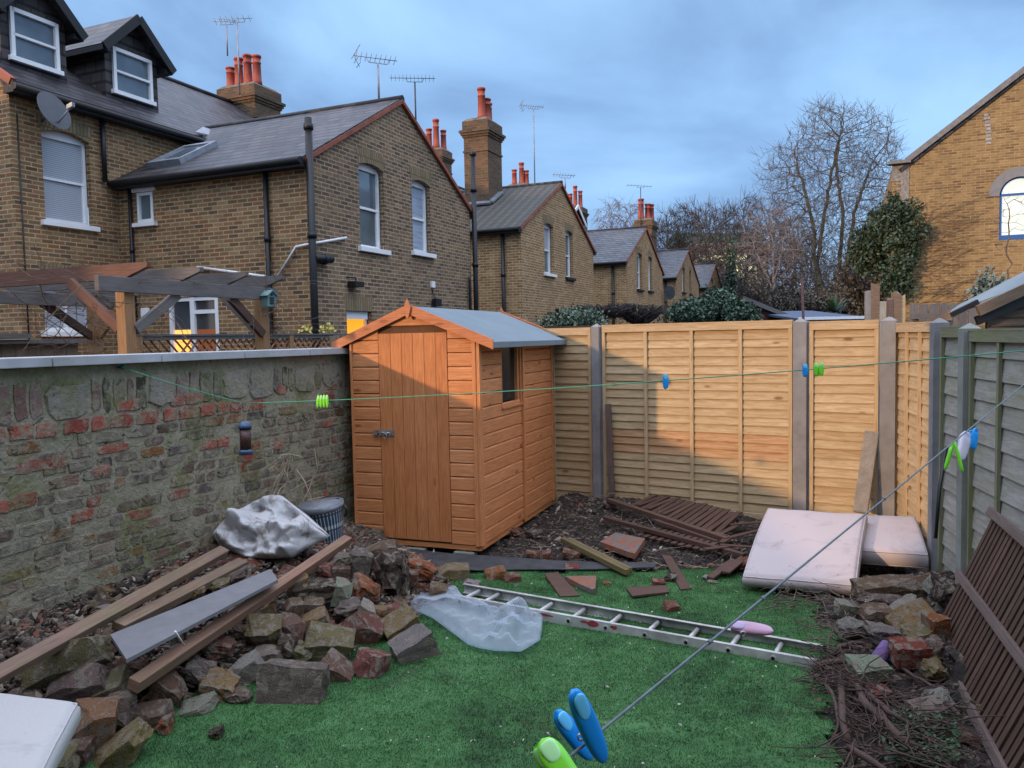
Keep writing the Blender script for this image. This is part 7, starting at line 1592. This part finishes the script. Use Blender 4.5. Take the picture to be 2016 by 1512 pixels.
crown_tree('bare_tree', 'tallest bare tree, four greenish stems and a tall rounded crown, left of the ivy', bpos(1632, 42), [
   [hq(1625, 600, 42), hq(1606, 520, 42), hq(1600, 440, 42), hq(1585, 350, 42, .5), hq(1575, 300, 42, .8)], [hq(1624, 598, 42), hq(1608, 515, 42.2), hq(1622, 430, 42), hq(1630, 330, 42, -.6), hq(1640, 270, 42, -1)],
   [hq(1640, 600, 42), hq(1652, 520, 42), hq(1660, 420, 42), hq(1655, 330, 42, .6), hq(1668, 260, 42, 1)], [hq(1644, 600, 42), hq(1668, 510, 42), hq(1682, 420, 42), hq(1705, 330, 42, -.5)]],
   (hd(1640, 382, 42), 3.75, 3.2, 4.75), 21, 'bark_g', 'bark_t', 5200, .26, 2.4, .28, .0095, -.10, 4, .7, .55)
crown_tree('birch_tree', 'slender pale birch in front of the darker bare trees', bpos(1525, 38), [[hq(1524, 560, 38), hq(1520, 480, 38), hq(1518, 420, 38)], [hq(1524, 570, 38), hq(1500, 520, 38), hq(1482, 480, 38)], [hq(1524, 550, 38), hq(1540, 490, 38), hq(1548, 440, 38)]], (hd(1518, 480, 38), 1.5, 1.2, 2.0), 5, 'bark_w', 'bark_w', 800, .22, 2, .28, .009, .05, 4, .6, .3)
for k, (px, d, yt, wpx, lab) in enumerate([(1418, 62, 402, 62, 'bare tree standing right before the pale lit building'), (1345, 66, 400, 60, 'round topped bare tree right of the two red chimney pots'), (1375, 70, 408, 50, 'bare tree behind the fourth house roof'), (1455, 58, 400, 60, 'dark dense bare tree left of the birch'), (1500, 55, 398, 66, 'dark bare tree directly behind the birch'), (1552, 52, 425, 60, 'dark bare tree between birch and tallest tree'), (1310, 68, 425, 45, 'low bare tree just right of the far chimney'), (1585, 60, 470, 50, 'dusky bare tree left of the tallest trunk'), (1665, 56, 490, 56, 'small dusky bare tree behind the tallest trunks'), (1705, 50, 520, 46, 'dusky bare tree next to the ivy')]):
    top = hd(px, yt, d).z; w2 = wpx * d / F_PX; cz = top * .62; b0 = bpos(px, d)
    crown_tree('bare_tree', lab, b0, [[b0 + Vector((random.uniform(-.3, .3), 0, cz * .55)), b0 + Vector((random.uniform(-.8, 0), 0, cz * .9))], [b0 + Vector((.1, 0, cz * .5)), b0 + Vector((random.uniform(.2, 1.2), 0, cz * .95))]], (b0 + Z * cz, w2, w2 * .8, top - cz), 30 + k, 'bark_d', 'bark_d' if k % 2 else 'bark_p', 1700, .40, 3.5, .45, .017, -.03, 8, 1.0, .5, flat=.55)
b0 = bpos(1225, 75); tp_ = hd(1225, 388, 75).z
crown_tree('weeping_tree', 'pale lilac weeping bare tree behind the row of chimneys', b0, [[b0 + Z * tp_ * .6], [b0 + Z * tp_ * .5 + Vector((1, 0, 0)), b0 + Z * tp_ * .75 + Vector((1.5, 0, 0))]], (b0 + Z * tp_ * .78, 2.6, 2.2, tp_ * .22), 77, 'bark_l', 'bark_l', 900, .4, 3.5, .45, .015, .25, 6, 1.3, .4)
def leafmat(nm, cols, rough=.55):
    m, t, b = newmat(nm); at = node(t, 'ShaderNodeAttribute', attribute_name='rnd'); t.links.new(ramp(t, at.outputs['Fac'], [(i / (len(cols) - 1), c) for i, c in enumerate(cols)]), b.inputs['Base Color']); b.inputs['Roughness'].default_value = rough; return m
M['ivy'] = leafmat('ivy_leaves', [(.018, .035, .018), (.03, .06, .03), (.045, .085, .045), (.06, .075, .04)]); M['laurel'] = leafmat('laurel_leaves', [(.02, .045, .025), (.035, .075, .04), (.06, .11, .065)]); M['varieg'] = leafmat('variegated_leaves', [(.03, .06, .035), (.06, .10, .06), (.20, .25, .17)]); M['euc'] = leafmat('blue_green_leaves', [(.08, .13, .12), (.13, .19, .17)]); M['brush_b'] = leafmat('brown_brush', [(.05, .04, .03), (.08, .065, .05), (.06, .07, .04)])
def bush(name, label, cat, blobs, n, leaf, mat, seed, group=None, stems='bark_d', ns=40, noise_k=.35):
    r_ = random.Random(seed); b = MB(); c0 = Vector(blobs[0][0]); base = Vector((c0.x, c0.y, 0)); t = thing(name, label, cat, tuple(base), 0, group)
    tot = sum(rx * ry * rz for _, (rx, ry, rz) in blobs)
    for c, (rx, ry, rz) in blobs:
        c = Vector(c)
        for k in range(int(n * rx * ry * rz / tot)):
            while 1:
                q = Vector([r_.gauss(0, 1) for _ in range(3)]).normalized(); rad = r_.random() ** .22; w_ = 1 + noise.noise(q * 2.2 + c) * noise_k * 2.2
                p = c + Vector((q.x * rx, q.y * ry, q.z * rz)) * rad * w_
                if noise.noise(p * (2.2 / max(rx, .4))) > -.18 or r_.random() < .15: break
            if p.z < .02: continue
            u = (Vector([r_.uniform(-1, 1) for _ in range(3)]) + Z * -.2).normalized(); v_ = u.cross(Vector([r_.uniform(-1, 1) for _ in range(3)])).normalized(); s_ = leaf * r_.uniform(.6, 1.4)
            b.poly([p, p + u * s_ * .5 + v_ * s_ * .3, p + u * s_, p + u * s_ * .5 - v_ * s_ * .3], r_.random())
    b.build('foliage', M[mat], t); s = MB()
    for k in range(ns):
        c, (rx, ry, rz) = r_.choice(blobs); c = Vector(c); p = Vector((c.x + r_.uniform(-.3, .3) * rx, c.y, max(0, c.z - rz))); q = c + Vector((r_.uniform(-1, 1) * rx, r_.uniform(-1, 1) * ry, r_.uniform(.1, 1) * rz)) * .95; m_ = p.lerp(q, .5) + Vector([r_.uniform(-.1, .1) * rx for _ in range(3)]); s.tube([p, m_, q], [.015, .010, .004], 4, caps=False)
    s.build('stems', M[stems], t); return t
def bl(px, py, d, rx, ry, rz): p = hd(px, py, d); return (tuple(p), (rx, ry, rz))
bush('ivy', 'big dark ivy mass climbing the left corner of the brick hall', 'ivy', [bl(1728, 480, 22.3, .58, .45, .85), bl(1768, 430, 21.25, .55, .30, .50), bl(1780, 490, 21.05, .42, .22, .60), bl(1766, 550, 21.2, .40, .35, .50), bl(1698, 500, 22.6, .30, .35, .50), bl(1758, 400, 21.5, .18, .25, .33), bl(1812, 455, 20.85, .26, .18, .22)], 15000, .09, 'ivy', 3, ns=90)
cr = thing('creeper', 'leafless creeper stems spread over the hall wall between ivy and window', 'creeper', tuple(HP(2.5, 0, -.1))); s = MB(); r_ = random.Random(4)
for k in range(120):
    x, y = 1.7 + r_.random() ** 1.5 * 1.1, 1.6 + r_.random() * 3.4; d = r_.uniform(-.5, .9); pts = []
    for j in range(9): pts.append(HP(x, y, -.03 - r_.random() * .03)); d += r_.uniform(-.3, .3); x += .16 * math.cos(d) * r_.uniform(.5, 1.2); y += .16 * math.sin(d) * .6
    s.tube(pts, [.007 - .0006 * j for j in range(9)], 4, caps=False)
s.build('stems', M['twig'], cr)
bush('shrub', 'brown leafless brush under the ivy', 'shrub', [bl(1690, 560, 24.5, .9, .8, .8), bl(1720, 590, 24, .9, .7, .5)], 2500, .10, 'brush_b', 6, ns=260)
bush('laurel_bush', 'dark green laurel bush rising above the fence middle', 'shrub', [bl(1385, 618, 15.5, .60, .5, .34), bl(1420, 604, 15.8, .34, .4, .32), bl(1345, 620, 15.2, .32, .4, .25), bl(1405, 582, 16, .20, .25, .18), bl(1455, 625, 15.6, .35, .4, .3)], 9000, .075, 'laurel', 8)
bush('variegated_bush', 'pale edged green bush directly above the first fence post', 'shrub', [bl(1130, 628, 12.5, .42, .4, .16), bl(1095, 634, 12.3, .28, .3, .09), bl(1165, 632, 12.6, .25, .3, .12), bl(1128, 612, 12.6, .10, .12, .09)], 4200, .05, 'varieg', 9)
bush('twiggy_bush', 'purplish leafless twiggy bush above the wide fence panel', 'shrub', [bl(1190, 612, 14, .5, .4, .13), bl(1260, 618, 14.5, .5, .4, .18), bl(1225, 610, 14.2, .3, .3, .12)], 500, .05, 'brush_b', 10, stems='bark_p', ns=900)
bush('shrub', 'loose olive shrub right of the laurel in front of the red shed', 'shrub', [bl(1478, 585, 22, .6, .6, .7), bl(1510, 592, 24, .7, .6, .5), bl(1550, 600, 26, .8, .6, .35)], 2200, .07, 'brush_b', 11, stems='bark_d', ns=420)
bush('shrub', 'tall thin leafy climber on a pole by the laurel', 'shrub', [bl(1440, 560, 18, .12, .12, .9)], 700, .07, 'laurel', 12)
bush('shrub', 'greenish undergrowth behind the blue roof', 'shrub', [bl(1600, 600, 30, 1.2, .8, .35), bl(1660, 600, 32, 1.1, .8, .35), bl(1560, 590, 34, 1.4, .8, .5)], 3500, .12, 'brush_b', 13, stems='bark_d', ns=500)
far = MB(); r_ = random.Random(9)
for k in range(2600):
    px = r_.uniform(1180, 1800); d = r_.uniform(80, 110); p = bpos(px, d); H = r_.uniform(3, 9.5) * (1 if px > 1290 else .7); a = Vector((r_.gauss(0, .25), 0, 1)); pts = [p, p + a * H * .5, p + (a + Vector((r_.gauss(0, .3), 0, 0))) * H]; far.tube(pts, [.07, .04, .015], 3, caps=False)
q = far.build('distant_wood', M['bark_d']); tag(q, 'distant hazy band of bare wood behind the nearer trees', 'wood', kind='stuff')
# shrub with bare sapling in front of the hall
bush('eucalyptus_bush', 'grey green leafy bush above the shed roof on the right', 'shrub', [bl(1945, 565, 14, .22, .2, .28), bl(1925, 578, 14, .14, .15, .16), bl(1980, 572, 14, .16, .2, .18)], 900, .07, 'euc', 14, ns=30)
crown_tree('sapling', 'thin leafless sapling standing before the arched hall window', bpos(1986, 14.5), [[hq(1986, 560, 14.5), hq(1985, 470, 14.5), hq(1986, 400, 14.5)]], (hd(1984, 440, 14.5), .42, .3, .62), 55, 'twig', 'twig', 70, .12, 1.2, .14, .004, -.1, 1, .15, .3, group=None)
pm_ = thing('palm_plant', 'spiky green palm leaves above the blue flat roof', 'palm', tuple(bpos(1640, 20))); b = MB(); c = hd(1645, 615, 20); r_ = random.Random(3)
for k in range(60):
    a = r_.uniform(-.2, math.pi + .2); d = Vector((math.cos(a), r_.uniform(-.4, .4), abs(math.sin(a)) * .8 + .1)).normalized(); s_ = d.cross(Z).normalized() * .02; L_ = r_.uniform(.3, .62); q = c + d * L_ * .6 + Z * .03; e = c + d * L_ - Z * .05; b.poly([c - s_, c + s_, q + s_]); b.poly([c - s_, q + s_, e, q - s_])
b.build('foliage', leafmat('palm_leaf', [(.03, .07, .03), (.05, .11, .05)]), pm_); s = MB(); s.tube([Vector((c.x, c.y, 0)), c], .06, 8); s.build('trunk', M['bark_d'], pm_)
# ================================================================== neighbouring structures behind the fence
def boxhouse(name, label, cat, px0, px1, y_eave, d, depth, mat, roofmat, rise=.0, group=None, y_bot=None, ret=False):
    p0, p1 = hd(px0, y_eave, d), hd(px1, y_eave, d); z1 = (p0.z + p1.z) / 2; p0.z = p1.z = 0; t = thing(name, label, cat, tuple((p0 + p1) / 2)); dv = (p1 - p0).normalized(); nv = Z.cross(dv)
    if nv.y < 0: nv = -nv
    b = MB(); b.prism([p0, p1, p1 + Z * z1, p0 + Z * z1], nv * depth); b.build('wall', M[mat], t); r = MB(); e = .08
    a0, a1, b0, b1 = p0 - dv * e - nv * e + Z * (z1 + .02), p1 + dv * e - nv * e + Z * (z1 + .02), p0 - dv * e + nv * (depth + e) + Z * (z1 + .02 + rise), p1 + dv * e + nv * (depth + e) + Z * (z1 + .02 + rise)
    slab(r, a0, a1, b1, b0, .05); r.build('roof', M[roofmat], t); return t, p0, p1, z1, dv, nv
M['blue_roof'] = plain('blue_grey_flat_roof', (.055, .085, .14), .7, var=.08, scale=2); M['red_board'] = wood('dull_red_boards', [(.12, .05, .045), (.10, .04, .04)], dirtf=.3)
t, p0, p1, z1, dv, nv = boxhouse('flat_roof_shed', 'low garden building with a plain blue grey roof and white edge', 'outbuilding', 1577, 1702, 628, 17, 3.2, 'red_board', 'blue_roof', .26)
w_ = MB(); w_.beam(p0 - nv * .13 - dv * .1 + Z * (z1 + .02), p1 - nv * .13 + dv * .1 + Z * (z1 + .02), .03, .06); w_.build('white_edge', M['white'], t)
rs = thing('red_shed', 'dull red boarded shed with dark sloping roof behind the laurel', 'outbuilding', tuple(bpos(1490, 19)))
a, b_, c, d_ = hd(1460, 584, 19), hd(1460, 640, 19), hd(1556, 640, 19), hd(1556, 620, 19)
o = MB(); o.prism([a, b_, c, d_], (F_ * 2.4 + Vector((0, 0, .08)))); o.build('wall', M['red_board'], rs); o = MB(); a2, d2 = hd(1462, 582, 18.9), hd(1562, 622, 18.9); slab(o, a2, d2, d2 + R_ * .35 + F_ * 2.3 + Z * .35, a2 + R_ * .5 + F_ * 2.3 + Z * .1, .08); o.build('roof', M['slate'], rs)
o = MB(); o.beam(a2 - F_ * .03 - Z * .06, d2 - F_ * .03 - Z * .06, .03, .10); o.build('fascia', M['pergola_grey'], rs)
# row of post tops and dark line just above the fence
for k, x in enumerate((1480, 1510, 1545, 1585)):
    o = MB(); p = hd(x, 636, 9.4); z_ = p.z; p.z = 0; o.box(p + Z * z_ / 2, R_ * .07, F_ * .07, Z * z_ / 2); top = p + Z * (z_ + .035); c4 = [p + Z * z_ + R_ * .08 * i + F_ * .08 * j for i, j in ((-1, -1), (1, -1), (1, 1), (-1, 1))]
    for i in range(4): o.poly([c4[i], c4[(i + 1) % 4], top])
    q = o.build('concrete_post', M['mortar'], None); tag(q, ['leftmost', 'second from left', 'third from left', 'rightmost'][k] + ' brown post cap of four peeping over the wide back panel', 'fence post', 'post caps of the next garden')
o = MB(); p, q_ = hd(1040, 648, 9.1), hd(1480, 640, 9.3); o.beam(p, q_, .05, .05); p.z = 0; q_.z = 0; o.prism([p + Z * .02, q_ + Z * .02, q_ + Z * 1.93, p + Z * 1.93], F_ * .02); q = o.build('board_fence', M['dark_slat'], None); tag(q, 'dark old fence whose top rail shows just over the new back fence', 'fence')
o = MB(); p = hd(1592, 640, 15); q_ = hd(1578, 548, 15); p.z = 0; o.tube([p, q_], .025, 6); q = o.build('metal_pole', plain('rusty_pole', (.10, .04, .035), .7), None); tag(q, 'thin rusty pole standing before the blue grey roof', 'pole')
o = MB(); p = hd(1709, 640, 10.5); z_ = hd(1709, 573, 10.5).z; p.z = 0; o.box(p + Z * z_ / 2, R_ * .035, F_ * .04, Z * z_ / 2); q = o.build('concrete_post', M['concrete'], None, bevel=.01); tag(q, 'tall concrete post left of the old wooden post above the back fence', 'fence post')
for (x, w_, yt, lab, m_) in ((1723, 12, 559, 'tall square old wooden post above the narrow back panel', 'old_board'), (1764, 14, 577, 'dark broken timber post beside the split yellow one', 'old_board'), (1776, 8, 581, 'split yellowish timber post with ragged top', 'fence_frame'), (1752, 10, 590, 'short dark stump leaning by the broken timber post', 'dark_rail')):
    o = MB(); d = 9.8; p = hd(x, 640, d); z_ = hd(x, yt, d).z; p.z = 0; h = w_ * d / F_PX / 2; c = [p + R_ * h * i + F_ * h * j for i, j in ((-1, -1), (1, -1), (1, 1), (-1, 1))]; tops = [v_ + Z * (z_ + random.uniform(-.05, .03)) for v_ in c]
    for i in range(4): o.poly([c[i], c[(i + 1) % 4], tops[(i + 1) % 4], tops[i]])
    o.poly(tops); q = o.build('wooden_post', M[m_], None); tag(q, lab, 'post', 'old timber posts above the back fence')
def paling(name, label, x0, x1, yt, d, w_, mat, jit=.02):
    t = thing(name, label, 'fence', tuple(bpos((x0 + x1) / 2, d))); o = MB(); n = int((x1 - x0) * d / F_PX / w_)
    for k in range(n):
        p = hd(x0 + (x1 - x0) * (k + .5) / n, yt, d); z_ = p.z + random.uniform(-jit, jit); p.z = 0; o.box(p + Z * z_ / 2, R_ * w_ * .47, F_ * .01, Z * z_ / 2)
    o.build('boards', M[mat], t); return t
paling('board_fence', 'weathered grey paling fence left of the grey roofed shed', 1790, 1925, 598, 12.5, .14, 'pergola_grey', .012)
paling('board_fence', 'pale flaking board panel between the old posts', 1728, 1752, 594, 10.2, .12, 'grey_fence')
rk = thing('timber_rack', 'low grey timber frame with dark opening behind the fence corner', 'rack', tuple(bpos(1830, 8.6))); o = MB(); z_ = hd(1830, 622, 8.6).z
for x in (1800, 1868): p = hd(x, 640, 8.6); p.z = 0; o.box(p + Z * (z_ - .03) / 2, R_ * .03, F_ * .03, Z * (z_ - .03) / 2)
o.beam(hd(1796, 623, 8.55), hd(1880, 621, 8.55), .10, .06); o.build('frame', M['pergola_grey'], rk); o = MB(); p, q_ = hd(1802, 640, 8.75), hd(1868, 640, 8.75); p.z = q_.z = 0; o.prism([p, q_, q_ + Z * (z_ - .05), p + Z * (z_ - .05)], F_ * .02); o.build('back_board', M['black_board'], rk)
# grey roofed shed on the right
gs = thing('boarded_shed', 'pale boarded shed with grey green felt roof above the grey panels', 'outbuilding', tuple(bpos(1990, 6.4)))
d = 6.3; e0, e1 = hd(1872, 626, d), hd(2080, 530, d - .1)
o = MB(); slab(o, hd(1866, 616, d), hd(2100, 532, d), hd(2100, 492, d + .9), hd(1886, 601, d + .9), .03); o.build('roof', M['felt'], gs)
o = MB(); o.beam(hd(1871, 622, d - .02), hd(1932, 622, d - .02) + F_ * .8, .03, .07); o.beam(hd(1925, 612, d - .03), hd(2100, 531, d - .03), .03, .085, Z); o.build('bargeboard', M['old_board'], gs)
o = MB(); o.beam(hd(1870, 621, d - .01), hd(1925, 594, d - .01), .03, .04); o.beam(hd(1922, 632, d + .02), hd(2100, 556, d + .02), .03, .07); o.build('soffit', M['black_board'], gs)
a, b_ = hd(1944, 640, d + .1), hd(2120, 640, d + .1); o = MB(); k = 0; z0_ = 1.55
pz = lambda x, y: hd(x, y, d + .1)
o.prism([Vector((a.x, a.y, 0)), Vector((b_.x, b_.y, 0)), pz(2120, 540), pz(1944, 618)], F_ * .03); 
o.build('wall', M['old_board'], gs); o = MB()
for y in (606, 622, 638, 652): o.beam(pz(1950 if y > 610 else 1975, y + 4), pz(2120, y - 4), .012, .012)
o.build('board_edge', M['dark_rail'], gs)
# lit pale building far behind
fb3 = thing('far_building', 'large pale lit building with green roof far behind the bare trees', 'building', tuple(bpos(1450, 120)))
def farbox(x0, x1, y0, y1, d, mat, th=6):
    o = MB(); a, b_ = hd(x0, y1, d), hd(x1, y1, d); c, e = hd(x1, y0, d), hd(x0, y0, d); o.prism([a, b_, c, e], F_ * th); return o
farbox(1368, 1512, 500, 640, 120, None).build('wall', M['white'] if False else plain('cream_render', (.45, .43, .36), .8), fb3)
farbox(1362, 1518, 478, 500, 119.5, None).build('parapet', plain('buff_stone', (.38, .31, .22), .8), fb3); farbox(1330, 1500, 458, 478, 121, None).build('roof', plain('green_roof', (.05, .17, .13), .6), fb3)
lw = plain('unused', (.5, .5, .4)); m, t_, b = newmat('far_lit_windows'); b.inputs['Base Color'].default_value = (.5, .48, .3, 1); b.inputs['Emission Color'].default_value = (.95, .88, .5, 1); b.inputs['Emission Strength'].default_value = .45
for (x0, x1, y0, y1) in ((1372, 1402, 502, 512), (1406, 1440, 502, 514), (1444, 1478, 502, 514), (1450, 1456, 520, 545), (1460, 1466, 520, 545), (1472, 1480, 520, 548), (1484, 1490, 525, 548)): farbox(x0, x1, y0, y1, 119.2, None, .3).build('window', m, fb3)
for k, (x, y, s_, c_) in enumerate(((1570, 595, .10, 'a'), (1600, 600, .13, 'a'), (1585, 575, .08, 'b'), (1562, 610, .09, 'a'), (1606, 585, .07, 'b'), (1640, 596, .07, 'b'), (1577, 560, .07, 'b'))):
    p = hd(x, y, 60); zt = p.z; g_ = Vector((p.x, p.y, 0)); t2 = thing('street_lamp', ['lowest left', 'brightest', 'higher small', 'faint leftmost', 'faint high right', 'faint far right', 'faint highest'][k] + ' point of street light glowing through the bare trees', 'street lamp', tuple(g_), 0, 'distant street lights'); o = MB(); o.tube([g_, Vector((p.x, p.y, zt))], .05, 6); o.build('pole', M['bark_d'], t2)
    o = MB(); o.lathe(p - Z * s_, [(s_ * .3, 0), (s_, s_ * .6), (s_, s_ * 1.4), (s_ * .3, s_ * 2)], 10); em, t_, b = newmat('lamp_glow'); b.inputs['Emission Color'].default_value = (1, .55, .2, 1) if c_ == 'a' else (1, .85, .7, 1); b.inputs['Emission Strength'].default_value = 1.5; o.build('lamp_head', em, t2)
